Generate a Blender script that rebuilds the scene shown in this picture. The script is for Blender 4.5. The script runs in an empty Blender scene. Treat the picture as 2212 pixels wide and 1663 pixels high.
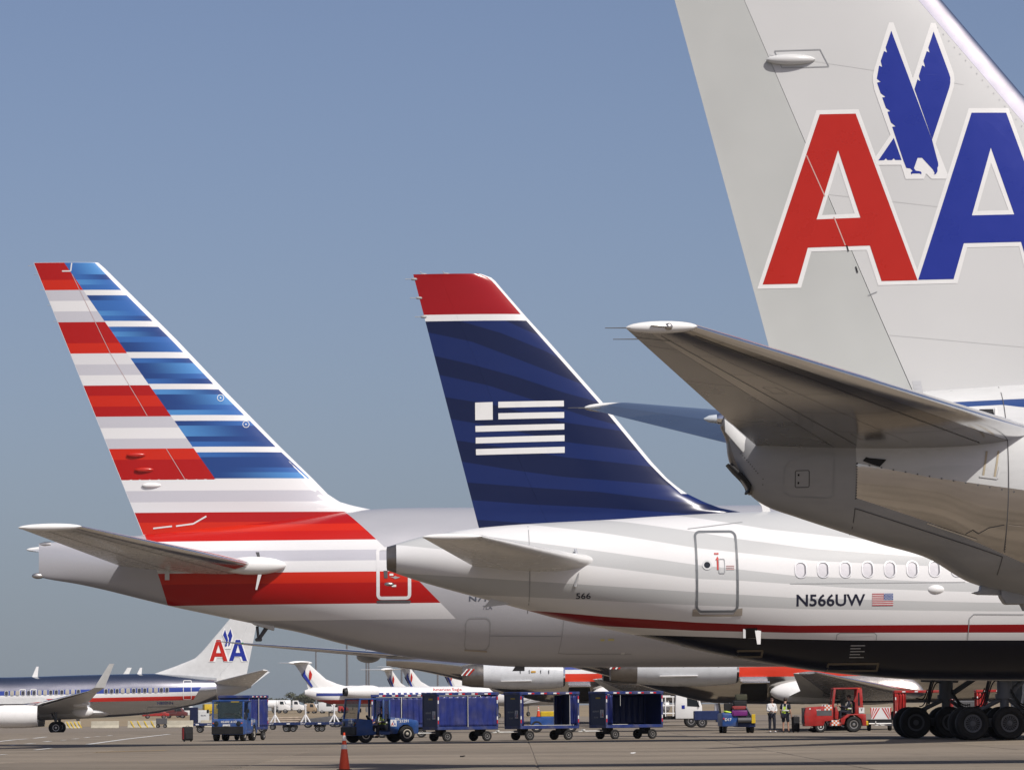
import bpy, bmesh, math, random
import numpy as np
from mathutils import Vector, Matrix
from mathutils.geometry import tessellate_polygon
random.seed(7)
scene = bpy.context.scene
C = scene.collection
R = math.radians

# ------------------------------------------------------------------ camera, sky, sun, exposure
FPX, CXP, CYP, CAMH = 8800.0, 1106.0, 831.5, 1.55       # focal length in units of a 2212 px wide picture
PITCH, ROLL = math.atan(689.5 / 8800.0), 0.0087
_F = Vector((0, math.cos(PITCH), math.sin(PITCH)))
_R0 = Vector((1, 0, 0)); _U0 = Vector((0, -math.sin(PITCH), math.cos(PITCH)))
_R = math.cos(ROLL) * _R0 - math.sin(ROLL) * _U0
_U = math.cos(ROLL) * _U0 + math.sin(ROLL) * _R0
CAM = Vector((0, 0, CAMH))
cam_d = bpy.data.cameras.new('camera'); cam = bpy.data.objects.new('camera', cam_d); C.objects.link(cam)
cam_d.sensor_width = 36; cam_d.lens = 36 * FPX / 2212; cam_d.clip_start = 1; cam_d.clip_end = 20000
cam.matrix_world = Matrix.Translation(CAM) @ Matrix((_R, _U, -_F)).transposed().to_4x4()
scene.camera = cam

LIFT = .047; TINT = (1.08, .99, 1.015, 1)
SUN_DIR = Vector((0.48, -0.75, 1.0)).normalized()
sun_d = bpy.data.lights.new('sun', 'SUN'); sun_d.energy = 4.8; sun_d.angle = R(0.53); sun_d.color = (1.0, 0.955, 0.89)
sun = bpy.data.objects.new('sun', sun_d); C.objects.link(sun)
sun.rotation_euler = SUN_DIR.to_track_quat('Z', 'Y').to_euler()
world = bpy.data.worlds.new('World'); scene.world = world; world.use_nodes = True
wn = world.node_tree.nodes; wl = world.node_tree.links; wn.clear()
sky = wn.new('ShaderNodeTexSky'); sky.sky_type = 'NISHITA'; sky.sun_disc = False
sky.sun_elevation = math.asin(SUN_DIR.z); sky.sun_rotation = math.atan2(SUN_DIR.x, SUN_DIR.y)
sky.altitude = 200; sky.air_density = 0.75; sky.dust_density = 2.75; sky.ozone_density = 2.0
bg = wn.new('ShaderNodeBackground'); bg.inputs[1].default_value = 0.095
wo = wn.new('ShaderNodeOutputWorld')
# hazy air: the view direction is lifted slightly near the horizon so the low sky stays an even grey all round
geo = wn.new('ShaderNodeTexCoord'); sep = wn.new('ShaderNodeSeparateXYZ'); com = wn.new('ShaderNodeCombineXYZ')
sq = wn.new('ShaderNodeMath'); sq.operation = 'MULTIPLY_ADD'; rt = wn.new('ShaderNodeMath'); rt.operation = 'SQRT'
wl.new(geo.outputs['Generated'], sep.inputs[0]); wl.new(sep.outputs[2], sq.inputs[0]); wl.new(sep.outputs[2], sq.inputs[1]); sq.inputs[2].default_value = LIFT ** 2
wl.new(sq.outputs[0], rt.inputs[0]); wl.new(sep.outputs[0], com.inputs[0]); wl.new(sep.outputs[1], com.inputs[1]); wl.new(rt.outputs[0], com.inputs[2])
wl.new(com.outputs[0], sky.inputs[0])
tint = wn.new('ShaderNodeMix'); tint.data_type = 'RGBA'; tint.blend_type = 'MULTIPLY'; tint.inputs[0].default_value = 1; tint.inputs[7].default_value = TINT
wl.new(sky.outputs[0], tint.inputs[6]); wl.new(tint.outputs[2], bg.inputs[0]); wl.new(bg.outputs[0], wo.inputs[0])
scene.view_settings.view_transform = 'Standard'; scene.view_settings.look = 'None'
scene.view_settings.exposure = 0.0; scene.view_settings.gamma = 1.0
scene.view_settings.use_curve_mapping = False
try:
    scene.cycles.use_denoising = True
    scene.cycles.max_bounces = 8; scene.cycles.transparent_max_bounces = 12
    scene.cycles.sample_clamp_indirect = 6
except Exception: pass

# ------------------------------------------------------------------ tracing helpers
def ray(px, py):
    return _F + _R * ((px - CXP) / FPX) - _U * ((py - CYP) / FPX)
def at(px, py, Y):
    d = ray(px, py); return CAM + d * (Y / d.y)
def ground_at(px, Y):
    d = ray(px, 1521.0); return Vector((d.x / d.y * Y, Y, 0.0))
K = 3539 / 2212.0
def zc(x0, y0, sc):
    return lambda x, y: ((x0 + x / sc) / K, (y0 + y / sc) / K)
Z1 = zc(0, 2050, 2212 / 900); Z2 = zc(700, 2200, 2212 / 800); Z3 = zc(1400, 2200, 2.212)
Z4 = zc(2200, 2200, 2212 / 1339); Z5 = zc(0, 1700, 2212 / 1100); Z6 = zc(1000, 1700, 2212 / 1200)
Z7 = zc(2100, 1700, 2212 / 1439); Z8 = zc(2100, 1050, 2212 / 1439)
Z9 = zc(100, 850, 1996 / 1200); Z10 = zc(1380, 900, 2136 / 1220); Z11 = zc(2300, 0, 1873 / 1239)
ZE = zc(2950, 50, 1247 / 450); ZB1 = zc(1400, 2230, 2212 / 600); ZB2 = zc(1950, 2250, 2212 / 600)
ZB3 = zc(2500, 2300, 2212 / 550); ZB4 = zc(2950, 2300, 2212 / 589); ZB6 = zc(3000, 1200, 996 / 539)
ZB7 = zc(2430, 1280, 1823 / 570)

class Frame:
    """Local frame of an aircraft: x forward, y to port, z up; side = -1 when its starboard side faces us, +1 for port."""
    def __init__(self, px, depth, yaw, side=-1, dz=0.0):
        a = R(yaw); self.yaw = a; self.side = side; self.dz = dz
        self.A = ground_at(px, depth); self.A.z = dz
        self.fwd = Vector((math.cos(a), math.sin(a), 0)); self.left = Vector((-math.sin(a), math.cos(a), 0))
    def L(self, p, a=0.0):
        d = ray(*p); o = self.A + self.left * (self.side * a)
        t = (o - CAM).dot(self.left) / d.dot(self.left)
        P = CAM + d * t
        return ((P - self.A).dot(self.fwd), P.z - self.dz)
    def root(self, name, label, cat, group=None):
        o = bpy.data.objects.new(name, None); C.objects.link(o)
        o.location = self.A; o.rotation_euler = (0, 0, self.yaw); o.empty_display_size = .3
        return tag(o, label, cat, group)

def tag(o, label=None, cat=None, group=None, kind=None):
    if label: o['label'] = label
    if cat: o['category'] = cat
    if group: o['group'] = group
    if kind: o['kind'] = kind
    return o
def empty(name, loc, rz, label, cat, group=None):
    o = bpy.data.objects.new(name, None); C.objects.link(o); o.location = loc; o.rotation_euler = (0, 0, rz)
    o.empty_display_size = .3
    return tag(o, label, cat, group)
def copy_tree(o, parent=None):
    c = o.copy(); C.objects.link(c); c.parent = parent
    for ch in [x for x in o.children]: copy_tree(ch, c)
    return c
def finish(name, me, mat, parent=None, smooth=True, angle=35):
    if smooth:
        me.polygons.foreach_set('use_smooth', [True] * len(me.polygons))
        me.set_sharp_from_angle(angle=R(angle))
    o = bpy.data.objects.new(name, me); C.objects.link(o)
    for m in (mat if isinstance(mat, (list, tuple)) else [mat]): me.materials.append(m)
    if parent is not None: o.parent = parent
    return o
def smooth_interp(xs, ys):
    """monotone cubic (pchip) interpolation"""
    xs = np.array(xs, float); ys = np.array(ys, float)
    h = np.diff(xs); dl = np.diff(ys) / h
    m = np.zeros_like(ys); m[0] = dl[0]; m[-1] = dl[-1]
    for i in range(1, len(xs) - 1):
        if dl[i - 1] * dl[i] > 0:
            w1 = 2 * h[i] + h[i - 1]; w2 = h[i] + 2 * h[i - 1]
            m[i] = (w1 + w2) / (w1 / dl[i - 1] + w2 / dl[i])
    def f(x):
        if x <= xs[0]: return float(ys[0])
        if x >= xs[-1]: return float(ys[-1])
        i = int(np.searchsorted(xs, x)) - 1; t = (x - xs[i]) / h[i]
        return float((1 + 2 * t) * (1 - t) ** 2 * ys[i] + t * (1 - t) ** 2 * h[i] * m[i] + t * t * (3 - 2 * t) * ys[i + 1] + t * t * (t - 1) * h[i] * m[i + 1])
    return f
def lin(pts):
    """piecewise linear through points sorted by the first coordinate, extrapolated at both ends"""
    pts = sorted(pts); xs = [p[0] for p in pts]; ys = [p[1] for p in pts]
    def f(x):
        i = 0
        while i < len(xs) - 2 and x > xs[i + 1]: i += 1
        return ys[i] + (ys[i + 1] - ys[i]) * (x - xs[i]) / (xs[i + 1] - xs[i])
    return f

# ------------------------------------------------------------------ materials
def srgb(r, g, b):
    f = lambda c: (c / 255 / 12.92) if c / 255 <= .04045 else ((c / 255 + .055) / 1.055) ** 2.4
    return (f(r), f(g), f(b), 1)
MATS = {}; ALB = .81          # non-metal colours scaled down evenly, against a stronger sun, to deepen shade
def nt_new(name):
    m = bpy.data.materials.new(name); m.use_nodes = True
    nt = m.node_tree; b = nt.nodes['Principled BSDF']
    return m, nt, b
def mat(name, col, rough=.5, metal=0., coat=0., var=.06, scale=3., bump=0., bscale=40., spec=.32, grime=0.):
    if name in MATS: return MATS[name]
    m, nt, b = nt_new(name); N = nt.nodes; Lk = nt.links
    col = tuple(c * (ALB if metal < .5 else 1) for c in col[:3]) + (1,)
    b.inputs['Metallic'].default_value = metal; b.inputs['Coat Weight'].default_value = coat * .25
    b.inputs['Coat Roughness'].default_value = .05; b.inputs['Specular IOR Level'].default_value = spec
    tc = N.new('ShaderNodeTexCoord'); no = N.new('ShaderNodeTexNoise'); no.inputs['Scale'].default_value = scale
    no.inputs['Detail'].default_value = 5; Lk.new(tc.outputs['Object'], no.inputs['Vector'])
    mr = N.new('ShaderNodeMapRange'); mr.inputs[1].default_value = .25; mr.inputs[2].default_value = .75
    mr.inputs[3].default_value = 1 - var; mr.inputs[4].default_value = 1 + var; Lk.new(no.outputs['Fac'], mr.inputs[0])
    mx = N.new('ShaderNodeMix'); mx.data_type = 'RGBA'; mx.blend_type = 'MULTIPLY'; mx.inputs[0].default_value = 1
    mx.inputs[6].default_value = col; Lk.new(mr.outputs[0], mx.inputs[7]); outc = mx.outputs[2]
    if grime:
        ng = N.new('ShaderNodeTexNoise'); ng.inputs['Scale'].default_value = scale * .6; ng.inputs['Detail'].default_value = 5; ng.inputs['Roughness'].default_value = .55; Lk.new(tc.outputs['Object'], ng.inputs['Vector'])
        mg = N.new('ShaderNodeMapRange'); mg.inputs[1].default_value = .45; mg.inputs[2].default_value = .75; mg.inputs[3].default_value = 0; mg.inputs[4].default_value = grime; Lk.new(ng.outputs['Fac'], mg.inputs[0])
        mxg = N.new('ShaderNodeMix'); mxg.data_type = 'RGBA'; mxg.inputs[7].default_value = (.12, .11, .10, 1); Lk.new(mg.outputs[0], mxg.inputs[0]); Lk.new(outc, mxg.inputs[6]); outc = mxg.outputs[2]
    Lk.new(outc, b.inputs['Base Color'])
    mr2 = N.new('ShaderNodeMapRange'); mr2.inputs[1].default_value = .3; mr2.inputs[2].default_value = .7
    mr2.inputs[3].default_value = max(.02, rough * .85); mr2.inputs[4].default_value = min(1, rough * 1.15)
    Lk.new(no.outputs['Fac'], mr2.inputs[0]); Lk.new(mr2.outputs[0], b.inputs['Roughness'])
    if bump:
        n2 = N.new('ShaderNodeTexNoise'); n2.inputs['Scale'].default_value = bscale; n2.inputs['Detail'].default_value = 4
        Lk.new(tc.outputs['Object'], n2.inputs['Vector'])
        bp = N.new('ShaderNodeBump'); bp.inputs['Strength'].default_value = bump; bp.inputs['Distance'].default_value = .02
        Lk.new(n2.outputs['Fac'], bp.inputs['Height']); Lk.new(bp.outputs[0], b.inputs['Normal'])
    MATS[name] = m; return m
def paint(name, base, layers, rough=.28, metal=0., coat=.35, dirt=.07, wave=0.0, spec_=.3):
    """base = (rgba, metallic, roughness) or rgba; layers = [(rgba or tuple, [attribute names that must be > 0])]"""
    m, nt, b = nt_new(name); N = nt.nodes; Lk = nt.links
    def spec(c):
        c = c if isinstance(c[0], (tuple, list)) else (c, metal, rough)
        return (tuple(v * (ALB if c[1] < .5 else 1) for v in c[0][:3]) + (1,), c[1], c[2])
    c0, m0, r0 = spec(base)
    def val(v):
        n = N.new('ShaderNodeValue'); n.outputs[0].default_value = v; return n.outputs[0]
    rgb = N.new('ShaderNodeRGB'); rgb.outputs[0].default_value = c0
    col, me, ro = rgb.outputs[0], val(m0), val(r0)
    cache = {}
    def step(a):
        if a not in cache:
            at_ = N.new('ShaderNodeAttribute'); at_.attribute_name = a
            g = N.new('ShaderNodeMath'); g.operation = 'GREATER_THAN'; g.inputs[1].default_value = 0
            Lk.new(at_.outputs['Fac'], g.inputs[0]); cache[a] = g.outputs[0]
        return cache[a]
    for cc, attrs in layers:
        c1, m1, r1 = spec(cc)
        f = None
        for a in attrs:
            s = step(a)
            if f is None: f = s
            else:
                g = N.new('ShaderNodeMath'); g.operation = 'MULTIPLY'; Lk.new(f, g.inputs[0]); Lk.new(s, g.inputs[1]); f = g.outputs[0]
        mx = N.new('ShaderNodeMix'); mx.data_type = 'RGBA'; Lk.new(f, mx.inputs[0]); Lk.new(col, mx.inputs[6]); mx.inputs[7].default_value = c1; col = mx.outputs[2]
        for which, v in (('m', m1), ('r', r1)):
            q = N.new('ShaderNodeMix'); Lk.new(f, q.inputs[0]); Lk.new(me if which == 'm' else ro, q.inputs[2]); q.inputs[3].default_value = v
            if which == 'm': me = q.outputs[0]
            else: ro = q.outputs[0]
    tc = N.new('ShaderNodeTexCoord'); mp = N.new('ShaderNodeMapping'); mp.inputs['Scale'].default_value = (.35, .35, 1.6)
    no = N.new('ShaderNodeTexNoise'); no.inputs['Scale'].default_value = 1.3; no.inputs['Detail'].default_value = 7; no.inputs['Roughness'].default_value = .6
    Lk.new(tc.outputs['Object'], mp.inputs[0]); Lk.new(mp.outputs[0], no.inputs['Vector'])
    mr = N.new('ShaderNodeMapRange'); mr.inputs[1].default_value = .3; mr.inputs[2].default_value = .7
    mr.inputs[3].default_value = 1 - dirt; mr.inputs[4].default_value = 1.0; Lk.new(no.outputs['Fac'], mr.inputs[0])
    mm = N.new('ShaderNodeMix'); mm.data_type = 'RGBA'; mm.blend_type = 'MULTIPLY'; mm.inputs[0].default_value = 1
    Lk.new(col, mm.inputs[6]); Lk.new(mr.outputs[0], mm.inputs[7]); Lk.new(mm.outputs[2], b.inputs['Base Color'])
    Lk.new(me, b.inputs['Metallic'])
    ad = N.new('ShaderNodeMath'); ad.operation = 'MULTIPLY_ADD'; Lk.new(no.outputs['Fac'], ad.inputs[0]); ad.inputs[1].default_value = .10
    Lk.new(ro, ad.inputs[2]); sb = N.new('ShaderNodeMath'); sb.operation = 'SUBTRACT'; sb.inputs[1].default_value = .05; sb.use_clamp = True
    Lk.new(ad.outputs[0], sb.inputs[0]); Lk.new(sb.outputs[0], b.inputs['Roughness'])
    b.inputs['Coat Weight'].default_value = coat * .25; b.inputs['Coat Roughness'].default_value = .08; b.inputs['Specular IOR Level'].default_value = spec_
    if wave:
        n2 = N.new('ShaderNodeTexNoise'); n2.inputs['Scale'].default_value = 2.2; n2.inputs['Detail'].default_value = 3
        Lk.new(tc.outputs['Object'], n2.inputs['Vector'])
        bp = N.new('ShaderNodeBump'); bp.inputs['Strength'].default_value = wave; bp.inputs['Distance'].default_value = .03
        Lk.new(n2.outputs['Fac'], bp.inputs['Height']); Lk.new(bp.outputs[0], b.inputs['Normal'])
    return m
def attr_mat(name, attr='Col', rough=.25, coat=.4):
    m, nt, b = nt_new(name); a = nt.nodes.new('ShaderNodeAttribute'); a.attribute_name = attr
    nt.links.new(a.outputs['Color'], b.inputs['Base Color']); b.inputs['Roughness'].default_value = rough
    b.inputs['Coat Weight'].default_value = coat * .2; b.inputs['Specular IOR Level'].default_value = .3
    return m

WHITE = (.74, .74, .74, 1); LGREY = (.62, .63, .65, 1)
RED_D = (.40, .008, .008, 1); RED_B = (.56, .022, .008, 1)
M_white = mat('white_paint', (.78, .78, .77), .3, coat=.3, var=.03)
M_wred = mat('logo_red', (.45, .016, .008), .3, coat=.3, var=.03)
M_wblue = mat('logo_blue', (.014, .03, .27), .3, coat=.3, var=.03)
M_grey = mat('light_grey_paint', (.60, .61, .61), .35, coat=.2, var=.05)
M_mgrey = mat('mid_grey_paint', (.33, .34, .35), .4, var=.08)
M_dgrey = mat('dark_grey', (.09, .09, .095), .5, var=.12)
M_black = mat('black', (.012, .012, .013), .6, var=.2)
M_tyre = mat('tyre_rubber', (.018, .018, .018), .8, var=.2, bump=.3)
M_alu = mat('polished_aluminium', (.78, .78, .79), .16, 1., var=.05, bump=.05, bscale=3)
M_steel = mat('dull_steel', (.42, .41, .40), .38, .9, var=.12)
M_burnt = mat('burnt_metal', (.20, .185, .17), .35, .8, var=.15)
M_navy = mat('navy_paint', (.012, .016, .05), .3, coat=.3)
M_glass = mat('dark_glass', (.02, .025, .03), .06, coat=.5)

# ------------------------------------------------------------------ mesh builder
class MB:
    def __init__(self): self.bm = bmesh.new()
    def _xf(self, vs, M):
        for v in vs: v.co = M @ v.co
    def box(self, c, s, rot=None, bev=0.0, seg=1):
        t = bmesh.new(); bmesh.ops.create_cube(t, size=1)
        for v in t.verts: v.co = Vector((v.co.x * s[0], v.co.y * s[1], v.co.z * s[2]))
        if bev: bmesh.ops.bevel(t, geom=list(t.edges), offset=min(bev, min(s) * .45), segments=seg, affect='EDGES', profile=.5)
        M = Matrix.Translation(Vector(c)) @ (rot.to_4x4() if rot is not None else Matrix.Identity(4))
        self._merge(t, M); return self
    def _merge(self, t, M=None):
        off = {}
        for v in t.verts: off[v] = self.bm.verts.new(M @ v.co if M is not None else v.co)
        for f in t.faces:
            try: self.bm.faces.new([off[v] for v in f.verts])
            except ValueError: pass
        t.free()
    def cyl(self, p0, p1, r0, r1=None, n=16, cap=True):
        r1 = r0 if r1 is None else r1; p0 = Vector(p0); p1 = Vector(p1)
        q = (p1 - p0).to_track_quat('Z', 'Y'); a = []; b = []
        for i in range(n):
            d = q @ Vector((math.cos(2 * math.pi * i / n), math.sin(2 * math.pi * i / n), 0))
            a.append(self.bm.verts.new(p0 + d * r0)); b.append(self.bm.verts.new(p1 + d * r1))
        for i in range(n): self.bm.faces.new((a[i], a[(i + 1) % n], b[(i + 1) % n], b[i]))
        if cap: self.bm.faces.new(a[::-1]); self.bm.faces.new(b)
        return self
    def tube(self, pts, r, n=8):
        for i in range(len(pts) - 1): self.cyl(pts[i], pts[i + 1], r, r, n)
        return self
    def lathe(self, prof, o=(0, 0, 0), axis=(0, 0, 1), n=24, cap=True):
        """prof = [(distance along axis, radius)]"""
        q = Vector(axis).normalized().to_track_quat('Z', 'Y'); o = Vector(o); rings = []
        for d, r in prof:
            rings.append([self.bm.verts.new(o + q @ Vector((math.cos(2 * math.pi * i / n) * r, math.sin(2 * math.pi * i / n) * r, d))) for i in range(n)])
        for a, b in zip(rings, rings[1:]):
            for i in range(n): self.bm.faces.new((a[i], a[(i + 1) % n], b[(i + 1) % n], b[i]))
        if cap: self.bm.faces.new(rings[0][::-1]); self.bm.faces.new(rings[-1])
        return self
    def prism(self, poly, y0, y1, axis='y', bev=0.0):
        """poly in (x,z) extruded along y (axis='y'), or (y,z) along x, or (x,y) along z"""
        def P(a, b, t): return {'y': (a, t, b), 'x': (t, a, b), 'z': (a, b, t)}[axis]
        t = bmesh.new()
        A = [t.verts.new(P(a, b, y0)) for a, b in poly]; B = [t.verts.new(P(a, b, y1)) for a, b in poly]
        n = len(poly)
        t.faces.new(A); t.faces.new(B[::-1])
        for i in range(n): t.faces.new((A[i], B[i], B[(i + 1) % n], A[(i + 1) % n]))
        bmesh.ops.recalc_face_normals(t, faces=t.faces)
        if bev: bmesh.ops.bevel(t, geom=list(t.edges), offset=bev, segments=2, affect='EDGES', profile=.5)
        self._merge(t); return self
    def ell(self, c, r, u=16, v=10, M=None):
        t = bmesh.new(); bmesh.ops.create_uvsphere(t, u_segments=u, v_segments=v, radius=1)
        for w in t.verts: w.co = Vector((w.co.x * r[0], w.co.y * r[1], w.co.z * r[2]))
        MM = Matrix.Translation(Vector(c)) @ (M.to_4x4() if M is not None else Matrix.Identity(4))
        self._merge(t, MM); return self
    def mesh(self, name):
        bmesh.ops.recalc_face_normals(self.bm, faces=self.bm.faces)
        me = bpy.data.meshes.new(name); self.bm.to_mesh(me); self.bm.free(); return me
    def build(self, name, m, parent=None, smooth=True, angle=35):
        return finish(name, self.mesh(name), m, parent, smooth, angle)

def af(x):
    x = min(1, max(0, x))
    return 10 * (.2969 * math.sqrt(x) - .126 * x - .3516 * x * x + .2843 * x ** 3 - .1036 * x ** 4)
def lift(secs, parts, n, parent, rows=None, nx=12):
    """lifting surface. secs = [(LE, TE, thickness)] along the span; parts = [(name, x0, x1, material)] along the chord,
    x0/x1 numbers or functions of the section's own parameter 0..1; n = thickness direction."""
    n = Vector(n); S = []
    if rows:
        for i in range(len(secs) - 1):
            for k in range(rows):
                t = k / rows
                S.append((secs[i][0].lerp(secs[i + 1][0], t), secs[i][1].lerp(secs[i + 1][1], t), secs[i][2] * (1 - t) + secs[i + 1][2] * t))
        S.append(secs[-1])
    else: S = secs
    out = {}
    for (name, x0, x1, m) in parts:
        bm = bmesh.new(); rings = []
        for i, (le, te, T) in enumerate(S):
            u = i / (len(S) - 1)
            a = x0(u, le, te) if callable(x0) else x0; b = x1(u, le, te) if callable(x1) else x1
            xs = [a + (b - a) * (1 - math.cos(math.pi * .5 * k / nx)) if a < .02 else a + (b - a) * k / nx for k in range(nx + 1)]
            up = [le.lerp(te, x) + n * (T / 2 * max(af(x), .01)) for x in xs]
            lo = [le.lerp(te, x) - n * (T / 2 * max(af(x), .01)) for x in xs]
            ring = up + lo[::-1]
            rings.append([bm.verts.new(p) for p in ring])
        for a, b in zip(rings, rings[1:]):
            for k in range(len(a)):
                try: bm.faces.new((a[k], a[(k + 1) % len(a)], b[(k + 1) % len(a)], b[k]))
                except ValueError: pass
        bm.faces.new(rings[0]); bm.faces.new(rings[-1][::-1])
        bmesh.ops.remove_doubles(bm, verts=bm.verts, dist=1e-5)
        bmesh.ops.recalc_face_normals(bm, faces=bm.faces)
        me = bpy.data.meshes.new(name); bm.to_mesh(me); bm.free()
        out[name] = finish(name, me, m, parent, True, 40)
    return out

class Fuselage:
    def __init__(self, stations, ds=.3, nseg=80):
        """stations = [(s, ztop, zbot, halfwidth)]"""
        st = sorted(stations); xs = [p[0] for p in st]
        self.ft = smooth_interp(xs, [p[1] for p in st]); self.fb = smooth_interp(xs, [p[2] for p in st]); self.fw = smooth_interp(xs, [p[3] for p in st])
        self.s0, self.s1 = xs[0], xs[-1]; self.ds = ds; self.nseg = nseg
    def surf(self, s, z):
        t, b, w = self.ft(s), self.fb(s), self.fw(s)
        c = (t + b) / 2; h = (t - b) / 2
        return w * math.sqrt(max(0.0, 1 - ((z - c) / h) ** 2))
    def build(self, name, m, parent, attrs={}, s0=None, s1=None):
        a = self.s0 if s0 is None else s0; e = self.s1 if s1 is None else s1
        n = max(2, int((e - a) / self.ds)); V = []; Fc = []
        for i in range(n + 1):
            s = a + (e - a) * i / n; t, b, w = self.ft(s), self.fb(s), self.fw(s); c = (t + b) / 2; h = (t - b) / 2
            for k in range(self.nseg):
                A = 2 * math.pi * k / self.nseg; V.append((s, w * math.cos(A), c + h * math.sin(A)))
        for i in range(n):
            for k in range(self.nseg):
                p = i * self.nseg + k; q = i * self.nseg + (k + 1) % self.nseg
                Fc.append((p, p + self.nseg, q + self.nseg, q))
        Fc.append(tuple(range(self.nseg))); Fc.append(tuple(range(n * self.nseg, (n + 1) * self.nseg))[::-1])
        me = bpy.data.meshes.new(name); me.from_pydata(V, [], Fc); me.update()
        bm = bmesh.new(); bm.from_mesh(me); bmesh.ops.recalc_face_normals(bm, faces=bm.faces); bm.to_mesh(me); bm.free()
        for an, fn in attrs.items():
            at_ = me.attributes.new(an, 'FLOAT', 'POINT'); at_.data.foreach_set('value', [fn(v[0], v[2]) for v in V])
        return finish(name, me, m, parent, True, 40)

def conform(bm, surf, off, side, cell):
    if cell:
        xs = [v.co.x for v in bm.verts]; zs = [v.co.z for v in bm.verts]
        for ax, lo, hi in ((0, min(xs), max(xs)), (2, min(zs), max(zs))):
            k = math.floor(lo / cell) + 1
            while k * cell < hi:
                co = Vector((0, 0, 0)); co[ax] = k * cell; no = Vector((0, 0, 0)); no[ax] = 1
                bmesh.ops.bisect_plane(bm, geom=list(bm.verts) + list(bm.edges) + list(bm.faces), plane_co=co, plane_no=no, dist=1e-5); k += 1
    bm.normal_update()
    fl = [f for f in bm.faces if f.normal.y * side < 0]
    if fl: bmesh.ops.reverse_faces(bm, faces=fl)
    for v in bm.verts: v.co.y = side * (surf(v.co.x, v.co.z) + off)
def decal(name, shapes, surf, off, m, parent, side=-1, cell=.2):
    """shapes = list of [outer loop, hole, hole...] in (s,z), laid on the skin"""
    bm = bmesh.new()
    for loops in shapes:
        vl = [[Vector((p[0], p[1], 0)) for p in lp] for lp in loops]
        flat = [p for lp in vl for p in lp]; vs = [bm.verts.new((p.x, 0, p.y)) for p in flat]
        for t in tessellate_polygon(vl):
            try: bm.faces.new([vs[i] for i in t])
            except ValueError: pass
    conform(bm, surf, off, side, cell)
    me = bpy.data.meshes.new(name); bm.to_mesh(me); bm.free()
    return finish(name, me, m, parent, False)
def rrect(x0, z0, x1, z1, r, n=5):
    if x1 < x0: x0, x1 = x1, x0
    if z1 < z0: z0, z1 = z1, z0
    out = []
    for cx, cz, a0 in ((x1 - r, z1 - r, 0), (x0 + r, z1 - r, 90), (x0 + r, z0 + r, 180), (x1 - r, z0 + r, 270)):
        for k in range(n + 1):
            a = R(a0 + 90 * k / n); out.append((cx + r * math.cos(a), cz + r * math.sin(a)))
    return out
def ring_shape(x0, z0, x1, z1, r, w):
    if x1 < x0: x0, x1 = x1, x0
    if z1 < z0: z0, z1 = z1, z0
    return [rrect(x0, z0, x1, z1, r), rrect(x0 + w, z0 + w, x1 - w, z1 - w, max(r - w, .01))[::-1]]
_dg = None
def text_bm(s, bold=0.0):
    cu = bpy.data.curves.new('t', 'FONT'); cu.body = s; cu.size = 1; cu.offset = bold; cu.resolution_u = 3
    o = bpy.data.objects.new('t', cu); C.objects.link(o)
    dg = bpy.context.evaluated_depsgraph_get(); me = bpy.data.meshes.new_from_object(o.evaluated_get(dg))
    bpy.data.objects.remove(o); bpy.data.curves.remove(cu)
    bm = bmesh.new(); bm.from_mesh(me); bpy.data.meshes.remove(me)
    return bm
def fit_text(bm, w, h):
    xs = [v.co.x for v in bm.verts]; ys = [v.co.y for v in bm.verts]
    for v in bm.verts:
        v.co.x = (v.co.x - min(xs)) / (max(xs) - min(xs)) * w; v.co.y = (v.co.y - min(ys)) / (max(ys) - min(ys)) * h
def text_on_skin(name, s, p0, p1, surf, m, parent, side=-1, off=.006, bold=.015, slant=0.0):
    """text filling the box p0 (lower left as seen) .. p1 (upper right as seen), both (s,z)"""
    bm = text_bm(s, bold); fit_text(bm, abs(p1[0] - p0[0]), p1[1] - p0[1]); d = 1 if p1[0] > p0[0] else -1
    for v in bm.verts: v.co = Vector((p0[0] + d * (v.co.x + slant * v.co.y), 0, p0[1] + v.co.y))
    conform(bm, surf, off, side, 0)
    me = bpy.data.meshes.new(name); bm.to_mesh(me); bm.free()
    return finish(name, me, m, parent, False)
def text_flat(name, s, o, right, up, w, h, m, parent, bold=.02):
    bm = text_bm(s, bold); fit_text(bm, w, h); o = Vector(o); right = Vector(right).normalized(); up = Vector(up).normalized()
    for v in bm.verts: v.co = o + right * v.co.x + up * v.co.y
    me = bpy.data.meshes.new(name); bm.to_mesh(me); bm.free()
    return finish(name, me, m, parent, False)

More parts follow.
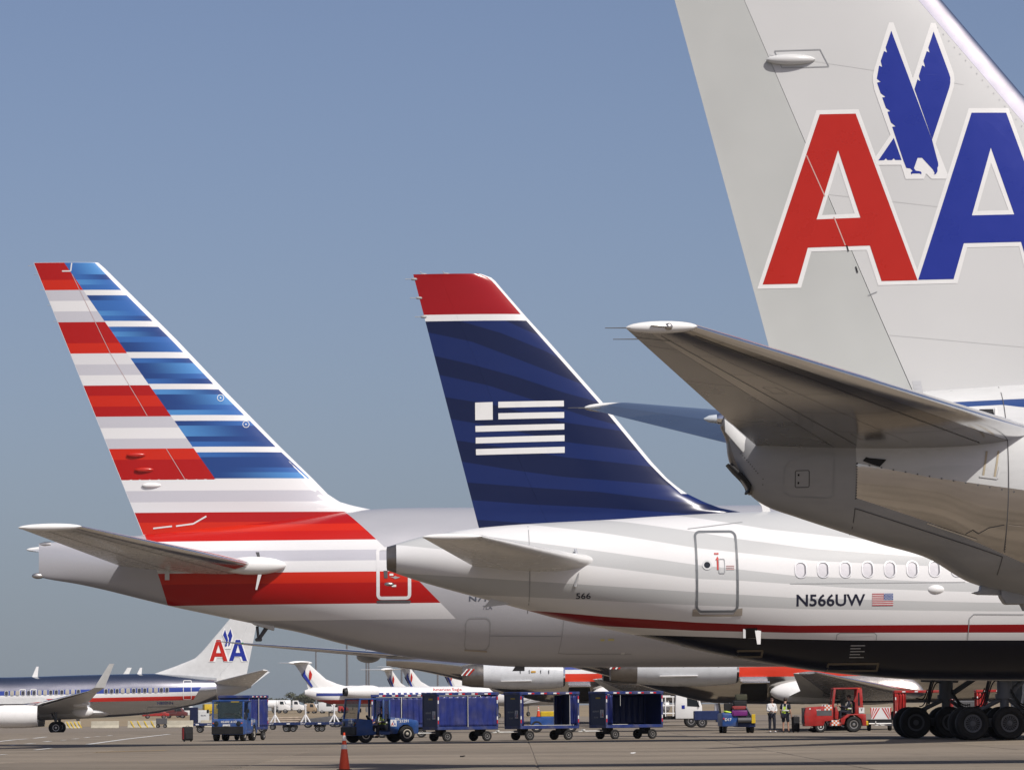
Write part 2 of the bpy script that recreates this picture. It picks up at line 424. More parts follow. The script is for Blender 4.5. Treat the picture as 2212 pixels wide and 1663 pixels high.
# ------------------------------------------------------------------ ground
def sm(t): t = min(1, max(0, t)); return t * t * (3 - 2 * t)
def zg(x, y):
    return -.75 * sm((y - 262) / 100) * sm((-x - 2) / 26) * (1 - sm((y - 560) / 250))
def ground_mat():
    m, nt, b = nt_new('apron_ground'); N = nt.nodes; Lk = nt.links
    tc = N.new('ShaderNodeTexCoord'); sx = N.new('ShaderNodeSeparateXYZ'); Lk.new(tc.outputs['Object'], sx.inputs[0])
    def noise(scale, det=6, mp=None):
        n = N.new('ShaderNodeTexNoise'); n.inputs['Scale'].default_value = scale; n.inputs['Detail'].default_value = det
        if mp:
            q = N.new('ShaderNodeMapping'); q.inputs['Scale'].default_value = mp; Lk.new(tc.outputs['Object'], q.inputs[0]); Lk.new(q.outputs[0], n.inputs['Vector'])
        else: Lk.new(tc.outputs['Object'], n.inputs['Vector'])
        return n.outputs['Fac']
    def ramp(fac, pts):
        r = N.new('ShaderNodeValToRGB'); e = r.color_ramp.elements
        while len(e) < len(pts): e.new(.5)
        for k, (p, c) in enumerate(pts): e[k].position = p; e[k].color = c
        Lk.new(fac, r.inputs[0]); return r.outputs[0]
    conc = ramp(noise(.05, 8), [(.3, (.152, .127, .101, 1)), (.7, (.20, .17, .136, 1))])
    grass = ramp(noise(.02, 8, (1, .25, 1)), [(.3, (.165, .13, .082, 1)), (.55, (.235, .185, .12, 1)), (.75, (.13, .12, .075, 1))])
    ad = N.new('ShaderNodeMath'); ad.operation = 'MULTIPLY_ADD'; Lk.new(noise(.01), ad.inputs[0]); ad.inputs[1].default_value = 90; Lk.new(sx.outputs[1], ad.inputs[2])
    gt = N.new('ShaderNodeMath'); gt.operation = 'GREATER_THAN'; gt.inputs[1].default_value = 560; Lk.new(ad.outputs[0], gt.inputs[0])
    mx = N.new('ShaderNodeMix'); mx.data_type = 'RGBA'; Lk.new(gt.outputs[0], mx.inputs[0]); Lk.new(conc, mx.inputs[6]); Lk.new(grass, mx.inputs[7])
    Lk.new(mx.outputs[2], b.inputs['Base Color']); b.inputs['Roughness'].default_value = .9; b.inputs['Specular IOR Level'].default_value = .2
    return m
def slab_mat():
    m, nt, b = nt_new('concrete_slab'); N = nt.nodes; Lk = nt.links
    g = N.new('ShaderNodeNewGeometry'); oi = N.new('ShaderNodeObjectInfo')
    def noise(scale, det=7, mp=None, rough=.6):
        n = N.new('ShaderNodeTexNoise'); n.inputs['Scale'].default_value = scale; n.inputs['Detail'].default_value = det; n.inputs['Roughness'].default_value = rough
        q = N.new('ShaderNodeMapping'); q.inputs['Scale'].default_value = mp or (1, 1, 1); Lk.new(g.outputs['Position'], q.inputs[0]); Lk.new(q.outputs[0], n.inputs['Vector'])
        return n.outputs['Fac']
    def mr(f, a, b_, c, d):
        r = N.new('ShaderNodeMapRange'); r.inputs[1].default_value = a; r.inputs[2].default_value = b_; r.inputs[3].default_value = c; r.inputs[4].default_value = d; Lk.new(f, r.inputs[0]); return r.outputs[0]
    def mul(a, bb):
        x = N.new('ShaderNodeMath'); x.operation = 'MULTIPLY'; Lk.new(a, x.inputs[0]); Lk.new(bb, x.inputs[1]); return x.outputs[0]
    v = mr(oi.outputs['Random'], 0, 1, .86, 1.1)
    v = mul(v, mr(noise(.22), .3, .7, .86, 1.12)); v = mul(v, mr(noise(3.5), .3, .7, .93, 1.06))
    v = mul(v, mr(noise(.8, 4, (.12, 1, 1)), .5, .74, 1.05, .74))        # tyre and traffic streaks along the taxi direction
    v = mul(v, mr(noise(.2, 6, (.12, 1, 1)), .4, .65, 1.08, .86))         # broad traffic-worn lanes
    v = mul(v, mr(noise(.9, 3, (1, .5, 1), .5), .66, .72, 1.0, .74))     # oil drips
    rgb = N.new('ShaderNodeRGB'); rgb.outputs[0].default_value = (.176, .147, .112, 1)
    mx = N.new('ShaderNodeMix'); mx.data_type = 'RGBA'; mx.blend_type = 'MULTIPLY'; mx.inputs[0].default_value = 1
    Lk.new(rgb.outputs[0], mx.inputs[6]); Lk.new(v, mx.inputs[7]); Lk.new(mx.outputs[2], b.inputs['Base Color'])
    b.inputs['Roughness'].default_value = .85; b.inputs['Specular IOR Level'].default_value = .25
    bp = N.new('ShaderNodeBump'); bp.inputs['Strength'].default_value = .25; bp.inputs['Distance'].default_value = .01; Lk.new(noise(14), bp.inputs['Height']); Lk.new(bp.outputs[0], b.inputs['Normal'])
    return m
xs = sorted(set([s * v for s in (-1, 1) for v in (0, 4, 8, 14, 20, 28, 36, 48, 64, 90, 130, 200, 320, 600, 1200, 2500, 3500)]))
ys = [-300, -60, 40] + list(range(80, 280, 40)) + list(range(270, 820, 18)) + [900, 1100, 1500, 2200, 3500, 5500]
V = [(x, y, zg(x, y) - .02) for y in ys for x in xs]; nx_ = len(xs)
Fc = [(j * nx_ + i, j * nx_ + i + 1, (j + 1) * nx_ + i + 1, (j + 1) * nx_ + i) for j in range(len(ys) - 1) for i in range(nx_ - 1)]
me = bpy.data.meshes.new('ground'); me.from_pydata(V, [], Fc); me.update()
ground = finish('ground', me, ground_mat(), None, True, 60); tag(ground, 'tan concrete apron running out to dry grass at the horizon', 'ground', kind='structure')
apron = bpy.data.objects.new('apron', None); C.objects.link(apron); tag(apron, 'concrete slab apron under the parked airliners', 'apron', kind='structure')
SL = 7.62; SM = slab_mat(); slab_me = None; gx = .55
b_ = MB(); b_.box((0, 0, -.03), (SL - .045, SL - .045, .06), bev=.012); slab_me = b_.mesh('concrete_slab'); slab_me.materials.append(SM)
j = 0; y = 52.0
while y < 262:
    lim = .135 * (y + SL) + 5; i0 = math.floor((-lim - gx) / SL)
    for i in range(i0, math.ceil((lim - gx) / SL)):
        o = bpy.data.objects.new('concrete_slab', slab_me); C.objects.link(o); o.parent = apron
        o.location = (gx + (i + .5) * SL, y + SL / 2, random.uniform(-.004, .003)); o.rotation_euler = (random.uniform(-.0003, .0003), random.uniform(-.0003, .0003), 0)
    y += SL
def marking(name, pts, w, m, label):
    """painted stripe along ground points (x,y), 4-6 mm above the surface it lies on"""
    bm = bmesh.new(); L_ = []
    P = []
    for (a, b2) in zip(pts, pts[1:]):
        n = max(1, int((Vector(b2) - Vector(a)).length / 4))
        P += [Vector(a).lerp(Vector(b2), k / n) for k in range(n)]
    P.append(Vector(pts[-1]))
    for k, p in enumerate(P):
        d = (P[min(k + 1, len(P) - 1)] - P[max(k - 1, 0)]).normalized(); nn = Vector((-d.y, d.x)) * w / 2
        L_.append([bm.verts.new((q.x, q.y, (zg(q.x, q.y) if q.y > 262 else 0) + .012)) for q in (p + nn, p - nn)])
    for a, b2 in zip(L_, L_[1:]): bm.faces.new((a[0], a[1], b2[1], b2[0]))
    bmesh.ops.recalc_face_normals(bm, faces=bm.faces)
    for f in bm.faces:
        f.normal_update()
        if f.normal.z < 0: f.normal_flip()
    me = bpy.data.meshes.new(name); bm.to_mesh(me); bm.free()
    o = finish(name, me, m, None, False); return tag(o, label, 'marking', kind='structure')
M_lw = mat('marking_white', (.62, .61, .58), .7, var=.3, scale=1.5); M_ly = mat('marking_yellow', (.45, .27, .05), .7, var=.3, scale=1.5)
def gpix(px, py):
    d = ray(px, py); t = -CAMH / d.z; p = CAM + d * t; return (p.x, p.y)
Zg = zc(0, 2380, 2212 / 700)
def gm(*pts): return [gpix(*Zg(*p)) for p in pts]
marking('lane_marking', gm((-40, 725), (60, 716)) , .2, M_lw, 'short white lane dash cut by the left frame edge')
marking('lane_marking', gm((380, 668), (560, 648)), .2, M_lw, 'white lane dash just behind the nearer long shadow')
marking('lane_marking', gm((960, 606), (1380, 548), (1850, 494)), .28, M_lw, 'long white line running away towards the standing suitcase')
for k, (a, b2) in enumerate([((110, 618), (180, 610)), ((285, 602), (372, 595)), ((478, 579), (552, 571)), ((680, 561), (705, 558)), ((795, 548), (850, 543)), ((930, 533), (975, 528)), ((1045, 521), (1080, 518)), ((1180, 512), (1215, 508))]):
    o = marking('lane_marking', gm(a, b2), .25, M_lw, 'one of the short white lane dashes receding in front of the left jet'); o['group'] = 'white lane dashes'
marking('lane_marking', gm((-40, 578), (150, 556), (300, 545)), .25, M_lw, 'white line left of the parked jet wheel')
marking('lane_marking', gm((370, 540), (500, 524)), .25, M_lw, 'white line end in front of the parked jet wheel')
marking('taxi_line', gm((1030, 692), (1820, 672)), .3, M_ly, 'faded yellow taxi line along the nearer shadow')

# ------------------------------------------------------------------ blue-finned narrow-body (middle)
F2 = Frame(1000, 100, 2.5)
A2 = F2.root('airliner', 'white airliner with dark blue flag tail and red stripe above a navy belly', 'airliner')
def stations(F, top, bot, wid, extra=0):
    ft = lin([F.L(p) for p in top]); fb = lin([F.L(p) for p in bot])
    ss = sorted(F.L((w[0], 1250))[0] for w in wid); fw = lin([(F.L((w[0], 1250))[0], w[1]) for w in wid])
    return [(s, ft(s), fb(s), fw(s)) for s in ss]
top = [Z6(680, 330), Z6(760, 305), Z6(840, 284), Z6(1000, 258), Z6(1200, 229), Z6(1530, 201), Z7(0, 146), Z7(350, 122), Z7(710, 106), Z7(1000, 100), Z7(1600, 95), Z7(2212, 91), Z7(3000, 84)]
bot = [Z6(680, 518), Z6(840, 573), Z6(1100, 645), Z6(1360, 712), Z6(1660, 792), Z6(1880, 850), Z6(2212, 908), Z7(100, 746), Z7(300, 795), Z7(500, 845), Z7(780, 900), Z7(1000, 938), Z7(1300, 972), Z7(1650, 997), Z7(2212, 1001), Z7(3000, 995)]
wid = [(856, .42), (900, .62), (960, .85), (1030, 1.05), (1120, 1.28), (1220, 1.5), (1320, 1.66), (1420, 1.79), (1520, 1.88), (1640, 1.94), (1800, 1.97), (2000, 1.975), (2212, 1.975), (2500, 1.975), (3100, 1.975)]
fus2 = Fuselage(stations(F2, top, bot, wid), ds=.2, nseg=96)
def curve(F, Zx, pts, a):
    f = lin([F.L(Zx(*p), a) for p in pts]); return f
def above(f): return lambda s, z: z - f(s)
def below(f): return lambda s, z: f(s) - z
A_ = 1.9
cv = {
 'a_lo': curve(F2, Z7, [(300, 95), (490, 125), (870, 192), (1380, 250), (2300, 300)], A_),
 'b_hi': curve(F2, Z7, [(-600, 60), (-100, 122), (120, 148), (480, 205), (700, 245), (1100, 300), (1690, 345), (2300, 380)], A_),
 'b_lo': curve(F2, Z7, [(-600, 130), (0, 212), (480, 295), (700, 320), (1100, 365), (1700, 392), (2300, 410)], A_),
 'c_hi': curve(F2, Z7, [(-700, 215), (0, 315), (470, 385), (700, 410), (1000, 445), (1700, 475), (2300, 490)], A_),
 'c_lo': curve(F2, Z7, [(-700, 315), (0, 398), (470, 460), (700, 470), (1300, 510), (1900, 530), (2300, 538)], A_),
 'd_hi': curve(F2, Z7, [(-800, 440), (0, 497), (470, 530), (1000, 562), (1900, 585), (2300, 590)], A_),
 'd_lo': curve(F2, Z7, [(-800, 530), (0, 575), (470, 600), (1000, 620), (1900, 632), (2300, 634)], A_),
 'r_hi': curve(F2, Z7, [(-300, 629), (0, 657), (480, 690), (730, 700), (1000, 708), (2212, 702), (3000, 695)], A_),
 'r_lo': curve(F2, Z7, [(-300, 670), (0, 705), (480, 733), (1000, 746), (2212, 745), (3000, 740)], A_),
 'n_hi': curve(F2, Z7, [(0, 738), (110, 750), (750, 775), (1300, 787), (2212, 787), (3000, 782)], 1.6)}
at2 = {}
for k, f in cv.items(): at2['ab_' + k] = above(f); at2['be_' + k] = below(f)
s_red0 = F2.L(Z6(1535, 760), 1.3)[0]; at2['fwd_red'] = lambda s, z: s - s_red0
s_g0 = F2.L(Z7(350, 130), 1)[0]
at2['fwd_a'] = lambda s, z: s - s_g0
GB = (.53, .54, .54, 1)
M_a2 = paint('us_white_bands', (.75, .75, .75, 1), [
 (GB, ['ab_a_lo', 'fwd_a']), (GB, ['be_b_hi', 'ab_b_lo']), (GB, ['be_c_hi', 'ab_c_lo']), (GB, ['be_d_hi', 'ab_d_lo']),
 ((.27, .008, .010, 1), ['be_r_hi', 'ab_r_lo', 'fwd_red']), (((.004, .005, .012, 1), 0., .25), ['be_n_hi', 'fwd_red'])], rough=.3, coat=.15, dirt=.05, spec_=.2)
fu2 = fus2.build('fuselage', M_a2, A2, at2)
# exhaust nozzle
s_e, z_e = F2.L(Z6(680, 425)); b = MB(); hh = (fus2.ft(fus2.s0) - fus2.fb(fus2.s0)) / 2
s_x = F2.L(Z6(622, 425))[0]
b.lathe([(0, .985), (s_e - s_x - .08, .86), (s_e - s_x, .80), (s_e - s_x + .01, .66), (s_e - s_x - .25, .6)], (0, 0, 0), (-1, 0, 0), 32)
me = b.mesh('exhaust_nozzle')
for v in me.vertices: v.co = Vector((v.co.x + s_e, v.co.y * .42, v.co.z * hh + z_e - .03 * (v.co.x)))
finish('exhaust_nozzle', me, M_burnt, A2)
b = MB(); b.ell((s_x + .05, -.05, z_e - .62), (.12, .06, .05)); b.build('tail_light', M_steel, A2)
# fin
def fin_funcs(F, te, le):
    fl = lin([(z, s) for s, z in (F.L(p) for p in le)]); ft = lin([(z, s) for s, z in (F.L(p) for p in te)])
    return fl, ft
def fin_secs(fl, ft, z0, z1, T0, T1, n, zs=None):
    out = []
    for i in range(n + 1):
        z = z0 + (z1 - z0) * (i / n) ** 1.25
        out.append((Vector((fl(z), 0, z)), Vector((ft(z), 0, z)), T0 + (T1 - T0) * i / n))
    return out
def fin_surf(fl, ft, z0, z1, T0, T1):
    def f(s, z):
        x = (fl(z) - s) / (fl(z) - ft(z)); t = min(1, max(0, (z - z0) / (z1 - z0))) ** (1 / 1.25)
        return (T0 + (T1 - T0) * t) / 2 * af(x)
    return f
te = [Z10(85, 88), Z10(480, 1612)]
le = [Z10(490, 81), Z10(540, 93), Z10(575, 118), Z10(620, 172), Z10(775, 350), Z10(905, 492), Z10(1230, 858), Z10(1530, 1222), Z10(1620, 1318), Z10(1680, 1368), Z10(1740, 1410), Z10(1850, 1463), Z10(1950, 1500), Z10(2075, 1522)]
fl2, ft2 = fin_funcs(F2, te, le)
z1 = F2.L(Z10(300, 84))[1]; z0 = F2.L(Z10(500, 1640))[1] - .15; zb = F2.L(Z10(2075, 1522))[1]
_fl2 = fl2; fl2 = lambda z: min(_fl2(max(z, zb)), _fl2(zb)); 
hg = lin([(z, s) for s, z in (F2.L(p) for p in [Z10(245, 100), Z10(560, 840), Z10(800, 1380), Z10(900, 1600)])])
hx = lambda u, l, t: (l.x - hg(l.z)) / (l.x - t.x)
curves_b = []
# curved shade bands on the fin: pairs (upper edge, lower edge) of the darker bands
bands = [([(640, 360), (780, 362), (1200, 480)], [(640, 362), (880, 465), (1300, 640)]),
 ([(60, 330), (360, 362), (620, 440), (880, 545), (1010, 610), (1400, 790)], [(60, 400), (170, 430), (440, 490), (700, 590), (1100, 745), (1400, 880)]),
 ([(100, 550), (220, 575), (420, 622), (700, 700), (1000, 800), (1230, 862), (1500, 950)], [(120, 660), (250, 690), (540, 755), (800, 840), (1180, 958), (1500, 1040)]),
 ([(200, 800), (290, 825), (560, 870), (1000, 980), (1345, 1030), (1600, 1120)], [(200, 925), (310, 955), (560, 1000), (1000, 1098), (1440, 1150), (1700, 1220)]),
 ([(250, 1060), (350, 1085), (700, 1140), (1000, 1190), (1560, 1250), (1800, 1330)], [(250, 1190), (385, 1215), (700, 1268), (1000, 1310), (1640, 1360), (1900, 1420)]),
 ([(300, 1325), (415, 1340), (800, 1372), (1200, 1400), (1700, 1460), (2200, 1500)], [(300, 1430), (440, 1447), (800, 1475), (1200, 1495), (1700, 1530), (2200, 1560)]),
 ([(350, 1555), (480, 1566), (700, 1582), (1000, 1600)], [(350, 1680), (480, 1680), (1000, 1700)])]
bands[0] = ([(640, 340), (780, 330), (1200, 420)], [(640, 362), (780, 425), (880, 465), (1300, 640)])
atf = {}
for i, (u_, l_) in enumerate(bands):
    fu = curve(F2, Z10, u_, .2); fl_ = curve(F2, Z10, l_, .2)
    atf['u%d' % i] = below(fu); atf['l%d' % i] = above(fl_)
zr = F2.L(Z10(300, 325), .2)[1]; zw = F2.L(Z10(300, 364), .2)[1]
atf['red'] = lambda s, z: z - zr; atf['whi'] = lambda s, z: z - zw
lew = lin([(z, s) for s, z in (F2.L(p) for p in [Z10(440, 70), Z10(545, 110), Z10(590, 160), Z10(755, 352), Z10(880, 495), Z10(1205, 862), Z10(1505, 1226), Z10(1600, 1322), Z10(1680, 1390), Z10(1740, 1450), Z10(1800, 1520)])])
atf['lewh'] = lambda s, z: s - lew(z)
z_lew = F2.L(Z10(1680, 1410), .2)[1]; atf['lewz'] = lambda s, z: z - z_lew
DB = (.0075, .014, .056, 1)
M_f2 = paint('navy_fin', (.011, .024, .112, 1), [(DB, ['u%d' % i, 'l%d' % i]) for i in range(len(bands))] +
  [((.78, .78, .78, 1), ['whi']), ((.32, .008, .012, 1), ['red']), ((.78, .78, .78, 1), ['lewh', 'lewz'])], rough=.25, coat=.3, dirt=.06, spec_=.25)
def put_attrs(o, at_):
    me = o.data
    for an, fn in at_.items():
        a = me.attributes.new(an, 'FLOAT', 'POINT'); a.data.foreach_set('value', [fn(v.co.x, v.co.z) for v in me.vertices])
sec2 = fin_secs(fl2, ft2, z0, z1, .62, .26, 90)
r = lift(sec2, [('vertical_stabilizer', 0, lambda u, l, t: hx(u, l, t) - .0003, M_f2), ('rudder', lambda u, l, t: hx(u, l, t) + .0003, 1, M_f2)], (0, 1, 0), A2, nx=26)
for o in r.values(): put_attrs(o, atf)
fs2 = fin_surf(fl2, ft2, z0, z1, .62, .26)
fin2 = r['vertical_stabilizer']
def zpoly(F, Zx, pts, a=0): return [F.L(Zx(*p), a) for p in pts]
for nm, q in (('flag_emblem', [(460, 857), (566, 854), (567, 961), (461, 963)]), ('flag_stripe', [(600, 853), (996, 847), (997, 882), (600, 889)]), ('flag_stripe', [(600, 922), (998, 916), (998, 952), (601, 959)]),
     ('flag_stripe', [(462, 998), (999, 987), (999, 1022), (463, 1034)]), ('flag_stripe', [(464, 1068), (1000, 1056), (1000, 1092), (464, 1104)]), ('flag_stripe', [(465, 1138), (1001, 1126), (1001, 1163), (466, 1174)])):
    decal(nm, [[zpoly(F2, Z10, q, .25)]], fs2, .004, M_white, A2, cell=.3)
def wick(F, p, q, parent, a=0, m=M_mgrey, base=None):
    s0_, za = F.L(p, a); s1_, zb_ = F.L(q, a); bb = MB(); y = F.side * a
    bb.cyl((s0_, y, za), (s1_, y, zb_), .012, .006, 6)
    if base: bb.ell((s1_, y, zb_), (.09, .03, .035), 8, 6)
    return bb.build('static_wick', m, parent)
for p, q in ((Z10(36, 114), Z10(90, 114)), (Z10(65, 228), Z10(120, 228)), (Z10(95, 342), Z10(148, 342)), (Z10(125, 70), Z10(148, 86)), (Z10(262, 68), Z10(285, 84))): wick(F2, p, q, A2, base=True)
# horizontal stabilizers
def stab(F, root_, le_r, te_r, le_t, te_t, ar, at_, T0, T1, parts, parent, rows=10, both=True, glove=None):
    """le_r.. are picture points; ar=(side offset of root LE, TE), at_ = side offset of tip"""
    def V3(p, a): s, z = F.L(p, a); return Vector((s, a, z))
    P = [(V3(le_r, ar[0]), V3(te_r, ar[1]), T0), (V3(le_t, at_), V3(te_t, at_), T1)]
    # carry the root inside the fuselage
    d = (P[0][0] - P[1][0]); e = (P[0][1] - P[1][1]); k = .12
    secs = [(P[0][0] + d * k, P[0][1] + e * k, T0 * 1.05)] + P
    if glove:
        g = V3(*glove); t = P[0][1]; q = .09
        secs = [(Vector((g.x + .1, g.y * .4, g.z)), Vector((t.x, t.y * .4, t.z)), T0 * 1.1), (g, t, T0 * 1.1), (P[0][0].lerp(P[1][0], q * .45) + (g - P[0][0]) * .3, t.lerp(P[1][1], q * .45), T0 * 1.05), (P[0][0].lerp(P[1][0], q), t.lerp(P[1][1], q), T0), P[1]]
    res = []
    for sd in ((F.side, -F.side) if both else (F.side,)):
        S = [(Vector((a.x, sd * a.y, a.z)), Vector((b2.x, sd * b2.y, b2.z)), t) for a, b2, t in secs]
        lm = S[-1][0] - S[0][0]; ch = S[0][1] - S[0][0]; nn = lm.cross(ch).normalized()
        if nn.z < 0: nn = -nn
        res.append((sd, S, lift(S, parts, nn, parent, rows)))
    return res
def stab_line(S, pts, w, m, parent, off=.006, name='panel_line'):
    """thin seam on the underside of a stabilizer; pts = [(chord fraction, span fraction)] over its last two sections"""
    (l0, t0, T0), (l1, t1, T1) = S[-2], S[-1]; nn = (l1 - l0).cross(t0 - l0).normalized()
    if nn.z < 0: nn = -nn
    def pt(x, u): a = l0.lerp(l1, u); e = t0.lerp(t1, u); return a.lerp(e, x) - nn * ((T0 + (T1 - T0) * u) / 2 * af(x) + off)
    bm = bmesh.new(); n = 14
    for (x0, u0), (x1, u1) in zip(pts, pts[1:]):
        P_ = [pt(x0 + (x1 - x0) * k / n, u0 + (u1 - u0) * k / n) for k in range(n + 1)]; d = (P_[-1] - P_[0]).normalized(); sdv = d.cross(nn).normalized() * w / 2
        L_ = [(bm.verts.new(p + sdv), bm.verts.new(p - sdv)) for p in P_]
        for a, b2 in zip(L_, L_[1:]): bm.faces.new((a[0], a[1], b2[1], b2[0]))
    bmesh.ops.recalc_face_normals(bm, faces=bm.faces); me = bpy.data.meshes.new(name); bm.to_mesh(me); bm.free()
    return finish(name, me, m, parent, False)
M_ustab = mat('stab_white', (.66, .66, .65), .25, coat=.4, var=.06)
st2 = stab(F2, None, Z6(1905, 436), Z6(1170, 470), Z6(1225, 283), Z6(845, 287), (1.35, .95), 6.2, .42, .16,
   [('horizontal_stabilizer', .0, .70, M_ustab), ('elevator', .703, 1., M_ustab)], A2, glove=(Z6(2030, 450), 1.45))
def tip_cap(S, parent, m=M_white, r=.09, ext=.12):
    le, te, T = S[-1]; le = le + (le - te) * .02; c = (le + te) / 2; L_ = (le - te).length; d = (le - te).normalized()
    bb = MB(); q = d.to_track_quat('X', 'Z').to_matrix(); bb.ell(c + Vector((0, math.copysign(.02, c.y), 0)), (L_ / 2, ext, r), 24, 10, q); return bb.build('tip_fairing', m, parent)
for sd, S, _ in st2: tip_cap(S, A2, M_white, .085)
M_seal = mat('trim_silver', (.55, .56, .57), .3, .7)
b = MB(); p = [F2.L(Z6(*q), 1.62) for q in ((1822, 362), (1840, 410))]; b.cyl((p[0][0], -1.5, p[0][1]), (p[1][0], -1.52, p[1][1]), .035, .03, 8); b.build('root_strake', M_seal, A2)
b = MB(); p = [F2.L(Z6(*q), 1.62) for q in ((1850, 500), (1822, 602))]; b.cyl((p[0][0], -1.50, p[0][1]), (p[1][0], -1.5, p[1][1]), .04, .04, 8); b.build('root_strake', M_seal, A2)
# door, windows, registration, flag
def skin_door(F, fus, Zx, x0, y0, x1, y1, r, w, m, parent, a, sill=None, fill=None):
    p = F.L(Zx(x0, y1), a); q = F.L(Zx(x1, y0), a)
    d = decal('door_frame', [ring_shape(p[0], p[1], q[0], q[1], r, w)], fus.surf, .010, m, parent, F.side, .25)
    return p, q
M_dfr = mat('door_seal_grey', (.16, .17, .18), .4)
p, q = skin_door(F2, fus2, Z7, 470, 197, 692, 641, .16, .06, M_dfr, A2, 1.85)
decal('door_sill', [[zpoly(F2, Z7, [(455, 622), (475, 620), (495, 648), (670, 648), (690, 620), (717, 616), (717, 655), (660, 660), (455, 658)], 1.85)]], fus2.surf, .012, mat('sill_tan', (.36, .32, .27), .5), A2, cell=.25)
c = F2.L(Z7(530, 386), 1.9)
circ = lambda c, r, n=20: [(c[0] + r * math.cos(2 * math.pi * k / n), c[1] + r * math.sin(2 * math.pi * k / n)) for k in range(n)]
decal('door_window', [[circ(c, .12)]], fus2.surf, .014, M_grey, A2, cell=0); decal('door_window_pane', [[circ(c, .075)]], fus2.surf, .02, M_glass, A2, cell=0)
M_signred = mat('sign_red', (.5, .05, .04), .4); M_ltxt = mat('lettering_navy', (.015, .017, .035), .4)
p = F2.L(Z7(569, 330), 1.9); q = F2.L(Z7(592, 320), 1.9); decal('exit_sign', [[[p, (q[0], p[1]), q, (p[0], q[1])]]], fus2.surf, .013, M_signred, A2, cell=0)
text_on_skin('exit_sign_lettering', 'EXIT', (p[0] + .02, p[1] + .015), (q[0] - .02, q[1] - .015), fus2.surf, M_white, A2, off=.017)
p = F2.L(Z7(586, 412), 1.9); decal('handle_arrow', [[[(p[0] - .02, p[1]), (p[0] + .02, p[1]), (p[0] + .02, p[1] + .24), (p[0] + .05, p[1] + .24), (p[0], p[1] + .33), (p[0] - .05, p[1] + .24), (p[0] - .02, p[1] + .24)]]], fus2.surf, .013, M_signred, A2, cell=0)
p = F2.L(Z7(590, 433), 1.9); q = F2.L(Z7(624, 352), 1.9); decal('door_handle', [ring_shape(p[0], p[1], q[0], q[1], .04, .02)], fus2.surf, .013, M_mgrey, A2, cell=0)
for k in range(3):
    p = F2.L(Z7(630, 393 + k * 9), 1.9); decal('warning_text', [[[(p[0], p[1]), (p[0] + .2, p[1]), (p[0] + .2, p[1] + .014), (p[0], p[1] + .014)]]], fus2.surf, .013, mat('warning_pink', (.55, .3, .28), .5), A2, cell=0)
M_wfr = mat('window_rim', (.82, .82, .82), .25, .3); M_wshade = mat('window_shade', (.62, .61, .64), .4); M_wdark = mat('window_gap', (.20, .20, .22), .3)
for k in range(8):
    x = 1028 + k * 118.6; y0 = 412 - k * .9
    c = F2.L(Z7(x, y0), 1.95)
    h = decal('cabin_window', [ring_shape(c[0] - .15, c[1] - .205, c[0] + .15, c[1] + .205, .14, .03)], fus2.surf, .014, M_wfr, A2, cell=.2)
    decal('window_reveal', [[rrect(c[0] - .125, c[1] - .18, c[0] + .125, c[1] + .18, .115)]], fus2.surf, .004, M_wdark, h, cell=.2)
    decal('window_shade', [[rrect(c[0] - .12, c[1] - .175, c[0] + .08, c[1] + .15, .09)]], fus2.surf, .008, M_wshade, h, cell=.2)
p = F2.L(Z7(1003, 607), 1.9); q = F2.L(Z7(1367, 540), 1.9); text_on_skin('registration', 'N566UW', p, q, fus2.surf, M_ltxt, A2, bold=.02)
p = F2.L(Z6(1832, 678), 1.7); q = F2.L(Z6(1925, 640), 1.7); text_on_skin('fleet_number', '566', p, q, fus2.surf, M_ltxt, A2, bold=.015)
p = F2.L(Z7(1404, 604), 1.9); q = F2.L(Z7(1514, 538), 1.9); fh = (q[1] - p[1]) / 13
flag = decal('painted_flag', [[[p, (q[0], p[1]), q, (p[0], q[1])]]], fus2.surf, .006, M_white, A2, cell=.2)
M_fred = mat('flag_red', (.42, .03, .04), .4); M_fblue = mat('flag_blue', (.05, .09, .28), .4)
for k in range(7):
    z_ = p[1] + 2 * k * fh; decal('flag_bar', [[[(p[0], z_), (q[0], z_), (q[0], z_ + fh), (p[0], z_ + fh)]]], fus2.surf, .009, M_fred, flag, cell=.2)
xm = q[0] - (q[0] - p[0]) * .44; decal('flag_canton', [[[(xm, q[1] - 7 * fh), (q[0], q[1] - 7 * fh), q, (xm, q[1])]]], fus2.surf, .012, M_fblue, flag, cell=.2)
stars = [[[(xm + (i + .5 + .5 * (j_ % 2)) * (q[0] - xm) / 6.5 + .011 * math.cos(a), q[1] - (j_ + .6) * 7 * fh / 5 + .011 * math.sin(a)) for a in (0, 1.57, 3.14, 4.71)]] for i in range(6) for j_ in range(5)]
decal('flag_stars', stars, fus2.surf, .015, M_white, flag, cell=0)
# outflow valve flap, small hatches, antenna, drain masts
p = F2.L(Z7(733, 775), 1.6); q = F2.L(Z7(795, 722), 1.6); decal('outflow_opening', [[[p, (q[0], p[1]), q, (p[0], q[1])]]], fus2.surf, .012, M_black, A2, cell=.2)
b = MB(); y = -(fus2.surf(q[0], (p[1] + q[1]) / 2) + .02); b.prism([(q[0] - .06, q[1]), (q[0] + .1, q[1]), (q[0] + .08, p[1] - .15), (q[0] - .0, p[1] - .15)], y, y - .04); b.build('outflow_flap', M_white, A2)
b = MB(); b.box((p[0] - .02, y + .01, (p[1] + q[1]) / 2), (.06, .06, q[1] - p[1])); b.build('outflow_edge', M_grey, A2)
for (x0, y0, x1, y1) in ((697, 836, 835, 880), (1180, 905, 1450, 955)):
    p = F2.L(Z7(x0, y1), 1.3); q = F2.L(Z7(x1, y0), 1.3); decal('belly_panel', [ring_shape(p[0], p[1], q[0], q[1], .03, .05)], fus2.surf, .012, mat('belly_edge_gold', (.12, .10, .07), .4), A2, cell=.2)
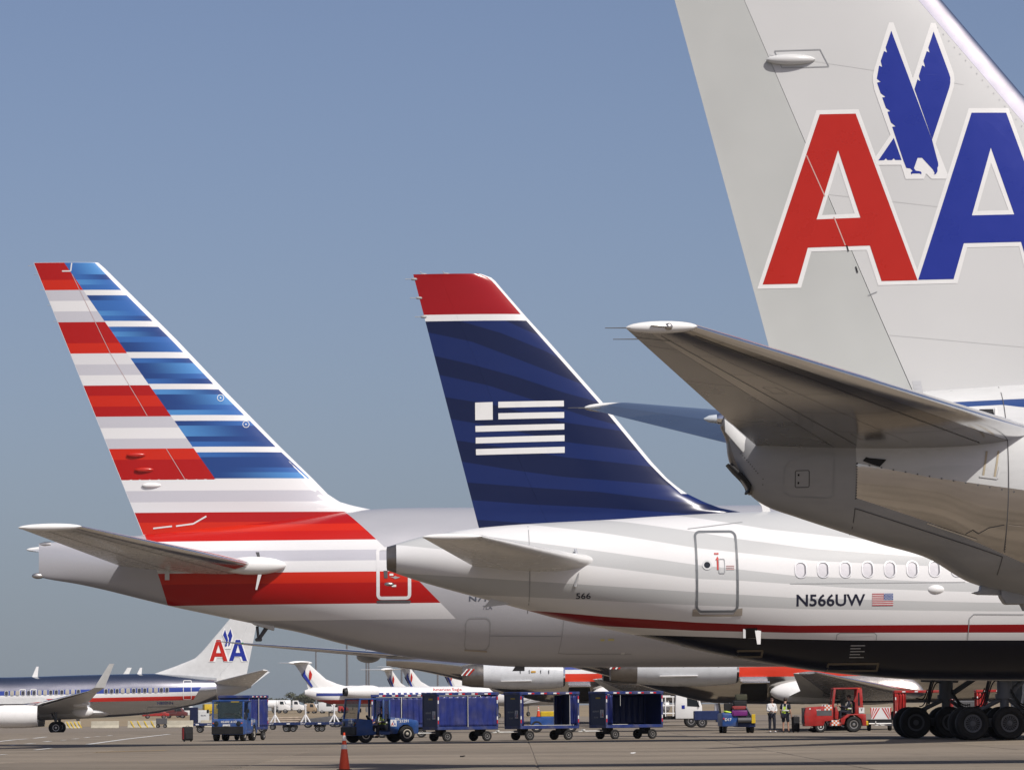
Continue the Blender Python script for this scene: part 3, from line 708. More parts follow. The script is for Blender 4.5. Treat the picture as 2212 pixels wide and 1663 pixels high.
p = F2.L(Z7(1290, 880), 1.4); q = F2.L(Z7(1365, 830), 1.4)
for k in range(5): decal('placard_line', [[[(p[0], p[1] + k * .07), (q[0] - .1 * (k % 2), p[1] + k * .07), (q[0] - .1 * (k % 2), p[1] + k * .07 + .025), (p[0], p[1] + k * .07 + .025)]]], fus2.surf, .012, M_mgrey, A2, cell=0)
p = F2.L(Z7(1712, 535), 1.95); q = F2.L(Z7(1775, 500), 1.95)
b = MB(); b.ell(((p[0] + q[0]) / 2, -1.9, (p[1] + q[1]) / 2), (.24, .14, .13), 20, 12); b.build('scoop_fairing', M_white, A2)
p = F2.L(Z7(380, 838), .2); b = MB(); b.prism([(p[0], p[1] + .02), (p[0] + .45, p[1] + .06), (p[0] + .62, p[1] + .28), (p[0] + .42, p[1] + .28)], -.02, .02); b.build('drain_mast', M_white, A2)
p = F2.L(Z7(840, 118), 0); b = MB(); b.prism([(p[0] - .05, p[1] - .1), (p[0] + .28, p[1] - .1), (p[0] + .12, p[1] + .06), (p[0] + .02, p[1] + .36), (p[0] - .28, p[1] + .55), (p[0] - .26, p[1] + .42), (p[0] - .1, p[1] + .2)], -.02, .02); b.build('blade_antenna', M_white, A2)
p = F2.L(Z6(1235, 708), .3); b = MB(); b.prism([(p[0], p[1] - .1), (p[0] + .75, p[1] - .02), (p[0] + .72, p[1] + .1), (p[0] + .2, p[1] + .12)], -.35, -.31); b.build('drain_flap', M_grey, A2)
M_line = mat('panel_line', (.32, .33, .34), .5)
def pline(F, fus, Zx, pts, w, m, parent, a, off=.012, name='panel_line'):
    P = [Vector(F.L(Zx(*p), a)) for p in pts]; shapes = []
    for u_, v_ in zip(P, P[1:]):
        d = (v_ - u_).normalized(); nn = Vector((-d.y, d.x)) * w / 2; shapes.append([[tuple(u_ + nn), tuple(v_ + nn), tuple(v_ - nn), tuple(u_ - nn)]])
    return decal(name, shapes, fus.surf if hasattr(fus, 'surf') else fus, off, m, parent, F.side, .12)
pline(F2, fus2, Z6, [(1532, 205), (1536, 765)], .018, M_line, A2, 1.5)
pline(F2, fus2, Z7, [(1220, 787), (1222, 757), (1238, 748), (1420, 748), (1432, 760), (1432, 787)], .018, M_line, A2, 1.8)
pline(F2, fus2, Z7, [(1920, 785), (1922, 670), (1945, 648), (2212, 650)], .018, M_line, A2, 1.9)
pline(F2, fus2, Z7, [(425, 195), (560, 178), (720, 157)], .018, M_line, A2, 1.2)
pline(F2, fus2, Z7, [(970, 486), (1900, 477)], .01, M_line, A2, 1.95)

# ------------------------------------------------------------------ striped-tail wide-body (left)
F1 = Frame(300, 163, 6.0)
A1 = F1.root('airliner', 'wide-body airliner with red, white and blue striped tail at left', 'airliner')
top = [Z5(272, 356), Z5(600, 330), Z5(1000, 298), Z5(1300, 262), Z5(1700, 222), Z6(0, 170), Z6(300, 132), Z6(510, 103), Z6(1180, 98), Z6(2200, 90), (2212, 1086), (3200, 1078)]
bot = [Z5(272, 590), Z5(320, 603), Z5(600, 648), Z5(1170, 790), Z5(1700, 902), Z6(0, 876), Z6(200, 935), Z6(640, 1036), Z6(1000, 1082), Z6(1420, 1113), Z6(2200, 1117), (2212, 1436), (3200, 1428)]
wid = [(84, .13), (110, .2), (160, .34), (220, .52), (300, .82), (380, 1.14), (450, 1.43), (540, 1.75), (640, 2.06), (750, 2.38), (870, 2.66), (1000, 2.9), (1130, 3.04), (1260, 3.1), (1600, 3.1), (2212, 3.1), (2500, 3.1), (3000, 3.1), (3400, 3.1)]
fus1 = Fuselage(stations(F1, top, bot, wid), ds=.3, nseg=104)
def line2(p, q):
    """signed distance, > 0 on the left of p->q in the (s,z) plane"""
    (x0, y0), (x1, y1) = p, q; L_ = math.hypot(x1 - x0, y1 - y0); return lambda s, z: ((x1 - x0) * (z - y0) - (y1 - y0) * (s - x0)) / L_
a1 = {}
g = line2(F1.L(Z6(370, 125), 1.5), F1.L(Z6(1060, 805), 2.6)); a1['aft'] = lambda s, z: -g(s, z)
g2 = line2(F1.L(Z5(1100, 572), 1.2), F1.L(Z5(1170, 787), 1.2)); a1['fore'] = g2
zr = {}
for k, (yy, aa) in enumerate([(222, 1.2), (270, 1.5), (335, 1.8), (405, 2.0), (480, 2.1), (558, 2.1), (635, 2.1), (781, 1.9), (0, 0)]):
    zr[k] = F1.L(Z5(1560, yy), aa)[1] if k < 8 else F1.L(Z6(500, 812), 1.9)[1]
for k, z_ in zr.items(): a1['hi%d' % k] = (lambda z_: lambda s, z: z - z_)(z_)
for k, z_ in zr.items(): a1['lo%d' % k] = (lambda z_: lambda s, z: z_ - z)(z_)
BASE1 = ((.47, .475, .51, 1), .25, .3); W1 = ((.74, .74, .75, 1), 0., .3); G1 = ((.53, .53, .58, 1), .1, .3)
rd = (RED_D, 0., .25); rb = (RED_B, 0., .25)
M_a1 = paint('striped_mica', BASE1, [
 (W1, ['aft', 'fore', 'hi8']), (rd, ['aft', 'fore', 'hi0']), (rb, ['aft', 'fore', 'lo0', 'hi1']), (((.48, .012, .008, 1), 0., .25), ['aft', 'fore', 'lo1', 'hi2']),
 (G1, ['aft', 'fore', 'lo3', 'hi4']), (rb, ['aft', 'fore', 'lo5', 'hi6']), (rd, ['aft', 'fore', 'lo6', 'hi7'])], coat=.4, dirt=.05)
fus1.build('fuselage', M_a1, A1, a1)
te = [Z9(32, 110), Z9(650, 1645)]
le = [Z9(400, 98), Z9(415, 108), Z9(850, 540), Z9(1140, 845), Z9(1440, 1150), Z9(1635, 1340), Z9(1720, 1428), Z9(1800, 1478), Z9(1880, 1496), Z9(1965, 1507)]
_fl1, ft1 = fin_funcs(F1, te, le); zb1 = F1.L(Z9(1965, 1507))[1]
fl1 = lambda z: _fl1(max(z, zb1))
z1 = F1.L(Z9(210, 97))[1]; z0 = F1.L(Z9(650, 1660))[1] - .2
hg1 = lin([(z, s) for s, z in (F1.L(p) for p in [Z9(190, 150), Z9(470, 620), Z9(900, 1345), Z9(1025, 1555)])])
hx1 = lambda u, l, t: (l.x - hg1(l.z)) / (l.x - t.x)
M_finw = mat('fin_white', (.79, .79, .80), .25, coat=.4, var=.03)
T0_, T1_ = .95, .36
r = lift(fin_secs(fl1, ft1, z0, z1, T0_, T1_, 60), [('vertical_stabilizer', 0, lambda u, l, t: hx1(u, l, t) - .001, M_finw), ('rudder', lambda u, l, t: hx1(u, l, t) + .001, 1, M_finw)], (0, 1, 0), A1, nx=24)
fs1 = fin_surf(fl1, ft1, z0, z1, T0_, T1_)
# tail flag: rows of painted stripes (left block red/white, right block blue/white)
def zrow(y, x=500): return F1.L(Z9(x, y + (x - 350) * -.009), .3)[1]
rowsL = [(110, RED_D), (195, RED_B), (253, G1[0]), (315, W1[0]), (375, G1[0]), (437, RED_D), (558, RED_B), (617, (.68, .68, .70, 1)), (680, G1[0]), (742, W1[0]), (801, RED_D), (860, RED_B), (922, RED_D), (980, G1[0]), (1045, W1[0]), (1107, G1[0]), (1165, RED_B), (1228, RED_D), (1345, None)]
rowsF = [(1345, W1[0]), (1410, G1[0]), (1475, (.70, .70, .72, 1)), (1535, RED_D), (1592, RED_B), (1660, None)]
blue_y = [98, 162, 192, 222, 252, 283, 312, 373, 402, 432, 465, 494, 523, 555, 612, 647, 675, 737, 766, 796, 828, 857, 917, 947, 977, 1010, 1038, 1100, 1130, 1160, 1192, 1220, 1280, 1308, 1343]
white_y = {252, 432, 612, 796, 977, 1160}
BD = (.018, .055, .21, 1); BM = (.038, .135, .41, 1); BL = (.075, .25, .56, 1)
grads = [(BM, BL), (BM, BD), (BL, BM), (BM, BM), None, (BD, BM), (BM, BM), (BL, BM), (BM, BD), None, (BM, BD), (BL, BD), (BM, BM), (BD, BM), None, (BM, BD), (BD, BL), (BD, BM), (BM, BD), None, (BL, BD), (BD, BL), (BD, BM), (BL, BM), None, (BD, BM), (BL, BD), (BD, BD), (BM, BD), None, (BM, BD), (BD, BD), (BD, BM), (BD, BL)]
bnd = lin([(z, s) for s, z in (F1.L(p, .3) for p in [Z9(205, 98), Z9(437, 435), Z9(690, 797), Z9(1072, 1341)])])
lew1 = lin([(z, s) for s, z in (F1.L(p, .2) for p in [Z9(383, 100), Z9(500, 222), Z9(820, 540), Z9(1110, 845), Z9(1425, 1160), Z9(1618, 1340)])])
bm = bmesh.new(); cl = bm.loops.layers.float_color.new('Col')
def strip(zt, zb_, fa, fb, ca, cb, n=14, mid=None):
    nz = max(1, int((zt - zb_) / .18)); grid = []
    for i in range(nz + 1):
        z = zb_ + (zt - zb_) * i / nz; s0_, s1_ = fa(z), fb(z)
        grid.append([bm.verts.new((s0_ + (s1_ - s0_) * k / n, 0, z)) for k in range(n + 1)])
    for i in range(nz):
        for k in range(n):
            f = bm.faces.new((grid[i][k], grid[i][k + 1], grid[i + 1][k + 1], grid[i + 1][k]))
            for lp, t in zip(f.loops, (k / n, (k + 1) / n, (k + 1) / n, k / n)):
                t = t if mid is None else min(1, max(0, (t - mid + .5)))
                t = t * t * (3 - 2 * t); lp[cl] = [(ca[q] * (1 - t) + cb[q] * t) * ALB for q in range(3)] + [1]
tef = lambda z: ft1(z) + .015
for (y0, c0), (y1, _) in zip(rowsL, rowsL[1:]): strip(zrow(y0) if y0 > 111 else z1 - .01, zrow(y1), tef, bnd, c0, c0)
for (y0, c0), (y1, _) in zip(rowsF, rowsF[1:]): strip(zrow(y0, 900), zrow(y1, 900), tef, lambda z: fl1(z) - .25, c0, c0, 20)
rng = random.Random(3)
for k, (y0, y1) in enumerate(zip(blue_y, blue_y[1:])):
    xr = 300 + (y0 - 98) * .75
    zt = z1 - .01 if k == 0 else zrow(y0, xr)
    if y0 in white_y: strip(zt, zrow(y1, xr), bnd, lew1, W1[0], W1[0])
    else: strip(zt, zrow(y1, xr), bnd, lew1, grads[k][0], grads[k][1], 14, rng.uniform(.35, .7))
conform(bm, fs1, .005, -1, 0)
me = bpy.data.meshes.new('tail_flag'); bm.to_mesh(me); bm.free()
finish('tail_flag', me, attr_mat('tail_flag_paint'), A1, True, 30)['label'] = 'painted flag of red, white and blue stripes on the fin'
M_seam = mat('seam_white', (.7, .7, .7), .4)
pline(F1, fs1, Z9, [(190, 144), (240, 144), (246, 98)], .05, M_seam, A1, .2, .012, 'rudder_seam')
pline(F1, fs1, Z9, [(715, 1621), (823, 1609)], .06, M_seam, A1, .3, .014, 'rudder_seam'); pline(F1, fs1, Z9, [(846, 1608), (945, 1595), (1020, 1552)], .06, M_seam, A1, .35, .014, 'rudder_seam')
M_hseam = mat('hinge_seam', (.50, .38, .38), .5)
for q in ([(247, 160), (470, 620), (640, 905)], [(640, 905), (680, 975)], [(790, 1165), (900, 1345)]): pline(F1, fs1, Z9, q, .022, M_hseam, A1, .3, .011, 'hinge_line')
for x, y, m in ((618, 1200, M_wred), (664, 1285, M_wred), (706, 1374, M_white)):
    c = F1.L(Z9(x, y), .3); b = MB(); b.ell((c[0], -fs1(*c) - .02, c[1]), (.40, .08, .10), 16, 10); b.build('hinge_fairing', m, A1)
for x, y in ((1102, 872), (1248, 1024)):
    c = F1.L(Z9(x, y), .3); decal('round_emblem', [[circ(c, .14), circ(c, .118)[::-1]], [circ(c, .03, 8)]], fs1, .016, M_white, A1, cell=0)
for p, q in ((Z9(-5, 115), Z9(35, 113)), (Z9(30, 165), Z9(75, 163)), (Z9(65, 253), Z9(100, 254)), (Z9(105, 341), Z9(135, 342)), (Z9(140, 434), Z9(170, 435))): wick(F1, p, q, A1)
# stabilizers
M_st1 = mat('stab_grey', (.56, .56, .56), .28, coat=.35, var=.06)
st1 = stab(F1, None, Z5(1790, 512), Z5(800, 500), Z5(560, 240), Z5(125, 248), (1.95, 1.05), 10.6, .62, .2,
   [('leading_edge', 0, .09, M_alu), ('horizontal_stabilizer', .092, .70, M_st1), ('elevator', .702, 1., M_st1)], A1, rows=14)
for sd, S, _ in st1: tip_cap(S, A1, M_white, .14, .18)
for sd in (-1, 1):
    b = MB(); c = F1.L(Z5(1760, 510), 2.2); e = F1.L(Z5(1990, 490), 2.2)
    b.ell((c[0], sd * 2.02, c[1]), (e[0] - c[0], .4, .36), 24, 12); b.build('stabilizer_fillet', M_white, A1)
    p = F1.L(Z5(1778, 415), 2.3); q = F1.L(Z5(1812, 465), 2.3); b = MB(); b.prism([(p[0], p[1]), (q[0] - .05, p[1]), (q[0], q[1]), (p[0] + .1, q[1])], sd * 2.0, sd * 2.06); b.build('strake', M_dgrey, A1)
    p = F1.L(Z5(1775, 678), 2.2); q = F1.L(Z5(1818, 572), 2.2); b = MB(); b.prism([(p[0], p[1]), (q[0] - .18, p[1]), (q[0], q[1]), (p[0] + .1, q[1])], sd * 2.15, sd * 2.22); b.build('strake', M_grey, A1)
b = MB(); p = F1.L(Z5(1145, 612), 1.0); q = F1.L(Z5(1185, 515), 1.0); b.prism([(p[0], p[1]), (q[0] - .05, p[1]), (q[0] - .05, p[1] + .55), (q[0] + .05, q[1]), (p[0], q[1])], -1.25, -1.2); b.build('hinge_bracket', M_grey, A1)
b = MB(); c = F1.L(Z5(265, 366)); b.lathe([(0, .12), (.25, .11), (.45, .06)], (c[0] + .5, 0, c[1]), (-1, 0, 0), 12); b.build('tail_light', M_steel, A1)
b = MB(); c = F1.L(Z5(265, 582)); b.ell((c[0], 0, c[1]), (.25, .1, .12)); b.build('tail_bumper_light', M_steel, A1)
# door, registration, hatch
p = F1.L(Z6(556, 686), 2.55); q = F1.L(Z6(773, 348), 2.55)
d1 = decal('door_frame', [ring_shape(p[0], p[1], q[0], q[1], .2, .13)], fus1.surf, .012, mat('door_trim_pale', (.72, .72, .73), .3), A1, cell=.25)
decal('door_sill', [[zpoly(F1, Z6, [(556, 690), (773, 690), (770, 705), (560, 705)], 2.5)]], fus1.surf, .015, M_dgrey, d1, cell=.25)
for yy, x0_, x1_ in ((590, 652, 680), (519, 638, 662)): decal('door_placard', [[zpoly(F1, Z6, [(x0_, yy), (x1_, yy), (x1_, yy + 13), (x0_, yy + 13)], 2.55)]], fus1.surf, .015, M_white, d1, cell=0)
decal('door_handle', [[zpoly(F1, Z6, [(640, 540), (665, 540), (672, 533), (688, 540), (706, 541), (690, 548), (672, 553), (660, 546)], 2.55)]], fus1.surf, .015, M_mgrey, d1, cell=0)
decal('door_window', [[zpoly(F1, Z6, [(600, 500), (626, 500), (626, 548), (604, 548)], 2.55)]], fus1.surf, .015, M_dgrey, d1, cell=0)
M_reg = mat('lettering_slate', (.09, .10, .13), .4)
p = F1.L(Z6(1147, 695), 3.0); q = F1.L(Z6(1400, 660), 3.0); text_on_skin('registration', 'N717AN', p, q, fus1.surf, M_reg, A1, bold=.02, off=.012)
p = F1.L(Z6(1236, 746), 3.0); q = F1.L(Z6(1295, 722), 3.0); text_on_skin('fleet_number', '7LA', p, q, fus1.surf, M_reg, A1, bold=.0, off=.012)
p = F1.L(Z6(1122, 1010), 2.4); q = F1.L(Z6(1285, 797), 2.7); decal('cargo_hatch', [ring_shape(p[0], p[1], q[0], q[1], .25, .035)], fus1.surf, .012, M_mgrey, A1, cell=.25)
decal('hatch_lip', [[zpoly(F1, Z6, [(1125, 1000), (1270, 1008), (1270, 1020), (1128, 1010)], 2.3)]], fus1.surf, .016, mat('sill_tan', (.36, .32, .27)), A1, cell=.25)
pline(F1, fus1, Z6, [(1285, 915), (1740, 918)], .03, M_line, A1, 2.8); pline(F1, fus1, Z6, [(1748, 810), (1742, 920), (1732, 1025), (1800, 1030), (2200, 1030)], .03, M_line, A1, 2.7)
for x, y, w, m in ((1988, 935, 26, mat('label_yellow', (.55, .5, .2))), (2037, 933, 38, mat('label_yellow', (.55, .5, .2))), (2132, 1018, 22, M_grey)):
    decal('service_placard', [[zpoly(F1, Z6, [(x, y), (x + w, y), (x + w, y + 13), (x, y + 13)], 2.6)]], fus1.surf, .014, m, A1, cell=0)
# tail skid under the belly
p = F1.L(Z5(1680, 905)); q = F1.L(Z5(1920, 955)); b = MB(); b.prism([(p[0], p[1] + .3), (q[0], q[1] + .35), (q[0] - .1, q[1] + .02), (p[0] + 1.3, q[1] - .05), (p[0] + .5, p[1] - .1)], -.35, .35, bev=.05); b.build('skid_fairing', M_grey, A1)
c = F1.L(Z5(1797, 1025)); t1 = F1.L(Z5(1787, 950)); t2 = F1.L(Z5(1855, 955))
b = MB(); b.cyl((t1[0], 0, t1[1] + .1), (c[0], 0, c[1]), .06, .05, 8); b.cyl((t2[0], 0, t2[1] + .1), (c[0], 0, c[1]), .09, .07, 8); b.box((c[0], 0, c[1]), (.28, .22, .14), bev=.04); b.build('tail_skid', M_dgrey, A1)
p = F1.L(Z6(1415, 1140)); q = F1.L(Z6(1495, 1115)); b = MB(); b.prism([(p[0], p[1]), (p[0] + .5, p[1]), (q[0], q[1] + .3), (p[0] + .3, q[1] + .3)], -.3, -.26); b.build('drain_mast', M_dgrey, A1)
# wing, belly fairing and engine (mostly behind the middle jet; they throw the long shadow at right)
sw = F1.L((2171, 1590), 5.5)[0]
b = MB(); b.ell((sw + 4.5, 0, 3.55), (9.5, 3.2, 1.0), 32, 14); b.build('belly_fairing', M_grey, A1)
for sd in (-1, 1):
    S = [(Vector((sw + 10.5, sd * 2.6, 3.6)), Vector((sw - 2.2, sd * 2.6, 3.3)), 1.5), (Vector((sw + 3.2, sd * 10, 4.6)), Vector((sw - 3.3, sd * 10, 4.3)), .9), (Vector((sw - 9.8, sd * 29, 6.9)), Vector((sw - 11.6, sd * 29, 6.8)), .2), (Vector((sw - 12.0, sd * 32, 7.2)), Vector((sw - 12.4, sd * 32, 7.2)), .04)]
    lift(S, [('wing', 0, .72, M_grey), ('flap', .722, 1, M_grey)], (0, 0, 1), A1, 5)
    b = MB(); b.lathe([(0, 1.55), (.25, 1.75), (1.5, 1.95), (3.5, 1.9), (5.2, 1.55), (5.2, 1.2), (4.0, 1.2)], (sw + 9.2, sd * 9.7, 2.35), (-1, 0, 0), 32); b.build('engine', M_grey, A1)
    b = MB(); b.prism([(sw + 8.0, 4.1), (sw + 3.5, 4.0), (sw + 1.5, 4.4), (sw + 5.0, 5.0)], sd * 9.5, sd * 9.9); b.build('pylon', M_grey, A1)
# main gear: two six-wheel bogies
def wheel(c, r, w, parent, axis=(0, 1, 0), tyre=M_tyre, rim=None, name='wheel', side=-1, spokes=False):
    rim = rim or M_steel; c = Vector(c); b = MB(); k = w / 2
    b.lathe([(-k * .7, r * .56), (-k, r * .72), (-k * .95, r * .9), (-k * .55, r), (k * .55, r), (k * .95, r * .9), (k, r * .72), (k * .7, r * .56)], c, axis, 28); o = b.build(name, tyre, parent, True, 30)
    b = MB(); ax = Vector(axis).normalized() * side
    q = c
    b.lathe([(k * .45, r * .56), (k * .8, r * .54), (k * .78, r * .44), (k * .35, r * .38), (k * .3, r * .2), (k * .75, r * .18), (k * .8, r * .03)], q, ax, 24); ob = b.build('rim', rim, o, True, 30)
    if spokes:
        b = MB(); e1 = Vector((1, 0, 0)); e2 = ax.cross(e1)
        for i in range(18):
            a = 2 * math.pi * i / 18; d = e1 * math.cos(a) + e2 * math.sin(a); b.cyl(q + d * r * .2 + ax * k * .66, q + d * r * .45 + ax * k * .66, .022, .028, 6)
        b.build('rim_spokes', rim, ob)
    return o
M_hub_shaded = mat('shaded_wheel_hub', (.10, .105, .115), .5, .2)  # rim grey darkened: the shade under wing and fuselage is put into the colour
M_gear = mat('gear_grey', (.13, .14, .155), .5, .1, var=.1)
for sd in (-1, 1):
    yb = sd * 5.5
    for i, dx in enumerate((-1.47, 0, 1.47)):
        x = sw + dx
        for yy in (-.7, .7): wheel((x, yb + yy, .655), .655, .5, A1, side=-1, rim=M_hub_shaded, spokes=(sd == -1 and yy < 0))
        b = MB(); b.cyl((x, yb - .7, .655), (x, yb + .7, .655), .13, n=12); b.build('axle', M_gear, A1)
    b = MB(); b.box((sw, yb, .68), (3.3, .34, .34), bev=.06); b.build('bogie_beam', M_gear, A1)
    b = MB(); b.cyl((sw, yb, .7), (sw, yb, 2.0), .17, .19, 16); b.cyl((sw, yb, 1.7), (sw + .05, yb, 3.9), .29, .31, 18); b.cyl((sw, yb, 1.62), (sw, yb, 1.8), .36, n=18); b.build('shock_strut', M_gear, A1)
    b = MB(); b.cyl((sw + .2, yb, 1.8), (sw + 2.6, yb - sd * 1.8, 3.6), .11, n=10); b.cyl((sw - .1, yb, 1.6), (sw - 1.5, yb, .95), .09, n=10); b.cyl((sw - .1, yb, 2.6), (sw - 2.2, yb - sd * .4, 3.4), .11, n=10); b.cyl((sw + .2, yb, 1.55), (sw + .75, yb, 1.15), .08, n=8); b.cyl((sw + .75, yb, 1.15), (sw + .2, yb, .85), .08, n=8); b.build('drag_brace', M_gear, A1)
    for h in range(5):
        b = MB(); pts = [Vector((sw - .25 - .5 * t - .12 * h, yb - .15 + .1 * h, 2.3 - .9 * t + .35 * math.sin(3.1 * t + h))) for t in [k / 8 for k in range(9)]]; b.tube(pts, .028, 6).build('hydraulic_hose', M_black, A1)
    for h in range(3):
        b = MB(); pts = [Vector((sw + .2 + .8 * t, yb - .3 + .1 * h, 1.9 - .7 * t - .3 * math.sin(3.1 * t) + .1 * h)) for t in [k / 8 for k in range(9)]]; b.tube(pts, .028, 6).build('hydraulic_hose', M_black, A1)
    b = MB(); b.prism([(sw - .9, 2.35), (sw + .7, 2.3), (sw + 1.1, 3.9), (sw - 1.0, 3.9)], yb + sd * .75, yb + sd * .8, bev=.015); b.build('gear_door', M_mgrey, A1)
    text_flat('gear_door_lettering', 'CAUTION', (sw - .5, yb + sd * .75 + (-.06 if sd < 0 else 0), 2.6), (1, 0, 0), (0, 0, 1), .6, .09, M_wred, A1) if sd < 0 else None

# ------------------------------------------------------------------ bare-metal airliner tail (right)
F3 = Frame(1700, 63, 1.2)
A3 = F3.root('airliner', 'silver and grey airliner tail with big red and blue letters and eagle at right', 'airliner')
top = [ZB7(300, 505), ZB7(700, 440), Z8(1000, 560), Z8(1300, 505), Z8(1690, 462), Z8(2212, 425), (2400, 822), (2900, 800), (3600, 796)]
bot = [ZB7(300, 1000), ZB7(520, 1385), ZB7(650, 1485), ZB7(1150, 1663), Z8(1550, 1307), ZB6(370, 1340), ZB6(700, 1525), ZB6(860, 1572), ZB6(996, 1592), (2400, 1335), (2900, 1380), (3600, 1384)]
s_of = lambda px: F3.L((px, 1100))[0]
wid = [(1577, .16), (1590, .25), (1620, .42), (1660, .56), (1720, .72), (1800, .9), (1900, 1.1), (2000, 1.27), (2100, 1.42), (2212, 1.56), (2400, 1.72), (2900, 1.9), (3500, 1.92)]
fus3 = Fuselage(stations(F3, top, bot, wid), ds=.06, nseg=128)
a3 = {}
def ab3(name, Zx, pts, a): f = curve(F3, Zx, pts, a); a3['ab_' + name] = above(f); a3['be_' + name] = below(f)
ab3('pu', Z8, [(1320, 845), (1700, 925), (2130, 990), (2600, 1060)], 1.0)
ab3('pl', Z8, [(1320, 1035), (1700, 1165), (2212, 1390), (2700, 1600)], .7)
ab3('p2', Z8, [(2000, 905), (2600, 905)], 1.4)
ab3('bu', Z8, [(1700, 520), (1830, 512), (2110, 500), (2212, 496), (2600, 480)], 1.2)
ab3('bl', Z8, [(1700, 545), (1830, 543), (2110, 530), (2212, 545), (2600, 560)], 1.2)
sa = F3.L(Z8(1320, 940), .9)[0]; sb_ = F3.L(Z8(2130, 940), 1.4)[0]; sc_ = F3.L(ZB7(665, 1300), .3)[0]
a3['fa'] = lambda s, z: s - sa; a3['fb'] = lambda s, z: s - sb_; a3['aftx'] = lambda s, z: sc_ - s - .45 * max(0, z - 3.9) 
POL = ((.66, .64, .62, 1), 1.0, .10)
M_a3 = paint('tail_grey_and_metal', ((.40, .405, .41, 1), 0., .3), [(((.36, .33, .30, 1), .7, .34), ['aftx']), (POL, ['be_pu', 'ab_pl', 'fa']), (POL, ['be_p2', 'ab_pl', 'fb']),
   (((.03, .07, .22, 1), 0., .25), ['be_bu', 'ab_bl']), (((.66, .67, .67, 1), 0, .28), ['be_bl', 'ab_pu', 'fa']), (((.66, .67, .67, 1), 0, .28), ['ab_bu'])], coat=.12, dirt=.22, wave=.16)
fus3.build('fuselage', M_a3, A3, a3)
# fin
te = [Z11(47, 0), Z11(500, 1663), Z8(862, 230)]
p1 = F3.L(Z11(47, 0)); p2 = F3.L(Z11(500, 1663)); ft3 = lin([(p1[1], p1[0]), (p2[1], p2[0])])
p1 = F3.L(Z11(1440, 0)); p2 = F3.L(Z11(1873, 507)); fl3_ = lin([(p1[1], p1[0]), (p2[1], p2[0])])
zt3 = 13.55; zb3 = F3.L(Z8(1690, 470))[1] - .6; fl3 = fl3_
hg3 = lin([(z, s) for s, z in (F3.L(p) for p in [Z11(405, 0), Z11(1115, 1663), Z8(1600, 440)])])
hx3 = lambda u, l, t: (l.x - hg3(l.z)) / (l.x - t.x)
lex = lambda u, l, t: .40 / (l.x - t.x)
M_fin3 = mat('fin_grey', (.61, .615, .61), .24, coat=.6, var=.045, scale=.45, bump=.04, bscale=.8); M_rud3 = mat('rudder_grey', (.50, .515, .50), .33, coat=.25, var=.05, scale=.8)
T30, T31 = .78, .34
lift(fin_secs(fl3, ft3, zb3, zt3, T30, T31, 40), [('leading_edge', 0, lex, M_alu), ('vertical_stabilizer', lambda u, l, t: lex(u, l, t) + .0006, lambda u, l, t: hx3(u, l, t) - .0007, M_fin3), ('rudder', lambda u, l, t: hx3(u, l, t) + .0007, 1, M_rud3)], (0, 1, 0), A3, nx=24)
fs3 = fin_surf(fl3, ft3, zb3, zt3, T30, T31)
def P11(pts): return zpoly(F3, Z11, pts, .3)
# letters: white ground first, then colour on top
whA = [(793, 570), (1012, 567), (1318, 1408), (1587, 563), (1798, 560), (2120, 1470), (1893, 1474), (1848, 1287), (1577, 1293), (1527, 1479), (1115, 1487), (1055, 1302), (768, 1308), (715, 1497), (487, 1500)]
redh = [(906, 845), (992, 1112), (823, 1118)]; bluh = [(1702, 850), (1793, 1098), (1630, 1102)]
decal('letter_outline', [[P11(whA), P11(redh), P11(bluh)]], fs3, .004, M_white, A3, cell=.25)
redo = [(810, 592), (997, 590), (1320, 1462), (1133, 1465), (1072, 1279), (750, 1287), (697, 1475), (515, 1477)]
decal('letter_a', [[P11(redo), P11([(906, 780), (1023, 1133), (795, 1140)])]], fs3, .007, M_wred, A3, cell=.25)['label'] = 'red letter A across the rudder line'
bluo = [(1602, 587), (1785, 585), (2094, 1448), (1911, 1451), (1858, 1264), (1560, 1270), (1507, 1457), (1323, 1460)]
decal('letter_a', [[P11(bluo), P11([(1702, 770), (1823, 1120), (1602, 1125)])]], fs3, .007, M_wblue, A3, cell=.25)['label'] = 'blue letter A cut by the frame edge'
def PE(pts): return zpoly(F3, ZE, pts, .3)
decal('eagle_outline', [[PE([(345, 70), (388, 70), (573, 605), (750, 70), (795, 70), (945, 495), (968, 560), (974, 625), (965, 690), (790, 1235), (905, 1530), (890, 1573), (750, 1573), (697, 1520), (677, 1573), (503, 1573), (460, 1437), (225, 1437), (205, 1380), (222, 1350), (357, 1150), (205, 720), (190, 640), (190, 580), (205, 510)])]], fs3, .0055, M_white, A3, cell=.25)
decal('eagle_emblem', [[PE([(367, 150), (560, 670), (755, 1195), (800, 1370), (814, 1420), (815, 1450), (806, 1465), (808, 1500), (792, 1526), (772, 1532), (780, 1515), (762, 1482), (660, 1370), (618, 1370), (583, 1470), (600, 1493), (645, 1500), (655, 1512), (652, 1530), (640, 1520), (570, 1520), (556, 1530), (553, 1507), (570, 1495), (545, 1470), (510, 1467), (480, 1390), (375, 1072), (408, 1068), (362, 1030), (330, 928), (358, 922), (315, 890), (280, 790), (312, 786), (265, 750), (230, 648), (265, 640), (228, 610), (240, 540), (250, 485), (280, 498), (265, 440), (297, 345), (327, 360), (313, 310)])],
   [PE([(775, 155), (922, 562), (933, 600), (933, 650), (922, 700), (757, 1195), (588, 710), (617, 618), (645, 636), (630, 585), (662, 482), (692, 498), (675, 440), (708, 345), (737, 360), (723, 310)])],
   [PE([(390, 1178), (465, 1390), (405, 1390), (390, 1373), (375, 1390), (330, 1390), (315, 1373), (300, 1390), (243, 1393)])]], fs3, .0085, M_wblue, A3, cell=.25)
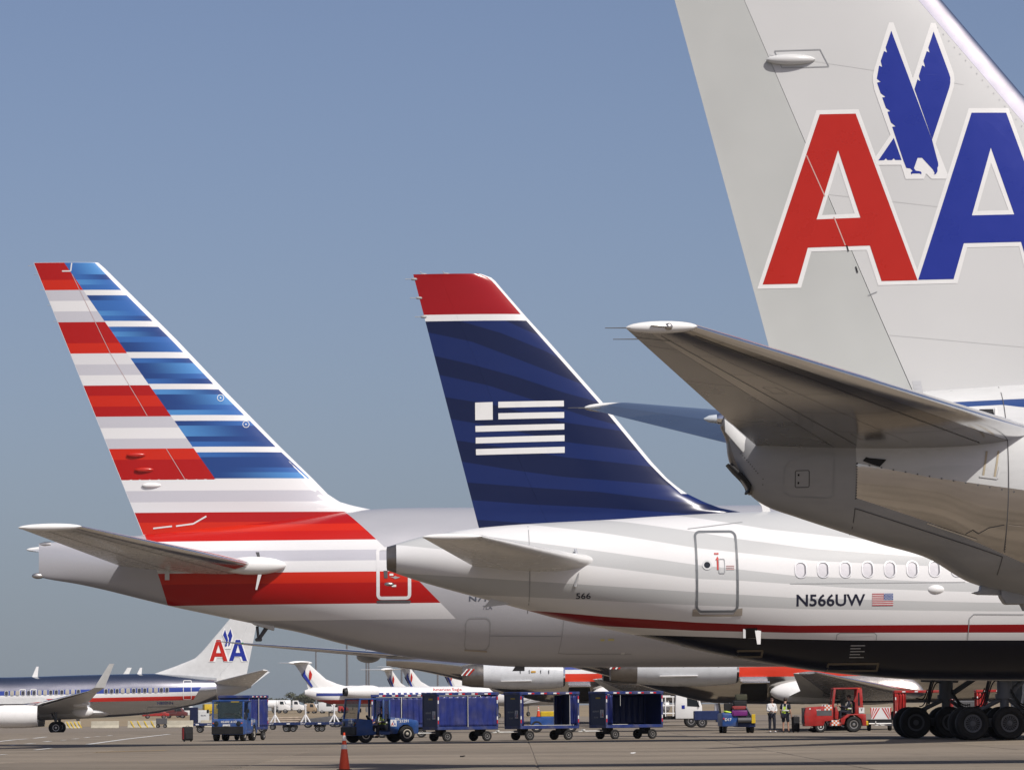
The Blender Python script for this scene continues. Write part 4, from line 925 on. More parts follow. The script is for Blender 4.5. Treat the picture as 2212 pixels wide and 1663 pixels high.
def fp(pts, w, m, off=.009): return pline(F3, fs3, Z11, pts, w, m, A3, .3, off)
fp([(742, 805), (838, 1020)], .016, mat('seam_on_red', (.62, .40, .36), .4)); fp([(885, 1128), (944, 1276)], .016, mat('seam_on_red', (.62, .40, .36), .4))
fp([(575, 258), (812, 253), (858, 342), (613, 348), (575, 258)], .012, M_line); fp([(1062, 1540), (1110, 1520)], .012, M_line)
decal('seam_gap', [[P11([(947, 1277), (955, 1277), (964, 1308), (957, 1308)])], [P11([(995, 1388), (1002, 1388), (1012, 1420), (1004, 1420)])]], fs3, .01, M_black, A3, cell=.2)
c = F3.L(Z11(660, 303), .35); e = F3.L(Z11(790, 303), .35)
b = MB(); b.ell((c[0], -fs3(*c) - .02, c[1]), (e[0] - c[0], .10, .085), 24, 12); b.build('hinge_fairing', M_fin3, A3)
# dorsal fairing line and stacked tabs at rudder root
pline(F3, fus3, Z8, [(1690, 442), (2212, 411), (2500, 395)], .02, M_line, A3, .4)
M_tab = mat('tab_grey', (.5, .51, .53), .4)
for k, (x, y, w) in enumerate(((1620, 410, 45), (1622, 433, 47), (1628, 455, 45))):
    p = F3.L(Z8(x, y + 21), .42); q = F3.L(Z8(x + w, y), .42); b = MB(); b.box(((p[0] + q[0]) / 2, -.44 - .015 * k, (p[1] + q[1]) / 2), (q[0] - p[0], .03, q[1] - p[1])); b.build('rudder_root_tab', M_tab, A3)
# stabilizers
st3 = stab(F3, None, Z8(2205, 655), Z8(770, 735), Z8(470, 122), Z8(95, 128), (1.52, .66), 7.5, .46, .16,
   [('leading_edge', 0, .075, M_alu), ('horizontal_stabilizer', .077, .70, mat('stab_bare_metal', (.50, .475, .44), .17, 1., var=.08, scale=.7, bump=.05, bscale=1.2)), ('elevator', .703, 1., mat('elevator_metal', (.46, .45, .43), .26, 1., var=.05, scale=.6))], A3, rows=16)
for sd, S, _ in st3: tip_cap(S, A3, M_white, .085, .1)
for sd in (-1, 1):
    S = [x for x in st3 if x[0] == sd][0][1]; le_, te_, _t = S[-1]
    b = MB(); y = sd * 7.55
    for dz_, dy_ in ((0, 0), (-.0, -.45)):
        p = te_ + Vector((.1, sd * dy_, dz_ - .0)) + (S[-2][1] - te_) * (-dy_ / 6.9); b.cyl(p, p + Vector((-.38, 0, .0)), .009, .006, 6)
    b.build('static_wick', M_dgrey, A3)
    b = MB(); mm_ = (le_ + te_) / 2; b.cyl(mm_ + Vector((.1, sd * .12, .0)), mm_ + Vector((-.14, sd * .14, .02)), .018, .014, 8); b.ell(mm_ + Vector((.1, sd * .1, 0)), (.06, .05, .05), 10, 8); b.build('tip_light', M_steel, A3)
for sd, S, _ in st3:
    if sd > 0: continue
    stab_line(S, [(.16, .0), (.16, .97)], .014, M_dgrey, A3); stab_line(S, [(.60, .02), (.60, .97)], .012, M_dgrey, A3); stab_line(S, [(.38, .05), (.42, .9)], .006, M_dgrey, A3)
    for u in (.12, .3, .47, .63, .78, .9): stab_line(S, [(.085, u), (.60, u + .03)], .006, M_dgrey, A3)
    for u in (.2, .55, .85): stab_line(S, [(.705, u), (.985, u + .02)], .008, M_dgrey, A3)
    stab_line(S, [(.60, .93), (1.0, .93)], .02, M_black, A3)
    for u in (.08, .5): stab_line(S, [(.46, u), (.54, u), (.54, u + .05), (.46, u + .05), (.46, u)], .006, M_dgrey, A3, name='access_panel')
for sd, S, _ in st1:
    if sd < 0: stab_line(S, [(.20, .0), (.20, .97)], .03, M_dgrey, A1); stab_line(S, [(.62, .02), (.62, .95)], .03, M_dgrey, A1)
dots = []
for k in range(90):
    t = k / 89; z = 12.0 - 4.6 * t
    if k % 2 == 0: dots.append([circ((fl3(z) - .47, z), .010, 6)])
decal('rivets', dots, fs3, .008, mat('rivet_grey', (.42, .43, .43), .4), A3, cell=0)['kind'] = 'stuff'
for zz in (7.2, 9.4, 11.6): decal('panel_line', [[[(hg3(zz) + .02, zz), (fl3(zz) - .42, zz - .5), (fl3(zz) - .42, zz - .508), (hg3(zz) + .02, zz - .008)]]], fs3, .002, mat('faint_seam', (.50, .505, .50), .4), A3, cell=.25)
# tail light, exhaust
c = F3.L(ZB7(150, 535)); b = MB(); b.lathe([(-.3, .06), (-.3, .085), (-.03, .085), (0, .07)], (c[0], 0, c[1]), (-1, 0, 0), 16); b.build('tail_light_housing', M_alu, A3)
b = MB(); b.lathe([(0, .07), (.12, .055), (.2, .01)], (c[0], 0, c[1]), (-1, 0, 0), 16); b.build('tail_light_lens', mat('lens', (.5, .55, .6), .08, coat=.5), A3)
# sculpted end plate of the tail cone and the exhaust lip below it
endp = [ZB7(230, 505), ZB7(205, 540), ZB7(188, 620), ZB7(225, 690), ZB7(262, 780), ZB7(266, 850), ZB7(275, 935), ZB7(300, 1030), ZB7(360, 1130), ZB7(440, 1220), ZB7(480, 1300), ZB7(485, 1365), ZB7(540, 1385), ZB7(540, 900), ZB7(420, 560)]
b = MB(); b.prism([F3.L(p) for p in endp], -.17, .17, bev=.045); b.build('tail_end_cap', M_burnt, A3)
p = [F3.L(ZB7(*q)) for q in ((255, 1035), (330, 1072), (450, 1180), (520, 1270), (505, 1365), (468, 1362), (486, 1310), (430, 1225), (330, 1125))]
b = MB(); b.prism(p, -.30, .30, bev=.02); b.build('exhaust_lip', M_black, A3)
p = [F3.L(ZB7(*q), .3) for q in ((232, 535), (345, 630), (520, 790), (440, 912), (300, 750), (240, 680))]
b = MB(); b.prism(p, -.36, -.30, bev=.01); b.build('elevator_root_seal', M_grey, A3)
p, q = F3.L(ZB7(1022, 1293), .75), F3.L(ZB7(1177, 1100), .75); hs = decal('access_hatch', [ring_shape(p[0], p[1], q[0], q[1], .03, .012)], fus3.surf, .006, M_dgrey, A3, cell=.1)
decal('hatch_latch', [[rrect(*F3.L(ZB7(1050, 1165), .75), *F3.L(ZB7(1068, 1142), .75), .01)], [rrect(*F3.L(ZB7(1050, 1252), .75), *F3.L(ZB7(1068, 1228), .75), .01)]], fus3.surf, .006, M_black, hs, cell=0)
pline(F3, fus3, ZB7, [(905, 1330), (905, 1060), (960, 1000), (1250, 900), (1440, 910), (1438, 1390), (1370, 1410), (980, 1385), (905, 1330)], .008, M_mgrey, A3, .8)
pline(F3, fus3, Z8, [(1310, 1218), (1312, 1087), (1700, 1215), (2080, 1348), (2068, 1440)], .012, M_dgrey, A3, .7)
pline(F3, fus3, Z8, [(2126, 400), (2126, 1000), (2118, 1310)], .012, M_dgrey, A3, 1.4); pline(F3, fus3, Z8, [(2126, 1175), (2212, 1185), (2400, 1195)], .012, M_alu, A3, 1.3)
pline(F3, fus3, Z8, [(1690, 1168), (1945, 1258)], .02, M_alu, A3, .8)
pline(F3, fus3, Z8, [(1895, 1225), (1930, 1205), (1960, 1225), (2010, 1195), (2090, 1180)], .008, M_dgrey, A3, 1.0)
dots = []
for k in range(14):
    for (x, y) in ((1322, 850 + k * 14), (1325 + k * 62, 848 + k * 12.3)): c = F3.L(Z8(x, y), .95); dots.append([circ(c, .014, 6)])
for k in range(26): dots.append([circ(F3.L(Z8(2118, 990 + k * 13), 1.3), .009, 6)])
for k in range(12): dots.append([circ(F3.L(ZB7(*( (425 + k * 20, 910 + k * 25) if k < 10 else (662, 1200 + (k - 10) * 60))), .45), .009, 6)])
decal('rivets', dots, fus3.surf, .006, M_dgrey, A3, cell=0)['kind'] = 'stuff'
p = F3.L(Z8(1348, 838), .95); decal('inlet_opening', [[zpoly(F3, Z8, [(1352, 835), (1370, 815), (1385, 820), (1475, 830), (1440, 868), (1400, 855)], .95)]], fus3.surf, .02, M_black, A3, cell=.1)
p, q = F3.L(ZB6(735, 438), 1.4), F3.L(ZB6(822, 382), 1.4); decal('vent_opening', [[[p, (q[0], p[1]), q, (p[0], q[1])]]], fus3.surf, .012, M_black, A3, cell=.1)
p, q = F3.L(ZB6(822, 438), 1.4), F3.L(ZB6(840, 380), 1.4); b = MB(); b.box(((p[0] + q[0]) / 2, -fus3.surf(*p) - .02, (p[1] + q[1]) / 2), (q[0] - p[0], .05, q[1] - p[1]), bev=.01); b.build('vent_edge', M_white, A3)
for xx in (735, 808): pline(F3, fus3, ZB6, [(xx + 28, 660), (xx, 830)], .03, mat('track_tan', (.42, .36, .26), .5), A3, 1.45, .01, 'trim_track')
pline(F3, fus3, ZB6, [(710, 822), (822, 838), (840, 760)], .03, M_grey, A3, 1.4, .012, 'trim_track')
p, q = F3.L(ZB6(672, 1565), .2), F3.L(ZB6(850, 1530), .2); b = MB(); b.prism([(p[0], p[1]), (p[0] + .12, p[1] + .03), (p[0] + .14, p[1] + .12), (q[0], q[1] + .05), (q[0], q[1] - .12), (p[0] + .1, p[1] - .03)], -.12, .12, bev=.01); b.build('drain_fin', M_mgrey, A3)
p, q = F3.L(ZB6(852, 1640), .2), F3.L(ZB6(1060, 1560), .2); b = MB(); b.prism([(p[0], p[1] + .12), (p[0] + .08, p[1]), (q[0], p[1]), (q[0], q[1] + .1), (p[0], q[1] + .1)], -.2, .2, bev=.03); b.cyl((p[0] + .4, 0, p[1]), (p[0] + .4, 0, p[1] - .1), .1, .05, 14); b.build('belly_pod', M_mgrey, A3)

# ------------------------------------------------------------------ silver single-aisle jet at far left (nose left)
F4 = Frame(300, 374, 182.9, side=1, dz=-.75)
A4 = F4.root('airliner', 'distant silver airliner with blue, white and red cheatline and small lettered tail at left', 'airliner')
top = [(-330, 1458), Z1(0, 712), Z1(800, 690), Z1(1300, 680), Z1(1600, 694), Z1(1850, 717), Z1(2000, 728), Z1(2130, 738)]
bot = [(-330, 1553), Z1(0, 1085), Z1(560, 1066), Z1(1000, 1050), Z1(1250, 1028), Z1(1500, 983), Z1(1800, 918), Z1(2000, 860), Z1(2130, 800)]
wid = [(-330, 1.9), (0, 1.88), (200, 1.88), (320, 1.86), (390, 1.7), (450, 1.3), (500, .85), (542, .32)]
fus4 = Fuselage(sorted(stations(F4, top, bot, wid)), ds=.35, nseg=72)
a4 = {}
def ab4(n, pts): f = curve(F4, Z1, pts, 1.8); a4['ab_' + n] = above(f); a4['be_' + n] = below(f)
ab4('b1', [(-800, 848), (0, 830), (1550, 797), (1800, 790)]); ab4('b0', [(-800, 886), (0, 868), (1550, 836), (1800, 828)])
ab4('r1', [(-800, 921), (0, 903), (1550, 871), (1800, 863)]); ab4('r0', [(-800, 953), (0, 935), (1550, 905), (1800, 897)])
g4 = line2(F4.L(Z1(1705, 797), 1.6), F4.L(Z1(1640, 905), 1.6)); sg = 1 if g4(*F4.L(Z1(1000, 850), 1.6)) > 0 else -1
a4['fw'] = lambda s, z: sg * g4(s, z)
s4t = F4.L(Z1(1840, 780), 1)[0]; a4['tailgrey'] = lambda s, z: s4t - s
MET = ((.52, .54, .58, 1), 1., .20)
M_a4 = paint('silver_cheatline', MET, [(((.03, .06, .30, 1), 0, .3), ['be_b1', 'ab_b0', 'fw']), (((.74, .74, .74, 1), 0, .3), ['be_b0', 'ab_r1', 'fw']), (((.50, .03, .02, 1), 0, .3), ['be_r1', 'ab_r0', 'fw']), (((.55, .55, .54, 1), .2, .35), ['tailgrey'])], coat=.1, dirt=.15, wave=.08)
fus4.build('fuselage', M_a4, A4, a4)
te = [Z1(2095, 690), Z1(2172, 300), Z1(2190, 205)]; le = [Z1(1310, 682), Z1(1480, 622), Z1(1655, 552), Z1(1720, 490), Z1(1940, 230), Z1(2030, 130)]
fl4, ft4 = fin_funcs(F4, te, le); z0 = F4.L(Z1(1310, 684))[1]; z1 = 12.2
secs = fin_secs(fl4, ft4, z0 - .05, z1, .5, .2, 24); secs.insert(0, (Vector((fl4(z0), 0, z0 - .3)), Vector((ft4(z0 - .5), 0, z0 - .6)), .5))
hx4 = lambda u, l, t: max(.3, 1 - .36 * (fl4(z0 + 3) - ft4(z0 + 3)) / abs(l.x - t.x) * (1 - .45 * u)) if abs(l.x - t.x) > .1 else .7
lift(secs, [('vertical_stabilizer', 0, .72, mat('fin4_grey', (.60, .61, .61), .35, coat=.2)), ('rudder', .722, 1, M_grey)], (0, 1, 0), A4)
_fs4 = fin_surf(fl4, ft4, z0 - .05, z1, .5, .2); fs4 = lambda s, z: _fs4(s, z) + .02
def P4(pts): return [F4.L(Z1(*p), .2) for p in pts]
def big_a(x0, x1, x2, x3, yt, yb, m, off):
    # x0..x1 apex, legs to x2 (left) and x3 (right), straight letter A in picture points
    w = (x1 - x0); lw = w * .95; yc = yb - (yb - yt) * .21; 
    def xl(y): return x0 + (x2 - x0) * (y - yt) / (yb - yt)
    def xr(y): return x1 + (x3 - x1) * (y - yt) / (yb - yt)
    outer = [(x0, yt), (x1, yt), (x3, yb), (x3 - lw, yb), (xr(yc) - lw, yc), (xl(yc) + lw, yc), (x2 + lw, yb), (x2, yb)]
    yh0, yh1 = yt + (yb - yt) * .24, yb - (yb - yt) * .385
    hole = [((x0 + x1) / 2, yh0), (xr(yh1) - lw, yh1), (xl(yh1) + lw, yh1)]
    return decal('letter_a', [[P4(outer), P4(hole)]], fs4, off, m, A4, 1, 0)
decal('letter_outline', [[P4([(1830, 385), (1880, 385), (1938, 540), (1998, 385), (2048, 385), (2110, 575), (2050, 580), (2035, 540), (1990, 540), (1975, 580), (1905, 580), (1890, 545), (1842, 545), (1828, 582), (1770, 582)])]], fs4, .02, M_white, A4, 1, 0)
big_a(1838, 1873, 1780, 1933, 393, 575, M_wred, .04)['label'] = 'small red letter A'; big_a(2003, 2040, 1945, 2098, 393, 572, M_wblue, .04)['label'] = 'small blue letter A'
decal('eagle_outline', [[P4([(1905, 290), (1935, 340), (1960, 285), (1985, 360), (1960, 470), (1905, 470), (1920, 420), (1885, 350)])]], fs4, .03, M_white, A4, 1, 0)
for q in ([(1912, 305), (1938, 395), (1922, 455), (1918, 400), (1895, 352)], [(1958, 300), (1974, 360), (1950, 440), (1938, 450), (1945, 380), (1935, 352)], [(1912, 425), (1930, 440), (1915, 455)]): decal('eagle_emblem', [[P4(q)]], fs4, .05, M_wblue, A4, 1, 0)
stab(F4, None, Z1(1815, 752), Z1(2125, 792), Z1(2232, 648), Z1(2280, 655), (.9, .4), 7.1, .35, .12, [('horizontal_stabilizer', 0, .7, M_ustab), ('elevator', .702, 1, M_ustab)], A4, rows=5)
b = MB(); c = F4.L(Z1(2110, 790)); b.lathe([(0, .34), (.5, .26), (.52, .18), (.3, .16)], (c[0] + .3, 0, c[1] + .12), (-1, 0, -.03), 14); b.build('exhaust_nozzle', M_steel, A4)
# wing with winglet, both sides
for sd in (1, -1):
    def V4(p, a): s, z = F4.L(p, a); return Vector((s, sd * a, z))
    S = [(V4(Z1(150, 990), 1.5), V4(Z1(760, 1010), 1.5), .75), (V4(Z1(360, 925), 6.0), V4(Z1(735, 945), 6.0), .5), (V4(Z1(740, 832), 16.6), V4(Z1(830, 835), 16.6), .14)]
    lift(S, [('leading_edge', 0, .08, M_alu), ('wing', .082, .74, M_grey), ('flap', .742, 1, M_grey)], (0, 0, 1), A4, 5)
    W = [(V4(Z1(740, 832), 16.6), V4(Z1(835, 838), 16.6), .14), (V4(Z1(800, 800), 17.2), V4(Z1(888, 800), 17.2), .12), (V4(Z1(928, 597), 17.8), V4(Z1(970, 597), 17.8), .06)]
    lift(W, [('winglet', 0, 1, mat('winglet_grey', (.6, .61, .6), .35))], (0, 1, 0), A4, 4)
    b = MB(); c = V4(Z1(60, 1045), 4.83); b.lathe([(-2.6, .78), (-2.5, .9), (-1.2, 1.04), (.6, 1.04), (1.75, .95), (1.75, .82), (1.2, .8)], c + Vector((-1.0, 0, 0)), (-1, 0, 0), 28); b.build('engine', M_white, A4)
    e = V4(Z1(215, 1052), 4.83); b = MB(); b.lathe([(-.6, .62), (0, .60), (.8, .48), (.82, .3), (1.3, .1)], e, (-1, 0, 0), 20); b.build('exhaust_core', M_dgrey, A4)
    b = MB(); b.prism([(e.x + 3.4, 2.75), (e.x + .2, 2.75), (e.x - 2.2, 3.0), (e.x - 1.5, 3.3), (e.x + 2.2, 3.2)], sd * 4.7, sd * 4.96); b.build('pylon', M_grey, A4)
    for (x0, x1, y0, y1, a) in ((610, 795, 955, 1050, 3.4), (620, 740, 925, 965, 7.0), (690, 765, 925, 950, 10.5)):
        p, q = V4(Z1(x0, (y0 + y1) / 2), a), V4(Z1(x1, (y0 + y1) / 2), a); rr = (y1 - y0) / 2.458 / 1.6 / 23.5 / 2
        b = MB(); b.ell((p + q) / 2, (abs(q.x - p.x) / 2, rr * .7, rr), 18, 10); b.build('flap_fairing', M_white, A4)
    for k, dy in enumerate((-.43, .43)):
        c = V4(Z1(478 if k else 462, 1136), 2.86); wheel((c.x, c.y + dy, .56), .56, .4, A4, side=1)
    b = MB(); c = V4(Z1(475, 1136), 2.86); b.cyl((c.x, c.y, .5), (c.x, c.y, 2.4), .12, n=10); b.cyl((c.x, c.y, 1.0), (c.x + .6, c.y - sd * .9, 2.2), .07, n=8); b.cyl((c.x, c.y - .45, .56), (c.x, c.y + .45, .56), .09, n=8); b.build('shock_strut', M_gear, A4)
b = MB(); c = F4.L(Z1(300, 1010)); b.ell((c[0] - 1.5, 0, c[1] - .05), (6.5, 1.9, .62), 26, 12); b.build('belly_fairing', M_grey, A4)
b = MB(); c = F4.L(Z1(655, 1075)); b.prism([(c[0] - .2, c[1] + .35), (c[0] + .15, c[1] + .35), (c[0] + .05, c[1] - .1), (c[0] - .25, c[1] - .05)], -.05, .05); b.build('drain_mast', M_white, A4)
for x, h in ((300, .85), (1180, .75)):
    c = F4.L(Z1(x, 700)); b = MB(); b.prism([(c[0] + .35, c[1] - .2), (c[0] - .2, c[1] - .2), (c[0] - .3, c[1] + h), (c[0] - .1, c[1] + h)], -.03, .03); b.build('blade_antenna', M_white, A4)
for (x0, y0, x1, y1) in ((1555, 735, 1626, 902), (165, 812, 220, 905), (258, 810, 312, 903)):
    p, q = F4.L(Z1(x0, y1), 1.8), F4.L(Z1(x1, y0), 1.8); decal('door_frame', [ring_shape(p[0], p[1], q[0], q[1], .12, .05)], fus4.surf, .03, M_white, A4, 1, .3)
M_w4d = mat('window_dark', (.05, .05, .06), .15); M_w4l = mat('window_tan', (.36, .33, .28), .4)
k = 0; x = 55.0
while x < 1420:
    if not (880 > x > 690):
        c = F4.L(Z1(x, 849 - x * .0215), 1.85); o = decal('cabin_window', [[rrect(c[0] - .19, c[1] - .25, c[0] + .19, c[1] + .25, .15, 3)]], fus4.surf, .03, M_mgrey, A4, 1, 0)
        decal('window_pane', [[rrect(c[0] - .13, c[1] - .19, c[0] + .13, c[1] + .19, .11, 3)]], fus4.surf, .045, M_w4l if k % 5 in (1, 2) else M_w4d, o, 1, 0)
    x += 47; k += 1
p, q = F4.L(Z1(1335, 944), 1.6), F4.L(Z1(1470, 920), 1.6); text_on_skin('registration', 'N800NN', p, q, fus4.surf, mat('lettering_blue', (.07, .09, .2)), A4, side=1, off=.04, bold=.02)
p, q = F4.L(Z1(1250, 1018), 1.3), F4.L(Z1(1498, 962), 1.5); decal('cargo_door', [ring_shape(p[0], p[1], q[0], q[1], .05, .04)], fus4.surf, .03, M_mgrey, A4, 1, .3)

# ------------------------------------------------------------------ tail-engined jets behind the wide-body
def md80(F, label):
    T = F.root('airliner', label, 'airliner', 'tail-engined silver jets parked behind the wide-body')
    fz = Fuselage([(-11, 4.62, 3.98, .22), (-9.5, 4.72, 3.75, .55), (-7.5, 4.8, 3.3, .95), (-5, 4.82, 2.6, 1.35), (-3, 4.82, 2.0, 1.55), (-.8, 4.82, 1.52, 1.67), (2, 4.82, 1.45, 1.67), (24, 4.82, 1.45, 1.67), (27, 4.75, 1.5, 1.6), (29.5, 4.3, 1.7, 1.2), (31.5, 3.5, 2.2, .5), (32, 3.1, 2.7, .1)], ds=.4, nseg=64)
    a = {'r1': lambda s, z: 3.36 - z, 'r0': lambda s, z: z - 2.86, 'w1': lambda s, z: 3.62 - z, 'w0': lambda s, z: z - 3.36, 'b1': lambda s, z: 3.98 - z, 'b0': lambda s, z: z - 3.62, 'fw': lambda s, z: s + 5.2 + (z - 3.4)}
    m = MATS.get('md_skin') or paint('bare_metal_cheatline', ((.55, .53, .50, 1), 1., .17), [(((.60, .04, .015, 1), 0, .3), ['r1', 'r0', 'fw']), (((.74, .74, .74, 1), 0, .3), ['w1', 'w0', 'fw']), (((.03, .06, .3, 1), 0, .3), ['b1', 'b0', 'fw'])], coat=.05, dirt=.2, wave=.25); MATS['md_skin'] = m
    fz.build('fuselage', m, T, a)
    M_nac = mat('nacelle_grey', (.58, .60, .62), .3, coat=.3, var=.05)
    for sd in (-1, 1):
        c = Vector((0, sd * 2.75, 3.32)); b = MB()
        b.lathe([(.5, .60), (.05, .62), (0, .72), (.12, .80)], c, (-1, 0, 0), 32, False); b.build('intake_lip', M_alu, T)
        b = MB(); b.lathe([(.12, .802), (.6, .88), (1.6, .93), (3.2, .92), (4.4, .84), (5.0, .78)], c, (-1, 0, 0), 32, False); b.build('nacelle', M_nac, T)
        b = MB(); b.lathe([(.5, .6), (.52, .05)], c, (-1, 0, 0), 24, False); b.build('fan', M_dgrey, T)
        b = MB(); b.lathe([(5.0, .775), (5.7, .74), (6.3, .62), (6.3, .5), (5.6, .45)], c, (-1, 0, 0), 28); b.build('thrust_reverser', M_burnt, T)
        for k in range(4):
            x = -5.75 - .14 * k; b = MB(); b.box((x, c.y - .7 - .02 * (k < 2), 3.5 + .0 * k), (.07, .05, .55), Matrix.Rotation(.7, 3, 'Y')); b.build('hazard_stripe', M_wred if k % 2 == 0 else M_white, T)
        b = MB(); b.prism([(-1.4, 3.45), (-5.6, 3.45), (-6.0, 3.2), (-2.2, 3.15)], sd * .9, sd * 2.1); b.build('pylon', M_grey, T)
        b = MB(); b.box((-3.0, c.y - .93, 2.92), (1.9, .18, .05), bev=.02); b.build('strake', M_white, T)
        for xx in (-1.0, -1.5, -2.2, -2.75): b = MB(); b.box((xx, c.y - .93, 3.5), (.03, .05, .22)); b.build('vent_slot', M_black, T)
        b = MB(); b.box((-1.95, c.y - .94, 3.5), (.28, .03, .1)); b.build('service_placard', mat('label_orange', (.6, .33, .03)), T)
        S = [(Vector((9.5, sd * 1.2, 1.95)), Vector((2.6, sd * 1.2, 1.8)), .65), (Vector((7.3, sd * 6, 2.2)), Vector((2.7, sd * 6, 2.1)), .42), (Vector((2.3, sd * 16.4, 2.95)), Vector((1.2, sd * 16.4, 2.9)), .12)]
        lift(S, [('leading_edge', 0, .1, M_alu), ('wing', .102, .75, mat('wing_metal', (.6, .6, .6), .25, .8)), ('flap', .752, 1, M_grey)], (0, 0, 1), T, 4)
        b = MB(); b.ell((3.7, sd * 1.62, 2.05), (2.0, .5, .62), 24, 12); b.build('wing_fillet', M_white, T)
        for dy in (-.3, .3): wheel((5.2, sd * 2.5 + dy, .55), .55, .38, T)
        b = MB(); b.cyl((5.2, sd * 2.5, .55), (5.2, sd * 2.5, 2.0), .12, n=10); b.cyl((5.2, sd * 2.5 - .35, .55), (5.2, sd * 2.5 + .35, .55), .08, n=8); b.build('shock_strut', M_gear, T)
    lift([(Vector((-2.0, 0, 4.5)), Vector((-9.6, 0, 4.5)), .5), (Vector((-8.6, 0, 9.0)), Vector((-12.6, 0, 9.0)), .35)], [('vertical_stabilizer', 0, .7, M_grey), ('rudder', .702, 1, M_grey)], (0, 1, 0), T, 4)
    for sd in (-1, 1): lift([(Vector((-8.8, 0, 9.1)), Vector((-12.4, 0, 9.1)), .4), (Vector((-12.0, sd * 6.1, 9.0)), Vector((-13.6, sd * 6.1, 9.0)), .15)], [('horizontal_stabilizer', 0, 1, M_grey)], (0, 0, 1), T, 3)
    decal('painted_hold_dark', [[rrect(.25, 1.62, 1.6, 2.5, .12)]], fz.surf, .01, M_black, T, -1, .2)  # flat black decal on the skin paints the shaded inside of the hold
    b = MB(); b.prism([(.25, 2.55), (1.6, 2.55), (1.6, 2.62), (.25, 2.62)], -1.6, -2.4); b.build('cargo_door', M_alu, T)
    for k in range(30): 
        if k * .8 + 3 < 26: decal('cabin_window', [[rrect(3 + k * .8, 3.66, 3.26 + k * .8, 3.94, .1, 3)]], fz.surf, .012, M_w4d, T, -1, 0)
    return T
F5 = Frame(1583, 228, 2.5, dz=-.12); MD1 = md80(F5, 'silver tail-engined jet with red stripe and open hold behind the belt loader')
MD1.scale = (1.12, 1.12, 1.08); MD2 = copy_tree(MD1); MD2.location = ground_at(1218, 284); MD2.rotation_euler.z = R(1.0); MD2['label'] = 'silver tail-engined jet with chrome engine intake above the curtained baggage carts'

# ------------------------------------------------------------------ wide-body facing the camera; only its long wing shows under the striped jet
F6 = Frame(1269, 342, -90)
A6 = F6.root('airliner', 'airliner facing the camera, its long grey wing reaching left under the striped jet', 'airliner')
fz = Fuselage([(-33, 7.9, 5.6, .15), (-22, 8.4, 3.6, 1.8), (-12, 8.4, 2.3, 3.0), (12, 8.4, 2.2, 3.1), (24, 8.3, 2.2, 3.0), (29, 7.2, 2.6, 2.0), (31, 5.6, 3.4, .8), (31.5, 4.8, 4.2, .1)], ds=1., nseg=56); fz.build('fuselage', M_grey, A6)
lift([(Vector((-19, 0, 8.0)), Vector((-31, 0, 8.0)), .9), (Vector((-30, 0, 17.2)), Vector((-33.5, 0, 17.2)), .35)], [('vertical_stabilizer', 0, 1, M_grey)], (0, 1, 0), A6, 4)
for sd in (-1, 1):
    S = [(Vector((7, sd * 2.6, 4.6)), Vector((-5.5, sd * 2.6, 4.3)), 1.2), (Vector((1.5, sd * 10, 5.25)), Vector((-5.0, sd * 10, 5.0)), .7), (Vector((-10.5, sd * 29, 6.95)), Vector((-12.3, sd * 29, 6.9)), .2), (Vector((-12.5, sd * 32, 7.25)), Vector((-13, sd * 32, 7.25)), .04)]
    lift(S, [('leading_edge', 0, .07, M_alu), ('wing', .071, .76, mat('wing_grey', (.5, .5, .5), .35)), ('flap', .761, 1, M_grey)], (0, 0, 1), A6, 6)
    for (y, z, L_, r_) in ((18.6, 6.1, 2.2, .55), (13.0, 5.5, 2.6, .62), (6.5, 5.0, 2.8, .7)):
        b = MB(); b.ell((-5.5 - (y - 10) * .33, sd * y, z - .35), (L_, r_ * 1.9, r_), 20, 10); b.build('flap_fairing', M_mgrey, A6)
    b = MB(); b.lathe([(-.0, .9), (.3, 1.1), (1.6, 1.2), (3.5, 1.15), (5.2, .9), (5.2, .7), (4, .7)], (7.2, sd * 7.2, 3.6), (-1, 0, 0), 28); b.build('engine', M_grey, A6)
    b = MB(); b.prism([(6, 4.2), (1, 4.2), (0, 4.6), (4.0, 5.0)], sd * 7.0, sd * 7.4); b.build('pylon', M_grey, A6)
b = MB(); b.ell((-11.0, -29.6, 7.05), (.3, .1, .06), 10, 6); b.build('wing_tip_light', mat('green_lens', (.02, .35, .12), .1), A6)

